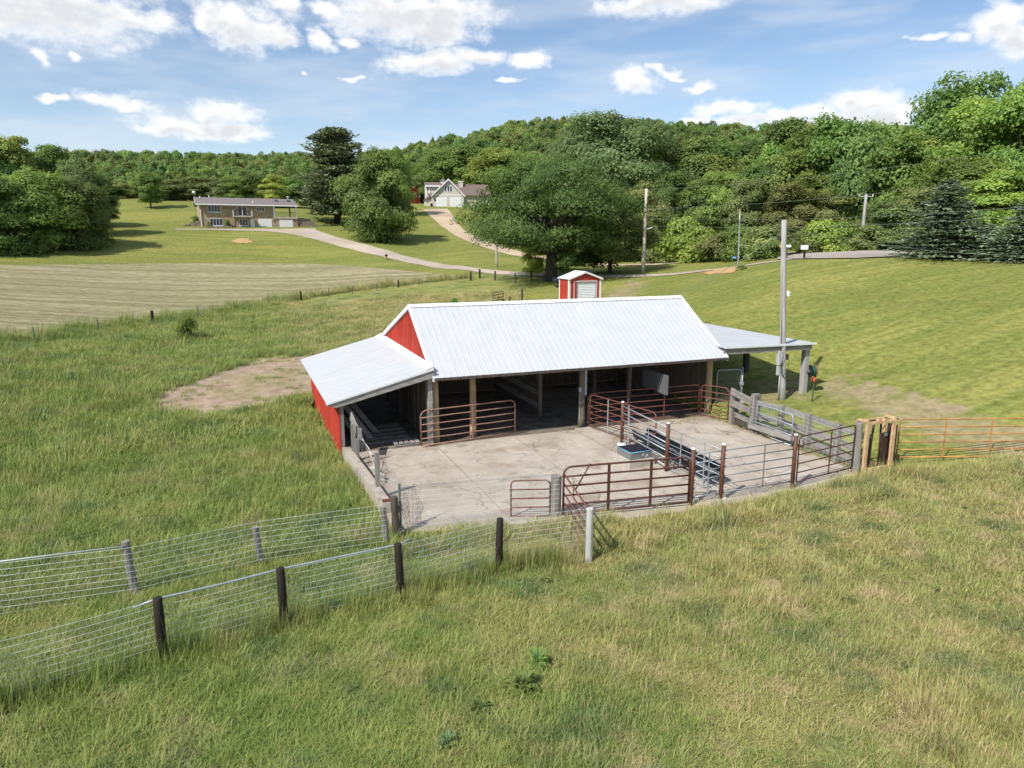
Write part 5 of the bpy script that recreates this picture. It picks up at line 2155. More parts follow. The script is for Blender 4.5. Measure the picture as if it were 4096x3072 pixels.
# ------------------------------------------------------------------ stored timber in the left lean-to and under the right one
def build_timber():
    for k, (x0, x1, z1, lab) in enumerate(((-2.55, -1.95, 1.65, 'left of the leaning boards in the left lean-to'), (-2.75, -2.35, 1.35, 'shortest of the leaning boards in the left lean-to'), (-2.2, -1.6, 1.5, 'right of the leaning boards in the left lean-to'))):
        mb = MB()
        mb.beam((x1, 1.9+0.35*k, 0.0), (x0-0.5, 3.0+0.4*k, z1), 0.20, 0.035, up=(0, -1, 0.6))
        tag(mb.build('leaning_board', 'wood_board', org=(x1, 1.9, 0)), 'grey plank, '+lab, 'plank', 'boards leaning in the left lean-to')
    for k in range(5):
        mb = MB()
        y = 1.25+k*0.55
        mb.box(-2.7+0.05*k, -0.55, y, y+0.30, 0.0, 0.045+0.005*k)
        tag(mb.build('floor_plank', 'wood_grey_h', org=(-1.5, y, 0)), 'grey plank lying on the floor of the left lean-to, number %s from the opening' % ('one', 'two', 'three', 'four', 'five')[k], 'plank', 'planks on the lean-to floor')
    t = thing('pallet', 'wooden pallet lying flat just inside the left lean-to', 'pallet', (-0.95, 0.95, 0))
    for k in range(5):
        MB().box(-1.35+k*0.2, -1.35+k*0.2+0.13, 0.62, 1.2, 0.085, 0.105).build('slat', 'wood_board', t)
    for y in (0.64, 0.89, 1.14):
        MB().box(-1.35, -0.42, y, y+0.045, 0.0, 0.083).build('runner', 'wood_board', t)
    # rubbish by the barn corner
    for k, (x, y, s_) in enumerate(((12.95, -0.15, 0.20), (13.2, 0.05, 0.15))):
        mb = MB()
        n = 14
        mb.tube([(x+s_*cos(2*pi*i/n), y+0.1*sin(i), 0.10+s_*(1+sin(2*pi*i/n))) for i in range(n+1)], 0.05, 6)
        tag(mb.build('old_tyre', 'post_black', org=(x, y, 0)), ('larger', 'smaller')[k]+' old ring shaped hose coil behind the short red gate', 'coil')
    tag(MB().beam((12.75, 0.0, 0.45), (13.6, 0.1, 0.55), 0.3, 0.05).build('plank', 'wood_board', org=(13.1, 0, 0.4)), 'grey board lying behind the short red gate', 'plank')
    tag(MB().beam((13.75, -0.35, 0.36), (14.35, 0.1, 0.44), 0.35, 0.05).build('plank', 'yellow_paint', org=(14, 0, 0.4)), 'yellowish board lying behind the plank fence', 'plank')


build_timber()
mb = MB()
MB_s = MB()
rs_ = random.Random(5)
for i in range(260):
    if i % 2:
        x, y = rs_.uniform(9.7, 12.6), rs_.gauss(0.05, 0.28)
    else:
        x, y = 12.0+rs_.gauss(-0.1, 0.12), rs_.uniform(-6.5, -0.4)
    a = rs_.uniform(0, pi)
    l_ = rs_.uniform(0.05, 0.16)
    MB_s.beam((x-l_*cos(a), y-l_*sin(a), 0.02), (x+l_*cos(a), y+l_*sin(a), 0.03), 0.012, 0.01)
o = MB_s.build('loose_straw', 'straw', kind='stuff')
tag(o, 'loose straw scattered at the right barn corner and fence foot', 'straw')
o['kind'] = 'stuff'

# ------------------------------------------------------------------ red shed and parked car
def build_shed():
    px_l, px_r = 2279, 2401
    dist = 58.0
    A_ = AT(px_l, dist)
    # front face runs along +x like the barn
    Bp = Yp(px_r, 1235, A_[1])
    w = Bp[0]-A_[0]
    z = TZ((A_[0]+Bp[0])/2, A_[1])-0.05
    # depth: where the far left corner shows at px 2237
    d0 = Yp(2237, 1200, A_[1]+1)
    depth = 2.4
    for k in range(200):
        y = A_[1]+0.5+k*0.03
        q = np.array([A_[0], y, z])-C
        if 2048+F*(q@RT)/(q@FW) < 2237:
            depth = y-A_[1]
            break
    sc_ = (dist*cos(0.0))/F
    eave_z = D(2290, 1115, dist)[2]-z
    apex_z = D(2340, 1089, dist)[2]-z
    door_t = D(2340, 1127, dist)[2]-z
    t = thing('red_shed', 'small red garden shed with white roof and roll-up door behind the barn', 'shed', (A_[0], A_[1], z), 0.0)
    h = w/2
    # walls
    nb = 8
    for k in range(nb):
        x0, x1 = w*k/nb, w*(k+1)/nb-0.006
        zt = lambda x: eave_z+(apex_z-eave_z)*(1-abs(x-h)/h)-0.03
        zb = 0.0
        if x0 > 0.15*w and x1 < 0.88*w:
            zb = door_t
        MB().prism([(x0, 0, zb), (x1, 0, zb), (x1, 0, zt(x1)), (x0, 0, zt(x0))], (0, 0.04, 0)).build('siding_board', 'red_siding', t)
    nd = max(4, int(depth/0.3))
    for k in range(nd):
        y0, y1 = depth*k/nd+0.003, depth*(k+1)/nd-0.003
        MB().box(0, 0.04, max(y0, 0.045), y1, 0, eave_z).build('siding_board', 'red_siding', t)
        MB().box(w-0.04, w, max(y0, 0.045), y1, 0, eave_z).build('siding_board', 'red_siding', t)
    MB().prism([(0.041, depth, 0), (w-0.041, depth, 0), (w-0.041, depth, eave_z), (h, depth, apex_z-0.03), (0.041, depth, eave_z)], (0, -0.04, 0)).build('back_wall', 'red_siding', t)
    for x0, x1, y0, y1 in ((-0.02, 0.15, -0.025, -0.002), (w-0.13, w+0.02, -0.025, -0.002)):
        MB().box(x0, x1, y0, y1, 0, eave_z-0.02).build('corner_trim', 'house_white', t)
    MB().box(-0.025, -0.002, depth-0.12, depth+0.02, 0, eave_z-0.05).build('corner_trim', 'house_white', t)
    MB().box(-0.025, -0.002, -0.02, 0.10, 0, eave_z-0.05).build('corner_trim', 'house_white', t)
    # roof
    ov = 0.13
    drop = (apex_z-eave_z)/h*ov
    for s_ in (-1, 1):
        xe = -ov if s_ < 0 else w+ov
        MB().prism([(h, -0.12, apex_z), (xe, -0.12, eave_z-drop), (xe, -0.12, eave_z-drop+0.05), (h, -0.12, apex_z+0.05)], (0, depth+0.24, 0)).build('roof_slope', 'house_white', t)
        MB().prism([(h, -0.15, apex_z-0.09), (xe, -0.15, eave_z-drop-0.09), (xe, -0.15, eave_z-drop+0.055), (h, -0.15, apex_z+0.055)], (0, 0.028, 0)).build('rake_trim', 'house_white', t)
    # door
    dx0, dx1 = 0.17*w, 0.86*w
    for (a, b, c_, d_) in ((dx0-0.04, dx0, 0, door_t+0.04), (dx1, dx1+0.04, 0, door_t+0.04), (dx0, dx1, door_t, door_t+0.045)):
        MB().box(a, b, -0.03, 0.0, c_, d_).build('door_frame', 'house_white', t)
    dr = MB().box(dx0, dx1, 0.10, 0.12, 0, door_t).build('door', 'trim_white', t)
    n = 16
    sl_ = MB().prism([(dx0+0.01, 0.10, 0), (dx0+0.01, 0.075, 0.02), (dx0+0.01, 0.075, door_t/n*0.6), (dx0+0.01, 0.10, door_t/n*0.85)], (dx1-dx0-0.02, 0, 0)).mesh('door_slat', 'trim_white')
    for k in range(n-1):
        s2 = bpy.data.objects.new('door_slat', sl_)
        COL.objects.link(s2)
        s2.parent = dr
        s2.location = (0, 0, k*door_t/n)
    MB().box(dx1-0.18, dx1-0.04, 0.03, 0.076, door_t*0.36, door_t*0.38).build('door_handle', 'car_trim', t)
    for x in (h-0.05, h+0.12):
        MB().tube([(x, -0.05, apex_z-0.12), (x+0.04, -0.14, apex_z-0.22)], [0.03, 0.06], 8).build('flood_lamp', 'gate_brown', t)
    MB().tube([(h, -0.02, apex_z-0.05), (h, -0.10, apex_z-0.10)], [0.03, 0.05], 8).build('sensor', 'white_cap', t)
    return A_, w, depth


SHED = build_shed()


def build_car():
    rp = G(2408, 1137)
    ang = radians(163)
    # rear right corner shows past the shed; the car points away to the left
    d = Vector((cos(ang), sin(ang), 0))
    rear = Vector((rp[0]-0.05, rp[1]+1.0, 0))
    cx, cy = rear.x+d.x*2.2, rear.y+d.y*2.2
    z = TZ(cx, cy)+0.02
    t = thing('parked_car', 'dark blue hatchback parked behind the red shed', 'car', (cx, cy, z), ang)
    L2, W2 = 2.15, 0.88
    # body as lofted stations along x (rear -, front +)
    st = [(-2.15, 0.42, 0.80, 0.70), (-2.05, 0.28, 0.98, 0.84), (-1.2, 0.22, 1.0, 0.88), (0.9, 0.22, 0.96, 0.88), (1.7, 0.24, 0.84, 0.84), (2.15, 0.34, 0.66, 0.66)]
    mb = MB()
    vs, fs = [], []
    for x, zb, zt, hw in st:
        for (y, zz) in ((-hw*0.92, zb), (hw*0.92, zb), (hw, (zb+zt)/2), (hw*0.93, zt), (-hw*0.93, zt), (-hw, (zb+zt)/2)):
            vs.append((x, y, zz))
    for i in range(len(st)-1):
        for j in range(6):
            fs.append((i*6+j, i*6+(j+1) % 6, (i+1)*6+(j+1) % 6, (i+1)*6+j))
    fs += [tuple(reversed(range(6))), tuple(range((len(st)-1)*6, len(st)*6))]
    mb.add(vs, fs)
    mb.build('body', 'car_paint', t)
    cb = [(-1.95, 0.98, 0.80), (-1.45, 1.40, 0.66), (-0.9, 1.47, 0.64), (0.1, 1.45, 0.64), (1.05, 0.97, 0.78)]
    mb = MB()
    vs, fs = [], []
    for x, zt, hw in cb:
        vs += [(x, -0.82, 0.95), (x, 0.82, 0.95), (x, hw, zt), (x, -hw, zt)]
    for i in range(len(cb)-1):
        for j in range(4):
            fs.append((i*4+j, i*4+(j+1) % 4, (i+1)*4+(j+1) % 4, (i+1)*4+j))
    fs += [(3, 2, 1, 0), tuple(range(16, 20))]
    mb.add(vs, fs)
    mb.build('cabin', 'car_paint', t)
    mb = MB()
    mb.prism([(-1.90, -0.66, 1.03), (-1.90, 0.66, 1.03), (-1.50, 0.58, 1.37), (-1.50, -0.58, 1.37)], (-0.014, 0, 0.012)).build('rear_window', 'window_glass', t)
    mb = MB()
    mb.prism([(0.16, -0.56, 1.425), (0.16, 0.56, 1.425), (0.98, 0.70, 1.02), (0.98, -0.70, 1.02)], (0.008, 0, 0.014)).build('windscreen', 'window_glass', t)
    for s_ in (-1, 1):
        for x0, x1 in ((-1.35, -0.55), (-0.45, 0.35)):
            MB().prism([(x0, s_*0.795, 1.04), (x1, s_*0.795, 1.04), (x1-0.05, s_*0.675, 1.36), (x0+0.08, s_*0.675, 1.36)], (0, s_*0.012, 0.004)).build('side_window', 'window_glass', t)
        MB().box(-2.17, -1.98, s_*0.84-0.11, s_*0.84+0.03, 0.78, 0.94).build('tail_light', 'tail_red', t)
        MB().box(2.0, 2.14, s_*0.55-0.15, s_*0.55+0.15, 0.55, 0.66).build('headlight', 'chrome', t)
        MB().box(0.62, 0.78, s_*0.98-0.09, s_*0.98+0.09, 1.0, 1.1).build('mirror', 'car_paint', t)
        for x in (-1.35, 1.35):
            y = s_*0.80
            w_ = MB().tube([(x, y-0.1, 0.31), (x, y+0.1, 0.31)], 0.31, 18).build('wheel', 'tyre', t)
            MB().tube([(x, y-0.105, 0.31), (x, y+0.105, 0.31)], 0.19, 14).build('rim', 'chrome', w_)
    MB().box(-2.22, -2.05, -0.78, 0.78, 0.38, 0.58).build('bumper', 'car_paint', t)
    MB().box(-2.18, -2.15, -0.25, 0.25, 0.66, 0.78).build('number_plate', 'white_cap', t)


build_car()


# ------------------------------------------------------------------ stone house on the rise
def window(root, x0, x1, z0, z1, n, yf, sill=True):
    w = MB().box(x0, x1, yf-0.03, yf-0.01, z0, z1).build('window', 'house_white', root)
    m_ = 0.07
    wd = (x1-x0-m_)/n
    for k in range(n):
        MB().box(x0+m_+k*wd, x0+k*wd+wd, yf-0.045, yf-0.032, z0+m_, z1-m_).build('pane', 'window_glass', w)
    if sill:
        MB().box(x0-0.1, x1+0.1, yf-0.14, yf-0.0, z0-0.10, z0-0.01).build('sill', 'house_white', w)
    return w


def build_stone_house():
    A_ = D(803, 913, 138.6)
    B_ = D(1192, 915, 140.2)
    W_ = hypot(B_[0]-A_[0], B_[1]-A_[1])
    z = (A_[2]+B_[2])/2-0.08
    t = thing('stone_house', 'long two storey tan stone house with grey roof on the left rise', 'house', (A_[0], A_[1], z), atan2(B_[1]-A_[1], B_[0]-A_[0]))
    k = W_/1720.0                    # metres per pixel of my measuring crop
    x = lambda p: (p-95)*k
    h = lambda p: (597-p)*k
    dep = 8.6
    fl = h(385)
    eave = h(172)
    # stone walls: ground floor full length, upper floor up to the porch
    MB().box(0, x(1385), 0, dep, -1.5, eave).build('wall', 'stone_tan', t)
    MB().box(x(1385)+0.001, W_, 0, dep*0.9, -1.5, h(402)).build('garage_wall', 'stone_tan', t)
    MB().box(x(1380), W_+0.12, -0.15, dep*0.9, h(402), h(370)).build('porch_slab', 'slab_concrete', t)
    for px_ in (1395, 1795):
        MB().box(x(px_)-0.13, x(px_)+0.13, -0.10, 0.16, h(370), eave).build('porch_column', 'house_white', t)
    MB().box(W_-0.3, W_-0.05, dep*0.9-0.3, dep*0.9, h(370), eave).build('porch_column', 'house_white', t)
    MB().tube([(x(1410), -0.02, h(283)), (x(1785), -0.02, h(283))], 0.035, 6).build('porch_rail', 'car_trim', t)
    mb = MB()
    q = x(1420)
    while q < x(1785):
        mb.box(q-0.012, q+0.012, -0.03, -0.01, h(370), h(283))
        q += 0.16
    mb.build('porch_balusters', 'car_trim', t)
    MB().box(x(1596)-0.05, x(1596)+0.05, -0.06, 0.02, h(370), h(272)).build('rail_post', 'house_white', t)
    # roof
    ov, ov2 = 0.75, 0.55
    rz = h(30)
    ym = dep*0.5
    for ya, yb in ((-ov, ym), (dep+ov, ym)):
        MB().prism([(-ov2, ya, eave-0.02), (-ov2, yb, rz), (-ov2, yb, rz+0.14), (-ov2, ya, eave+0.14)], (W_+ov2*1.2, 0, 0)).build('roof', 'shingle_grey', t)
    MB().box(-ov2, W_+ov2*0.2, -ov-0.06, -ov-0.003, eave-0.05, eave+0.14).build('gutter', 'house_white', t)
    MB().prism([(-ov2-0.03, -ov, eave-0.06), (-ov2-0.03, ym, rz-0.04), (-ov2-0.03, ym, rz+0.15), (-ov2-0.03, -ov, eave+0.15)], (0.028, 0, 0)).build('rake_trim', 'house_white', t)
    MB().prism([(0.0, 0.1, eave), (0.0, dep-0.1, eave), (0.0, ym, rz)], (0.05, 0, 0)).build('gable_wall', 'stone_tan', t)
    for px_ in (1480, 1705):
        yy = ym*0.45
        zz = eave+(rz-eave)*((yy+ov)/(ym+ov))
        sl = (rz-eave)/(ym+ov)
        MB().prism([(x(px_)-0.3, yy, zz+0.14), (x(px_)+0.3, yy, zz+0.14), (x(px_)+0.3, yy+0.9, zz+0.14+0.9*sl), (x(px_)-0.3, yy+0.9, zz+0.14+0.9*sl)], (0, 0, 0.1)).build('skylight', 'window_glass', t)
    for px_, yy in ((1032, 0.9), (300, 4.4), (140, 3.6)):
        zz = eave+(rz-eave)*((yy+ov)/(ym+ov))
        MB().tube([(x(px_), yy, zz), (x(px_), yy, zz+0.5)], [0.09, 0.07], 8).build('roof_vent', 'house_white', t)
    MB().tube([(x(1735), 4.6, rz-0.2), (x(1735), 4.6, rz+0.5)], 0.16, 8).build('flue', 'galv', t)
    MB().tube([(x(1735), 4.6, rz+0.5), (x(1735), 4.6, rz+0.62)], 0.32, 10).build('flue_cap', 'house_white', t)
    # openings
    window(t, x(240), x(455), h(297), h(176), 4, 0)
    window(t, x(258), x(475), h(540), h(410), 4, 0)
    window(t, x(1075), x(1225), h(272), h(190), 3, 0, False)
    window(t, x(765), x(918), h(540), h(420), 3, 0)
    window(t, x(752), x(908), h(357), h(190), 2, 0, False)
    d_ = MB().box(x(958), x(1035), -0.04, -0.005, 0.0, h(415)).build('door', 'house_white', t)
    MB().tube([(x(1024), -0.10, 1.0), (x(1024), -0.04, 1.0)], 0.04, 6).build('handle', 'car_trim', d_)
    for a, b, tp in ((1098, 1345, 412), (1480, 1728, 418)):
        g = MB().box(x(a), x(b), -0.02, -0.004, 0.0, h(tp)).build('garage_door', 'house_white', t)
        n = 4
        for q in range(n):
            z0, z1 = h(tp)*q/n+0.015, h(tp)*(q+1)/n-0.015
            MB().box(x(a)+0.05, x(b)-0.05, -0.035, -0.021, z0, z1).build('door_section', 'house_white', g)
        MB().box(x(b)+0.25, x(b)+0.37, -0.16, -0.005, h(455), h(425)).build('wall_lamp', 'car_trim', t)
    # balcony
    bl = MB().box(x(655), x(990), -1.15, 0.0, h(385), h(362)).build('balcony', 'slab_concrete', t)
    for px_ in (658, 818, 985):
        MB().box(x(px_)-0.05, x(px_)+0.05, -1.13, -1.05, h(362), h(262)).build('rail_post', 'house_white', bl)
    for px_ in (662, 981):
        MB().box(x(px_)-0.05, x(px_)+0.05, -0.15, -0.07, h(362), h(262)).build('rail_post', 'house_white', bl)
    MB().tube([(x(658), -1.09, h(268)), (x(985), -1.09, h(268))], 0.03, 6).build('rail', 'car_trim', bl)
    mb = MB()
    q = x(668)
    while q < x(985):
        mb.box(q-0.01, q+0.01, -1.10, -1.08, h(362), h(268))
        q += 0.15
    mb.build('balusters', 'car_trim', bl)
    MB().tube([(x(110), -0.12, eave), (x(118), -0.12, 0)], 0.07, 8).build('downspout', 'house_white', t)
    MB().tube([(x(672), -0.12, h(385)), (x(672), -0.12, 0)], 0.05, 8).build('downspout', 'stone_tan', t)
    # retaining walls and planter
    rot = t.rotation_euler.z

    def wp(lx, ly, lz=0):
        return (A_[0]+cos(rot)*lx-sin(rot)*ly, A_[1]+sin(rot)*lx+cos(rot)*ly, z+lz)
    w1 = thing('retaining_wall', 'stepped grey stone retaining wall left of the stone house', 'wall', wp(-2.6, 0.3), rot)
    for q, (a, b, hh) in enumerate(((0.0, 0.9, 0.75), (0.9, 1.8, 1.05), (1.8, 2.55, 1.35), (-0.7, 0.0, 0.45))):
        MB().box(a, b-0.004, -0.2+0.05*q, 0.5, -1.0, hh).build('wall_block', 'stone_grey', w1)
    w2 = thing('retaining_wall', 'grey block retaining wall right of the garages', 'wall', wp(W_+0.05, 0.3), rot)
    for q, (a, b, hh) in enumerate(((0.0, 1.2, 2.05), (1.2, 2.4, 1.95), (2.4, 3.1, 1.5), (3.1, 3.5, 0.8))):
        MB().box(a, b-0.004, -0.1, 0.6, -1.0, hh).build('wall_block', 'stone_grey', w2)
    pl = thing('planter_wall', 'low stone planter wall under the left windows of the stone house', 'planter', wp(x(195), -0.95), rot)
    MB().box(0, x(625)-x(195), 0, 0.25, -0.5, 0.42).build('planter_front', 'stone_grey', pl)
    MB().box(0.0, x(625)-x(195), 0.251, 0.94, -0.5, 0.33).build('planter_soil', 'wood_dark', pl)
    # satellite dish on a mast
    q = wp(-0.5, 3.0)
    ds = thing('satellite_dish', 'white satellite dish on a mast at the left end of the stone house', 'dish', (q[0], q[1], q[2]))
    MB().tube([(q[0], q[1], q[2]-0.5), (q[0], q[1], q[2]+h(-60))], 0.04, 6).build('mast', 'galv_dark', ds)
    zt = q[2]+h(-60)
    MB().tube([(q[0], q[1]-0.25, zt-0.05), (q[0], q[1]-0.1, zt), (q[0], q[1]-0.02, zt+0.02)], [0.30, 0.22, 0.05], 14).build('dish', 'white_cap', ds, True)
    return t, wp, x, W_


STONE = build_stone_house()


# ------------------------------------------------------------------ cream house up the gravel lane
def build_cream_house():
    dist = 192.0
    s_ = dist/F/5.53                # metres per pixel of the measuring crop
    O = D(1600+710/5.53, 680+838/5.53, dist)
    t = thing('cream_house', 'cream sided house with gabled garage and brown roof at the top of the lane', 'house', tuple(O), -atan2(O[0]-C[0], O[1]-C[1])+radians(4))
    x = lambda p: (p-710)*s_
    h = lambda p: (838-p)*s_
    ax, az_ = x(1065), h(250)
    xl, xr = x(705), x(1410)
    ez = h(585)
    # gable block
    MB().prism([(0, 0, -1.0), (xr-0.2, 0, -1.0), (xr-0.2, 0, ez), (ax, 0, az_-0.1), (0, 0, ez)], (0, 9, 0)).build('wall', 'house_cream', t)
    for (xa, za) in ((xl-0.15, ez-0.12), (xr+0.1, ez-0.2)):
        MB().prism([(xa, -0.55, za), (ax, -0.55, az_), (ax, -0.55, az_+0.22), (xa, -0.55, za+0.22)], (0, 9.5, 0)).build('roof', 'shingle_brown', t)
        MB().prism([(xa, -0.62, za-0.18), (ax, -0.62, az_-0.16), (ax, -0.62, az_+0.24), (xa, -0.62, za+0.24)], (0, 0.066, 0)).build('rake_trim', 'house_white', t)
    MB().box(0.2, xr-0.3, -0.06, -0.004, h(582), h(560)).build('band_trim', 'house_white', t)
    MB().tube([(ax, -0.02, h(318)), (ax, -0.06, h(318))], 0.22, 10).build('round_vent', 'house_white', t)
    # long roof behind
    yb = 3.0
    MB().prism([(x(640), yb-1.6, h(560)), (x(640), yb+3.0, h(308)), (x(640), yb+3.0, h(308)-0.2), (x(640), yb-1.6, h(560)-0.2)], (x(2000)-x(640), 0, 0)).build('roof', 'shingle_brown', t)
    MB().prism([(x(640), yb+3.0, h(308)), (x(640), yb+8, h(560)), (x(640), yb+8, h(560)-0.2), (x(640), yb+3.0, h(308)-0.2)], (x(2000)-x(640), 0, 0)).build('roof', 'shingle_brown', t)
    MB().box(x(1420), x(1990), yb-1.0, yb+7, -1.0, h(575)).build('wall', 'house_cream', t)
    # left wing with shed dormer
    MB().box(x(580), -0.004, 1.6, 8.0, -1.0, h(640)).build('wing_wall', 'house_cream', t)
    MB().prism([(x(560), 1.1, h(650)), (x(720), 1.1, h(575)), (x(720), 1.1, h(595)), (x(560), 1.1, h(668))], (0, 7, 0)).build('wing_roof', 'shingle_brown', t)
    dm = MB().box(x(600), x(880), 2.2, 8.0, h(640), h(375)).build('dormer', 'house_cream', t)
    MB().prism([(x(575), 1.7, h(385)), (x(940), 1.7, h(385)), (x(940), 4.2, h(292)), (x(575), 4.2, h(292))], (0, 0, 0.12)).build('dormer_roof', 'shingle_brown', dm)
    MB().box(x(575), x(900), 1.62, 1.695, h(392), h(360)).build('dormer_fascia', 'house_white', dm)
    MB().box(x(600), x(625), 2.1, 2.19, h(600), h(400)).build('corner_trim', 'house_white', dm)
    MB().box(x(655), x(685), 2.1, 2.19, h(580), h(395)).build('corner_trim', 'house_white', dm)
    MB().box(x(625), x(650), 2.15, 2.19, h(470), h(410)).build('dormer_window', 'window_glass', dm)
    # garage doors
    for a, b in ((805, 1035), (1110, 1335)):
        fr = MB().box(x(a)-0.12, x(b)+0.08, -0.05, -0.004, 0, h(615)).build('garage_door', 'house_white', t)
        for q in range(4):
            z0, z1 = h(625)*q/4+0.02, h(625)*(q+1)/4-0.02
            MB().box(x(a), x(b), -0.075, -0.051, z0, z1).build('door_section', 'house_white', fr)
    w_ = MB().box(x(980), x(1145), -0.05, -0.004, h(500), h(368)).build('window', 'house_white', t)
    for a, b in ((990, 1022), (1046, 1084), (1100, 1135)):
        MB().box(x(a), x(b), -0.075, -0.052, h(490), h(385)).build('pane', 'window_glass', w_)
    MB().box(x(765), x(785), -0.2, -0.005, h(690), h(650)).build('wall_lamp', 'car_trim', t)
    # cupola and chimney
    cu = MB().box(x(940), x(1035), yb+2.4, yb+3.6, h(300), h(240)).build('cupola', 'house_white', t)
    mb = MB()
    cxx, cyy = (x(940)+x(1035))/2, yb+3.0
    mb.add([(x(925), yb+2.2, h(242)), (x(1050), yb+2.2, h(242)), (x(1050), yb+3.8, h(242)), (x(925), yb+3.8, h(242)), (cxx, cyy, h(185))], [(0, 1, 4), (1, 2, 4), (2, 3, 4), (3, 0, 4), (3, 2, 1, 0)])
    mb.build('cupola_roof', 'shingle_brown', cu)
    ch = MB().box(x(1335), x(1420), yb+1.6, yb+2.8, h(400), h(255)).build('chimney', 'house_cream', t)
    MB().box(x(1322), x(1430), yb+1.5, yb+2.9, h(262), h(245)).build('chimney_cap', 'house_white', ch)
    # bin
    rot = t.rotation_euler.z
    q = (O[0]+cos(rot)*x(695)-sin(rot)*(-0.8), O[1]+sin(rot)*x(695)+cos(rot)*(-0.8), O[2])
    b = thing('wheelie_bin', 'dark wheeled bin beside the cream garage door', 'bin', q, rot)
    MB().add([(-0.25, -0.3, 0), (0.25, -0.3, 0), (0.25, 0.3, 0), (-0.25, 0.3, 0), (-0.33, -0.38, 1.0), (0.33, -0.38, 1.0), (0.33, 0.38, 1.0), (-0.33, 0.38, 1.0)],
             [(3, 2, 1, 0), (4, 5, 6, 7), (0, 1, 5, 4), (1, 2, 6, 5), (2, 3, 7, 6), (3, 0, 4, 7)]).build('bin_body', 'bin_dark', b)
    MB().box(-0.35, 0.35, -0.42, 0.4, 1.005, 1.09).build('bin_lid', 'bin_dark', b)
    # red outbuilding behind
    O2 = AT(1600+385/5.53, 224)
    s2 = 224/F/5.53
    zb = D(1600+385/5.53, 680+520/5.53, 224)[2]
    r = thing('red_outbuilding', 'narrow red outbuilding with blue grey roof behind the round tree', 'outbuilding', (O2[0], O2[1], zb-0.3), -atan2(O2[0]-C[0], O2[1]-C[1]))
    w2, hh = 150*s2, 215*s2
    MB().box(-w2, w2*0.42, 0, 4, -3, hh).build('wall', 'red_siding', r)
    MB().prism([(-w2-0.2, -0.4, hh-0.05), (w2*0.42+0.25, -0.4, hh-0.05), (w2*0.42-0.2, 2.0, hh+95*s2), (-w2-0.2, 2.0, hh+95*s2)], (0, 0, 0.12)).build('roof', 'roof_old', r)
    MB().box(w2*0.42-0.15, w2*0.42+0.05, -0.05, -0.004, -1, hh-0.1).build('corner_trim', 'house_white', r)


build_cream_house()


# ------------------------------------------------------------------ poles, flagpole, mailboxes, signs
def far_pole(label, px_, py_b, top_py, r, m='pole_far', arm=False, lamp=False, lean=0, name='utility_pole', ball=False):
    b = G(px_, py_b)
    dist = hypot(b[0]-C[0], b[1]-C[1])
    tp = D(px_+lean, top_py, dist)
    t = thing(name, label, 'pole', tuple(b))
    k = 5
    MB().tube([tuple(b+(tp-b)*i/k-np.array([0, 0, 0.4 if i == 0 else 0])) for i in range(k+1)], [r*(1.15-0.3*i/k) for i in range(k+1)], 10).build('pole_shaft', m, t, True)
    if arm:
        a = Vector((RT[0], RT[1], 0))
        MB().beam(Vector(tp)+Vector((0, 0, -0.25))-a*0.7, Vector(tp)+Vector((0, 0, -0.25))+a*0.7, 0.07, 0.08).build('crossarm', 'pole_wood', t)
        for s_ in (-0.7, 0.7):
            q = Vector(tp)+a*s_
            MB().tube([q+Vector((0, 0, -0.2)), q+Vector((0, 0, -0.02))], 0.05, 6).build('insulator', 'white_cap', t)
    if ball:
        MB().tube([tuple(tp), tuple(tp+np.array([0, 0, 0.08])), tuple(tp+np.array([0, 0, 0.16]))], [0.05, 0.1, 0.04], 8).build('ball', 'yellow_rust', t)
    if lamp:
        z = b[2]+(tp[2]-b[2])*0.52
        q = b+(tp-b)*0.52
        MB().tube([(q[0], q[1], z), (q[0]+RT[0]*0.7, q[1]+RT[1]*0.7-0.1, z+0.22)], 0.05, 6).build('lamp_arm', 'white_cap', t)
    return b, tp


fp1 = far_pole('tall brown utility pole at the right edge of the oak', 2572, 1092, 755, 0.16, lamp=True, lean=14)
fp2 = far_pole('grey utility pole with crossarm at the wood edge beyond the road', 3443, 1003, 776, 0.16, 'pole_wood', arm=True, lean=22)
far_pole('slim grey pole on the lawn left of the oak', 1987, 1068, 930, 0.12, 'pole_wood', lean=-4)
fl = far_pole('thin silver flagpole with gold ball on the far lawn', 2952, 1072, 845, 0.06, 'galv', lean=8, name='flagpole', ball=True)
far_pole('leaning guy stake with red base beside the grey crossarm pole', 3404, 1004, 880, 0.045, 'gate_red', lean=30, name='guy_stake')
for k, (dz, off, lab) in enumerate(((0.0, 0, 'highest'), (-1.9, 0, 'second highest'), (-2.9, 0, 'third highest'), (-3.6, 0, 'lowest'))):
    e = D(4550, (520, 640, 790, 830)[k], 62)
    mb = MB()
    s0 = fp1[1]+np.array([0.15, 0, dz-0.1])
    mb.tube(cable(s0, e, 0.6, 24), 0.013, 4)
    tag(mb.build('overhead_wire', 'cable_far', org=tuple(s0)), lab+' of the power lines running right from the brown pole', 'wire', 'power lines across the wood')


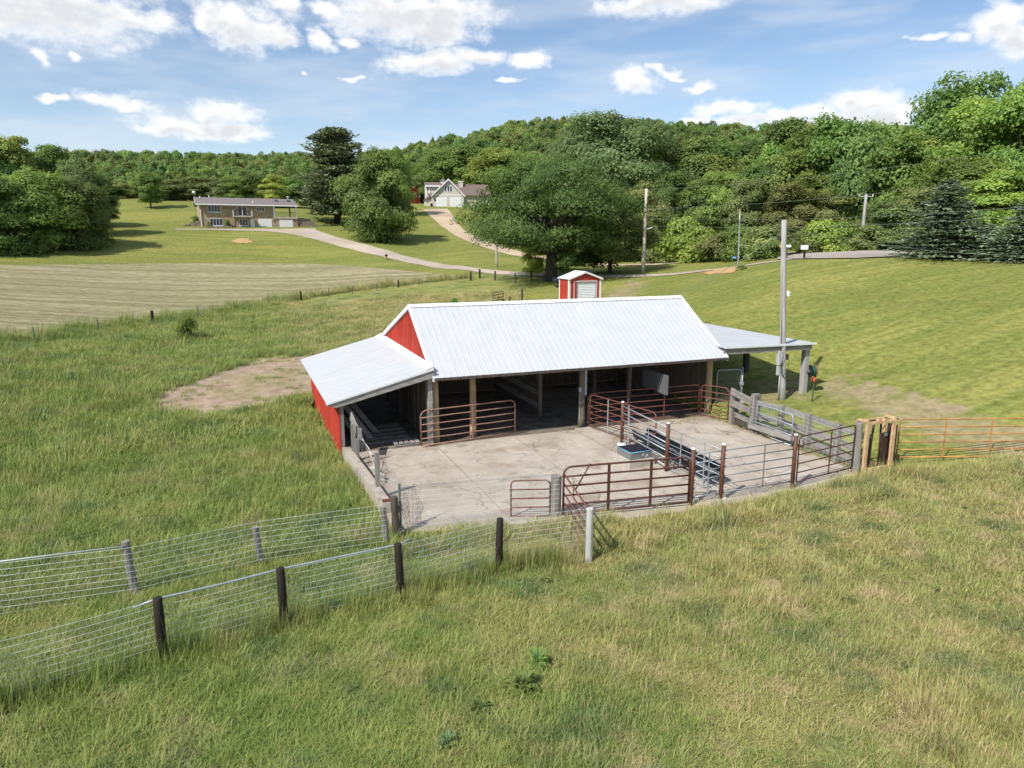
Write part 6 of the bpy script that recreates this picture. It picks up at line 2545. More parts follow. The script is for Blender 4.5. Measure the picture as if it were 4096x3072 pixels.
def mailbox(label, px_, py_b, px0, px1, py0, py1, post_m, two=False):
    b = G(px_, py_b)
    dist = hypot(b[0]-C[0], b[1]-C[1])
    zt, zb = D(px_, py0, dist)[2], D(px_, py1, dist)[2]
    t = thing('mailbox', label, 'mailbox', tuple(b), -YAW+radians(0))
    MB().box(-0.07, 0.07, -0.07, 0.07, -0.2, zb-b[2]).build('post', post_m, t)
    w = (px1-px0)/F*dist
    o = ((px0+px1)/2-px_)/F*dist
    r_ = (zt-zb)*0.36
    n = 8
    prof = [(-r_, 0)]+[(-r_*cos(pi*i/n), (zt-zb)*0.5+r_*sin(pi*i/n)) for i in range(n+1)]+[(r_, 0)]
    MB().prism([(o-w/2, y, zb-b[2]+z) for y, z in prof], (w, 0, 0)).build('box', 'house_white', t)
    if two:
        MB().box(o-w*0.62, o+w*0.30, -r_-0.28, -r_-0.01, zb-b[2]-0.12, zb-b[2]+0.16).build('newspaper_tube', 'house_white', t)
        MB().beam((o-w*0.5, 0, zb-b[2]-0.03), (o+w*0.5, 0, zb-b[2]-0.03), 0.5, 0.05).build('shelf', 'wood_dark', t)
    else:
        MB().box(o-w*0.5-0.25, o-w*0.5, -0.15, 0.15, zb-b[2], zt-b[2]-0.02).build('door_flap', 'orange_trim', t)


mailbox('white mailbox with newspaper tube on a black post by the road', 3216, 1036, 3202, 3227, 979, 993, 'car_trim', True)
mailbox('white mailbox beside the top of the grey utility pole', 3144, 1036, 3128, 3158, 978, 989, 'wood_dark')


def blue_sign(label, px_, py_b, px0, px1, py0, py1):
    b = G(px_, py_b)
    dist = hypot(b[0]-C[0], b[1]-C[1])
    t = thing('address_sign', label, 'sign', tuple(b), -YAW-atan2(px_-2048, F)*0.3)
    zt, zb = D(px_, py0, dist)[2]-b[2], D(px_, py1, dist)[2]-b[2]
    x0, x1 = (px0-px_)/F*dist, (px1-px_)/F*dist
    MB().box(-0.03, 0.03, -0.02, 0.02, -0.2, zt).build('post', 'tpost_green', t)
    MB().box(x0, x1, -0.045, -0.021, zb, zt).build('plate', 'sign_blue', t)
    mk = MB()
    n = 4
    for k in range(n):
        q = x0+(x1-x0)*(0.16+0.2*k)
        w = (x1-x0)*0.12
        for (a, b_, c_, d_) in ((0, 1, .25, .38), (0, 1, .62, .75), ((k % 2)*0.6, (k % 2)*0.6+.4, .3, .7)):
            mk.box(q+w*a, q+w*b_, -0.049, -0.0455, zb+(zt-zb)*c_, zb+(zt-zb)*d_)
    mk.build('white_characters', 'white_cap', t)


blue_sign('blue address sign left of the flagpole', 2929, 1052, 2927, 2943, 1026, 1034)
blue_sign('blue address sign between flagpole and grey pole', 3034, 1034, 3032, 3048, 997, 1004)
b = G(2996, 1038)
tag(MB().tube([(b[0], b[1], b[2]-0.1), (b[0], b[1], b[2]+0.35), (b[0], b[1], b[2]+0.42)], [0.16, 0.14, 0.06], 8).build('utility_pedestal', 'meter_grey', org=tuple(b)), 'small pale utility pedestal beside the lane between the blue signs', 'pedestal')
b = G(4040, 1022)
tag(MB().box(b[0]-0.3, b[0]+0.3, b[1]-0.3, b[1]+0.3, b[2]-0.1, b[2]+0.9).box(b[0]-0.34, b[0]+0.34, b[1]-0.34, b[1]+0.34, b[2]+0.905, b[2]+0.97).build('utility_cabinet', 'galv', org=tuple(b)), 'grey utility cabinet under the spruces at the right edge', 'cabinet')
b = G(1545, 1040)
tag(MB().tube([(b[0], b[1], b[2]-0.1), (b[0]+.05, b[1], b[2]+0.5)], 0.05, 6).box(b[0]-.16, b[0]+.2, b[1]-.1, b[1]+.1, b[2]+.5, b[2]+.78).build('garden_lamp', 'car_trim', org=tuple(b)), 'small dark lamp at the edge of the stone house drive', 'lamp')


# ------------------------------------------------------------------ field fences
ORD = ['leftmost', 'second', 'third', 'fourth', 'fifth', 'sixth', 'seventh', 'eighth', 'ninth', 'tenth', 'eleventh', 'twelfth', 'thirteenth and farthest']


def field_fences():
    wood = [(612, 1297, 1243, 0.10), (1205, 1208, 1165, 0.085), (1594, 1150, 1120, 0.085)]
    names = ['nearest black wooden post of the hay field fence', 'black wooden post of the hay field fence in the middle', 'far dark wooden post of the hay field fence']
    for (px_, pb, pt, r), lab in zip(wood, names):
        b = G(px_, pb)
        dist = hypot(b[0]-C[0], b[1]-C[1])
        h_ = D(px_, pt, dist)[2]-b[2]
        round_post('fence_post', lab, b[0], b[1], b[2]-0.3, b[2]+h_, r, 'post_black', group='wooden posts along the hay field')
    tps = [(140, 1372, 1308), (395, 1335, 1275), (793, 1277, 1225), (938, 1250, 1205), (1075, 1225, 1185), (1316, 1190, 1152), (1410, 1176, 1142), (1508, 1163, 1132), (1674, 1140, 1116), (1745, 1131, 1110), (1800, 1124, 1104), (1845, 1118, 1100), (-60, 1405, 1335)]
    for k, (px_, pb, pt) in enumerate(sorted(tps)):
        b = G(px_, pb)
        dist = hypot(b[0]-C[0], b[1]-C[1])
        h_ = D(px_, pt, dist)[2]-b[2]
        mb = MB().box(b[0]-0.03, b[0]+0.03, b[1]-0.012, b[1]+0.012, b[2]-0.3, b[2]+h_)
        mb.box(b[0]-0.012, b[0]+0.012, b[1]-0.035, b[1]-0.012, b[2]-0.3, b[2]+h_-0.02)
        tag(mb.build('steel_fence_post', 'tpost_green', org=tuple(b)), ORD[k]+' thin steel post from the left along the hay field fence', 'post', 'steel posts along the hay field')
    # line wires of the field fence
    line = [(-200, 1420), (140, 1372), (395, 1335), (612, 1297), (793, 1277), (938, 1250), (1075, 1225), (1205, 1208), (1316, 1190), (1410, 1176), (1508, 1163), (1594, 1150), (1745, 1131), (1883, 1118)]
    P = [G(*q) for q in line]
    t = thing('field_wire', 'thin strands of wire along the hay field fence', 'wire', tuple(P[6]))
    for z in (0.45, 0.8, 1.1):
        MB().tube([(p[0], p[1], p[2]+z) for p in P], 0.004, 3, False).build('strand', 'wire_old', t)
    rest = [(1883, 1122, 1087, 0.10, 'dark wooden post where the hay field ends'), (1919, 1112, 1077, 0.11, 'tallest dark braced corner post left of the oak'), (1979, 1121, 1085, 0.10, 'leaning brown wooden post right of the braced corner post'),
            (2061, 1134, 1092, 0.07, 'crooked thin wooden post left of the oak trunk'), (2125, 1125, 1084, 0.08, 'dark wooden post in the shade of the oak'),
            (2088, 1203, 1155, 0.09, 'green tinted wooden post behind the barn ridge'), (2039, 1225, 1187, 0.09, 'brown wooden post just above the barn ridge'), (2014, 1228, 1198, 0.11, 'black wooden post just above the barn ridge')]
    tops = {}
    for (px_, pb, pt, r, lab) in rest:
        b = G(px_, pb)
        dist = hypot(b[0]-C[0], b[1]-C[1])
        h_ = D(px_, pt, dist)[2]-b[2]
        tops[px_] = (b, h_)
        round_post('fence_post', lab, b[0], b[1], b[2]-0.3, b[2]+h_, r, 'post_black' if px_ in (1919, 2125, 2014, 1883) else 'wood_dark', (0.06 if px_ == 1979 else 0, 0), group='wooden posts behind the barn')
    b0, h0 = tops[1919]
    for q, lab in ((1883, 'left'), (1979, 'right')):
        b1, _ = tops[q]
        tag(MB().tube([(b0[0], b0[1], b0[2]+h0*0.9), (b1[0], b1[1], b1[2]+0.1)], 0.012, 4).build('brace_wire', 'gate_rust', org=tuple(b1)), lab+' rusty brace wire of the tallest corner post', 'wire')
    g0 = G(1972, 1232)
    g1 = G(2013, 1222)
    gate('tube_gate', 'thin dark gate peeping above the barn ridge', tuple(g0), tuple(g1), 0.1, 1.25, 4, 'gate_brown', 0.03, 0.1, (0.5,), hinge=False)


field_fences()

# ------------------------------------------------------------------ foliage
def card_mesh(name, cen, nrm, size, m, lv, aspect=(0.55, 0.95), rng=None, droop=None):
    """one four-cornered leaf spray per centre"""
    rng = rng or RNG
    N = len(cen)
    nrm = nrm/np.linalg.norm(nrm, axis=1, keepdims=True)
    a = rng.normal(size=(N, 3))
    if droop is not None:
        a = droop+0.35*a
    t1 = np.cross(nrm, a)
    if droop is not None:
        t1 = a-nrm*(a*nrm).sum(1, keepdims=True)
    t1 /= np.linalg.norm(t1, axis=1, keepdims=True)+1e-9
    t2 = np.cross(nrm, t1)
    s = np.asarray(size)*rng.uniform(0.7, 1.25, N)
    asp = rng.uniform(aspect[0], aspect[1], N)
    e1 = t1*(s*0.5)[:, None]
    e2 = t2*(s*0.5*asp)[:, None]
    sk = e1*rng.uniform(-0.3, 0.3, N)[:, None]
    bend = nrm*(s*0.12)[:, None]
    v = np.empty((N, 4, 3))
    v[:, 0] = cen-e1-bend
    v[:, 1] = cen+e2+sk
    v[:, 2] = cen+e1-bend
    v[:, 3] = cen-e2+sk
    me = bpy.data.meshes.new(name)
    me.vertices.add(N*4)
    me.vertices.foreach_set('co', v.reshape(-1))
    me.loops.add(N*4)
    me.loops.foreach_set('vertex_index', np.arange(N*4, dtype=np.int32))
    me.polygons.add(N)
    me.polygons.foreach_set('loop_start', np.arange(N, dtype=np.int32)*4)
    me.update(calc_edges=True)
    at = me.attributes.new('lv', 'FLOAT', 'POINT')
    at.data.foreach_set('value', np.repeat(np.clip(lv, 0, 1), 4).astype(np.float32))
    me.materials.append(MATS[m])
    return me


def crown(seed, n_clump, n_leaf, size, shape, clump=(0.16, 0.30), rx=0.5, z0=0.12, z1=1.0, lean=0.0, sep=0.55, lobes=10, asp=1.0):
    """crown of unit height 1 and radius rx as leaf sprays on overlapping clumps; returns centres, normals, value, clump centres"""
    g = np.random.default_rng(seed)
    cc, cr = [], []
    # main lobes (the big limbs' own crowns), then clumps gathered round them
    lob = []
    for i in range(lobes):
        u = (i+g.uniform(0.1, 0.9))/lobes
        th = i*2.399+g.uniform(-0.5, 0.5)
        rm = rx*shape(u)
        rr = rm*g.uniform(0.35, 0.80)
        lob.append((rr*cos(th)+lean*u, rr*sin(th), z0+(z1-z0)*u, g.uniform(0.24, 0.40)*rx*(0.7+0.4*shape(u))))
    for i in range(n_clump*10):
        if len(cc) >= n_clump:
            break
        if g.uniform(0, 1) < 0.8:
            lx_, ly_, lz_, lr_ = lob[g.integers(0, lobes)]
            d = g.normal(size=3)
            d /= np.linalg.norm(d)
            p = np.array([lx_, ly_, lz_])+d*lr_*g.uniform(0.3, 1.0)*np.array([1.15, 1.15, 0.75*asp])
        else:
            u = g.uniform(0, 1)
            th = g.uniform(0, 2*pi)
            rr = rx*shape(u)*sqrt(g.uniform(0.0, 0.75))
            p = np.array([rr*cos(th)+lean*u, rr*sin(th), z0+(z1-z0)*u])
        if p[2] < z0 or p[2] > z1:
            continue
        u = (p[2]-z0)/(z1-z0)
        if hypot(p[0]-lean*u, p[1]) > rx*shape(u)*1.12:
            continue
        r_c = g.uniform(*clump)*rx*(0.75+0.4*shape(u))
        if cc and min(np.linalg.norm(p-q) for q in cc) < sep*r_c:
            continue
        cc.append(p)
        cr.append(r_c)
    cc, cr = np.array(cc), np.array(cr)
    w = cr**2/np.sum(cr**2)
    cnt = np.maximum(8, (w*n_leaf).astype(int))
    C_, N_, V_ = [], [], []
    for p, r_, k in zip(cc, cr, cnt):
        d = g.normal(size=(k, 3))
        d /= np.linalg.norm(d, axis=1, keepdims=True)
        d[:, 2] = np.where(d[:, 2] < -0.35, -d[:, 2]*0.8, d[:, 2])
        rad = r_*(0.55+0.5*g.uniform(0, 1, k)**0.6)
        bump = 1+0.22*np.sin(d[:, 0]*5+p[0]*30)*np.cos(d[:, 1]*6+p[1]*25)
        q = p+d*(rad*bump)[:, None]*np.array([1.05, 1.05, 0.82])
        cd = q-np.array([lean*0.5, 0, z0+(z1-z0)*0.45])
        cd /= np.linalg.norm(cd, axis=1, keepdims=True)+1e-6
        nn = d*0.65+cd*0.5+g.normal(size=(k, 3))*0.42+np.array([0, 0, 0.15])
        C_.append(q)
        N_.append(nn)
        V_.append(np.clip(g.normal(0.45, 0.20, k)+g.uniform(-0.25, 0.25), 0, 1))
    P_ = np.vstack(C_)
    kz = 1.0/np.percentile(P_[:, 2], 99.6)
    kr = rx/np.percentile(np.hypot(P_[:, 0], P_[:, 1]), 98.5)
    k3 = np.array([kr, kr, kz])
    return P_*k3, np.vstack(N_), np.concatenate(V_), cc*k3, cr


ROUND = lambda u: max(0.05, sqrt(max(0, 1-((u-0.42)/0.60)**2)))
OVAL = lambda u: max(0.05, sqrt(max(0, 1-((u-0.45)/0.57)**2)))**0.8
TALL = lambda u: max(0.12, (1-abs(u-0.45)**1.6*2.0))
BUSH = lambda u: max(0.1, sqrt(max(0, 1-(u*0.97)**2)))
OAKS = lambda u: max(0.15, 0.95*sqrt(max(0, 1-((u-0.38)/0.64)**2)))


def limb_mesh(seed, cc, height, rx, tr, m, trunk_top=0.55, n_limb=10, wob=0.02, base_h=0.0):
    g = np.random.default_rng(seed+100)
    mb = MB()
    k = 7
    sx, sy = g.uniform(-wob, wob), g.uniform(-wob, wob)
    tp = lambda s: Vector((sx*sin(s*3.0), sy*sin(s*2.4+0.5)-sy*sin(0.5), trunk_top*s-0.03*(1-s)))
    mb.tube([tp(i/k) for i in range(k+1)], [tr*(1.35 if i == 0 else 1.0-0.62*i/k) for i in range(k+1)], 10)
    idx = g.permutation(len(cc))[:n_limb]
    for j in idx:
        e = Vector(cc[j])
        s = g.uniform(0.45, 1.0)
        a = tp(s)
        if e.z < a.z-0.05:
            a = tp(max(0.3, s*0.6))
        mid = a.lerp(e, 0.5)+Vector((g.uniform(-.04, .04), g.uniform(-.04, .04), g.uniform(0.0, .05)))
        r0 = tr*0.42*(1.1-s*0.4)
        mb.tube([a, a.lerp(mid, 0.5)+Vector((0, 0, 0.008)), mid, e], [r0, r0*0.75, r0*0.5, r0*0.15], 6, False)
    return mb.mesh('trunk', m, True)


PROTO = {}


def make_proto(key, seed, n_clump, n_leaf, size, shape, m, rx, clump, z0, tr, bark='bark', trunk_top=0.55, n_limb=10, lobes=11):
    Cn, Nn, V, cc, cr = crown(seed, n_clump, n_leaf, size, shape, clump, rx, z0, lobes=lobes)
    me = card_mesh('crown_'+key, Cn, Nn, np.full(len(Cn), size), m, V, rng=np.random.default_rng(seed+5))
    PROTO[key] = (me, limb_mesh(seed, cc, 1.0, rx, tr, bark, trunk_top, n_limb), rx)


make_proto('round_a', 11, 70, 26000, 0.025, ROUND, 'leaf_mid', 0.46, (0.22, 0.36), 0.16, 0.022)
make_proto('round_b', 12, 60, 24000, 0.025, OVAL, 'leaf_mid', 0.42, (0.22, 0.38), 0.14, 0.022)
make_proto('tall_a', 13, 60, 22000, 0.023, TALL, 'leaf_mid', 0.34, (0.26, 0.42), 0.16, 0.018, trunk_top=0.7)
make_proto('dark_a', 14, 75, 28000, 0.024, ROUND, 'leaf_dark', 0.46, (0.20, 0.34), 0.10, 0.024)
make_proto('dark_b', 15, 60, 22000, 0.024, TALL, 'leaf_dark', 0.36, (0.22, 0.40), 0.10, 0.020)
make_proto('light_a', 16, 70, 27000, 0.024, OVAL, 'leaf_light', 0.44, (0.22, 0.36), 0.12, 0.020, 'bark_pale')
make_proto('light_b', 17, 60, 22000, 0.024, TALL, 'leaf_light', 0.38, (0.22, 0.40), 0.08, 0.018, 'bark_pale')
make_proto('blue_a', 18, 90, 34000, 0.020, ROUND, 'leaf_blue', 0.48, (0.18, 0.30), 0.2, 0.022, 'bark_pale', 0.7, 18)
make_proto('olive_a', 19, 55, 20000, 0.026, OVAL, 'leaf_olive', 0.44, (0.22, 0.40), 0.02, 0.015)
make_proto('olive_b', 20, 45, 19000, 0.027, TALL, 'leaf_olive', 0.36, (0.25, 0.45), 0.02, 0.015)
make_proto('dense', 21, 110, 38000, 0.023, lambda u: max(0.12, (1-abs(u-0.36)**1.5*1.75)), 'leaf_dark', 0.47, (0.20, 0.32), 0.05, 0.022)
make_proto('oak', 22, 170, 70000, 0.0170, OAKS, 'leaf_oak', 0.78, (0.10, 0.19), 0.26, 0.060, 'bark', 0.50, 40, 17)
make_proto('bush_a', 23, 22, 5000, 0.075, BUSH, 'leaf_mid', 0.7, (0.35, 0.55), 0.0, 0.02)
make_proto('bush_b', 24, 22, 5000, 0.075, BUSH, 'leaf_light', 0.7, (0.35, 0.55), 0.0, 0.02)
make_proto('bush_c', 25, 22, 5000, 0.070, BUSH, 'leaf_olive', 0.75, (0.35, 0.55), 0.0, 0.02)


def make_conifer(key, seed, whorls, per, m, rx, size, z0=0.06, tuft=0.0, taper=1.0, droop=0.10, n_card=34, width=0.05, irregular=0.15):
    """branches in whorls; needle sprays laid along each branch"""
    g = np.random.default_rng(seed)
    Cn, Nn, V, Dr = [], [], [], []
    mb = MB()
    mb.tube([(0, 0, -0.03), (0, 0, 0.3), (0, 0, 0.97)], [0.022, 0.017, 0.004], 8)
    for w in range(whorls):
        u = (w+0.5)/whorls
        z = z0+(0.98-z0)*u
        R = rx*(1-u)**taper*(1+g.uniform(-irregular, irregular))+0.012
        for b in range(per):
            th = 2*pi*(b+g.uniform(-.35, .35))/per+w*1.7
            r_ = R*g.uniform(0.62, 1.12)
            zz = z+g.uniform(-0.02, 0.02)
            k = max(5, int(n_card*r_/rx))
            s = g.uniform(0.12, 1, k)
            lat = g.normal(0, 1, k)*width*rx*(0.3+0.8*s*(1.15-s)*2)
            dx, dy = cos(th), sin(th)
            drop = -droop*r_*s+0.35*droop*r_*s*s*2
            x = dx*r_*s-dy*lat
            y = dy*r_*s+dx*lat
            q = np.stack([x, y, zz+drop+g.normal(0, 0.006, k)], 1)
            Cn.append(q)
            Nn.append(np.tile([0, 0, 1.0], (k, 1))+g.normal(0, 0.55, (k, 3)))
            V.append(np.clip(0.25+0.55*s+g.normal(0, 0.15, k), 0, 1))
            Dr.append(np.tile([dx, dy, -0.15], (k, 1)))
            if b % 2 == 0:
                mb.tube([(0, 0, zz), (dx*r_*0.5, dy*r_*0.5, zz-droop*r_*0.4), (dx*r_*0.9, dy*r_*0.9, zz-droop*r_*0.55)], [0.006, 0.004, 0.001], 4, False)
    me = card_mesh('crown_'+key, np.vstack(Cn), np.vstack(Nn), np.full(sum(len(c) for c in Cn), size), m, np.concatenate(V), (0.3, 0.55), np.random.default_rng(seed), np.vstack(Dr))
    PROTO[key] = (me, mb.mesh('trunk', 'bark', True), rx)


make_conifer('spruce', 31, 24, 13, 'needle_blue', 0.40, 0.042, 0.02, n_card=42, width=0.16, taper=0.85, irregular=0.2)
make_conifer('spruce_slim', 32, 22, 9, 'needle', 0.26, 0.045, 0.03, n_card=30, width=0.16)


def make_pine():
    """old white pine: clumped, open, irregular top"""
    g = np.random.default_rng(41)
    Cn, Nn, V, Dr = [], [], [], []
    mb = MB()
    mb.tube([(0, 0, -0.03), (0.01, 0, 0.35), (-0.01, 0.01, 0.7), (0.0, 0, 0.97)], [0.03, 0.024, 0.014, 0.003], 10)
    for w in range(30):
        u = (w+0.5)/30
        z = 0.10+0.88*u
        R = float(np.interp(u, [0, 0.12, 0.3, 0.45, 0.6, 0.72, 0.85, 0.95, 1.0], [0.26, 0.37, 0.42, 0.36, 0.27, 0.25, 0.22, 0.12, 0.03]))*g.uniform(0.75, 1.12)
        for b in range(8):
            th = 2*pi*(b+g.uniform(-.4, .4))/8+w*2.1
            r_ = R*g.uniform(0.45, 1.1)
            k = 62
            s = np.clip(g.beta(2.4, 1.2, k), 0.1, 1)
            lat = g.normal(0, 0.042, k)
            x = cos(th)*r_*s-sin(th)*lat
            y = sin(th)*r_*s+cos(th)*lat
            up = (0.18 if u > 0.55 else -0.06)*r_*s
            q = np.stack([x, y, z+up+g.normal(0, 0.009, k)], 1)
            Cn.append(q)
            Nn.append(np.tile([0, 0, 1.0], (k, 1))+g.normal(0, 0.6, (k, 3)))
            V.append(np.clip(0.3+0.4*s+g.normal(0, 0.2, k), 0, 1))
            Dr.append(np.tile([cos(th), sin(th), 0.3], (k, 1)))
            mb.tube([(0, 0, z-0.01), (cos(th)*r_*0.5, sin(th)*r_*0.5, z), (cos(th)*r_*0.9, sin(th)*r_*0.9, z+(0.16*r_ if u > 0.55 else -0.05*r_))], [0.006, 0.004, 0.001], 4, False)
    me = card_mesh('crown_pine', np.vstack(Cn), np.vstack(Nn), np.full(sum(len(c) for c in Cn), 0.036), 'needle', np.concatenate(V), (0.3, 0.6), np.random.default_rng(42), np.vstack(Dr))
    PROTO['pine'] = (me, mb.mesh('trunk', 'bark', True), 0.40)


make_pine()
_tn = [0]


def tree(key, label, px_, dist, top_py, width_px, name='tree', cat='tree', group=None, base_py=None, rot=None, sink=0.0, trunk=True):
    """place a tree in picture column px_; its size follows from the row of its top and its width at that distance"""
    if base_py is not None:
        b = G(px_, base_py)
        dist = hypot(b[0]-C[0], b[1]-C[1])
    else:
        b = AT(px_, dist)
    top = D(px_, top_py, dist)[2]
    h_ = max(0.4, top-b[2]+sink)
    w_ = width_px/F*dist/(2*PROTO[key][2])
    t = bpy.data.objects.new(name, None)
    COL.objects.link(t)
    _tn[0] += 1
    t.location = (b[0], b[1], b[2]-sink)
    t.rotation_euler = (0, 0, rot if rot is not None else (_tn[0]*2.399) % (2*pi))
    t.scale = (w_, w_, h_)
    tag(t, label, cat, group)
    share('crown', PROTO[key][0], t)
    if trunk:
        share('trunk', PROTO[key][1], t)
    return t


# single trees
tree('oak', 'big spreading oak in the middle behind the red shed', 2200, 0, 632, 715, 'oak_tree', base_py=1122, rot=0.8)
tree('dark_a', 'small dark tree with bare lower twigs right of the oak', 2440, 0, 800, 350, 'tree', base_py=1092, rot=2.0)
tree('pine', 'tall ragged pine to the right of the stone house', 1350, 0, 508, 350, 'pine_tree', base_py=893, rot=0.5)
tree('dense', 'dense round dark tree between stone house and cream house', 1515, 0, 606, 335, 'tree', base_py=960, rot=1.2, sink=1.8)
tree('round_b', 'small bright maple alone on the lawn left of the stone house', 605, 0, 692, 118, 'maple_tree', base_py=834)
tree('spruce_slim', 'pointed spruce top showing right of the pine', 1448, 175, 568, 120, 'spruce_tree')
tree('light_a', 'light green tree behind the top of the dense round tree', 1580, 165, 598, 150, 'tree')
# group at the left edge
tree('dark_a', 'broad front tree of the left group, nearest the picture edge', -20, 0, 715, 310, base_py=1012, sink=1.6, group='trees at the left edge')
tree('round_a', 'broad front tree in the middle of the left group', 150, 0, 690, 310, base_py=1000, sink=1.6, group='trees at the left edge')
tree('dark_a', 'right front tree of the left group, over the longest shadow', 300, 0, 720, 280, base_py=985, sink=1.2, group='trees at the left edge')
tree('tall_a', 'tall pale crowned tree at the back of the left group', 92, 134, 552, 210, group='trees at the left edge')
tree('dark_b', 'dark tall tree at the back right of the left group', 243, 138, 585, 170, group='trees at the left edge')
tree('olive_a', 'olive dark tree at the right end of the left group', 345, 128, 640, 190, group='trees at the left edge')
tree('dark_a', 'dark tree cut by the left picture edge', -30, 132, 578, 210, group='trees at the left edge')
tree('dark_b', 'low dark tree at the right foot of the left group', 405, 138, 745, 130, group='trees at the left edge')
# behind the cream house
for k, (px_, dist, top, w, key) in enumerate(((1690, 226, 640, 170, 'olive_a'), (1775, 218, 592, 230, 'round_a'), (1880, 215, 590, 260, 'round_b'), (1985, 208, 600, 260, 'light_a'), (2075, 205, 610, 260, 'round_a'), (1640, 240, 620, 160, 'round_b'))):
    tree(key, ('olive tree behind the red outbuilding', 'tree behind the cupola of the cream house', 'tree behind the chimney of the cream house', 'pale tree right of the cream house, above the oak', 'tree above the left shoulder of the oak', 'tree between dense round tree and red outbuilding')[k], px_, dist, top, w, group='trees behind the cream house')
tree('olive_b', 'faint olive tree behind the pine on its left', 1245, 185, 700, 150)
# the wood's front trees, left to right
ordn = ['first', 'second', 'third', 'fourth', 'fifth', 'sixth', 'seventh', 'eighth', 'ninth', 'tenth', 'eleventh', 'twelfth', 'thirteenth', 'fourteenth', 'fifteenth', 'sixteenth', 'seventeenth', 'eighteenth', 'nineteenth', 'twentieth', 'twenty-first', 'twenty-second', 'twenty-third', 'twenty-fourth']
tree('blue_a', 'tall blue green cottonwood behind the oak, highest crown left of the brown pole', 2440, 122, 462, 560, 'cottonwood_tree')
tree('olive_a', 'olive green tree directly left of the brown pole', 2560, 100, 735, 260)
back = [(2640, 128, 545, 260, 'dark_a'), (2770, 126, 560, 280, 'dark_b'), (2890, 132, 575, 280, 'round_b'), (3010, 130, 570, 260, 'dark_a'), (3115, 128, 482, 250, 'dark_b'), (3235, 126, 545, 290, 'dark_a'), (3350, 132, 570, 270, 'round_a'), (3450, 128, 570, 230, 'light_b'), (3560, 120, 590, 240, 'light_a')]
for k, (px_, dist, top, w, key) in enumerate(back):
    tree(key, ordn[k]+' tree from the left in the back row of the wood right of the cottonwood', px_, dist, top, w, group='back row of the wood')
mid = [(2690, 112, 690, 230, 'dark_a'), (2800, 110, 720, 230, 'dark_b'), (2900, 108, 690, 260, 'round_a'), (2990, 100, 720, 190, 'olive_b'), (3070, 106, 660, 240, 'dark_a'), (3155, 98, 735, 210, 'olive_b'), (3250, 104, 690, 240, 'round_b'), (3330, 98, 770, 190, 'olive_b'), (3400, 104, 700, 220, 'round_a'), (3500, 100, 690, 220, 'round_b'), (3590, 96, 740, 260, 'light_b')]
for k, (px_, dist, top, w, key) in enumerate(mid):
    tree(key, ordn[k]+' tree from the left in the front row of the wood', px_, dist, top, w, group='front row of the wood')
right = [('round_a', 'tallest tree on the right, with twin tops against the sky', 3790, 104, 322, 380), ('light_a', 'bright green broad tree right of the tallest tree', 3940, 96, 395, 400), ('light_a', 'bright tree cut by the right picture edge', 4100, 92, 335, 340),
         ('light_b', 'yellow green tree left of the tallest tree', 3655, 100, 520, 260), ('round_b', 'tree filling the gap under the tallest tree', 3830, 88, 640, 320), ('light_b', 'low bright tree behind the blue spruce', 3960, 84, 690, 300), ('olive_a', 'willow like olive tree beyond the road right of the crossarm pole', 3600, 86, 800, 340), ('olive_b', 'olive tree between crossarm pole and blue spruce', 3690, 84, 760, 240),
         ('dark_a', 'dark tree at the right edge above the spruces', 4080, 86, 700, 300), ('light_a', 'tree just outside the right picture edge', 4330, 92, 380, 420)]
for key, lab, px_, dist, top, w in right:
    tree(key, lab, px_, dist, top, w)
tree('spruce', 'wide blue spruce standing on the lawn edge at the right', 3770, 0, 712, 420, 'spruce_tree', base_py=1032)
tree('spruce', 'blue spruce cut by the right picture edge', 4085, 0, 800, 330, 'spruce_tree', base_py=1046)
tree('spruce_slim', 'brownish small spruce between the two blue spruces', 3935, 0, 905, 190, 'spruce_tree', base_py=1028)
# dark scrub row behind the stone house
for k, (px_, dist, top, w, key) in enumerate(((690, 178, 722, 150, 'olive_a'), (790, 180, 712, 170, 'olive_b'), (880, 178, 715, 160, 'olive_a'), (960, 176, 706, 150, 'round_b'), (1040, 176, 700, 150, 'dark_a'), (1110, 172, 702, 130, 'light_b'), (1180, 172, 705, 130, 'round_a'), (520, 186, 735, 120, 'olive_a'), (455, 182, 745, 110, 'dark_b'))):
    tree(key, ordn[k]+' tree of the scrub row behind the stone house roof' if k < 7 else ('low scrub tree left of the bright maple', 'low dark tree beside the left group')[k-7], px_, dist, top, w, group='scrub row behind the stone house')
# shrubs along the foot of the wood
sh = [(2625, 1052, 920, 150, 'bush_c'), (2720, 1050, 870, 200, 'bush_b'), (2800, 1046, 905, 190, 'bush_b'), (2880, 1044, 930, 190, 'bush_c'), (2960, 1040, 900, 170, 'bush_a'), (3040, 1034, 905, 190, 'bush_c'), (3120, 1022, 915, 160, 'bush_c'), (3190, 1016, 930, 150, 'bush_c'), (3270, 1012, 880, 190, 'bush_b'), (3345, 1008, 890, 170, 'bush_a'), (3420, 1005, 930, 140, 'bush_c'), (3500, 1002, 900, 190, 'bush_c'), (3570, 1000, 880, 200, 'bush_b'), (2660, 1048, 960, 170, 'bush_c'), (3090, 1030, 965, 180, 'bush_a')]
for k, (px_, bp, top, w, key) in enumerate(sorted(sh)):
    tree(key, ordn[k]+' shrub from the left along the foot of the wood', px_, 0, top, w, 'shrub', 'shrub', 'shrubs along the foot of the wood', base_py=bp)
tree('bush_a', 'dark young cedar bush alone in the pasture left of the barn', 748, 0, 1265, 76, 'bush', 'bush', base_py=1362)
tree('bush_a', 'small dark bush just behind the barn ridge', 1818, 0, 1192, 30, 'bush', 'bush', base_py=1226)
tree('bush_c', 'tuft of long leaves at the foot of the flagpole', 2965, 0, 1060, 44, 'flower_clump', 'plant', base_py=1080)
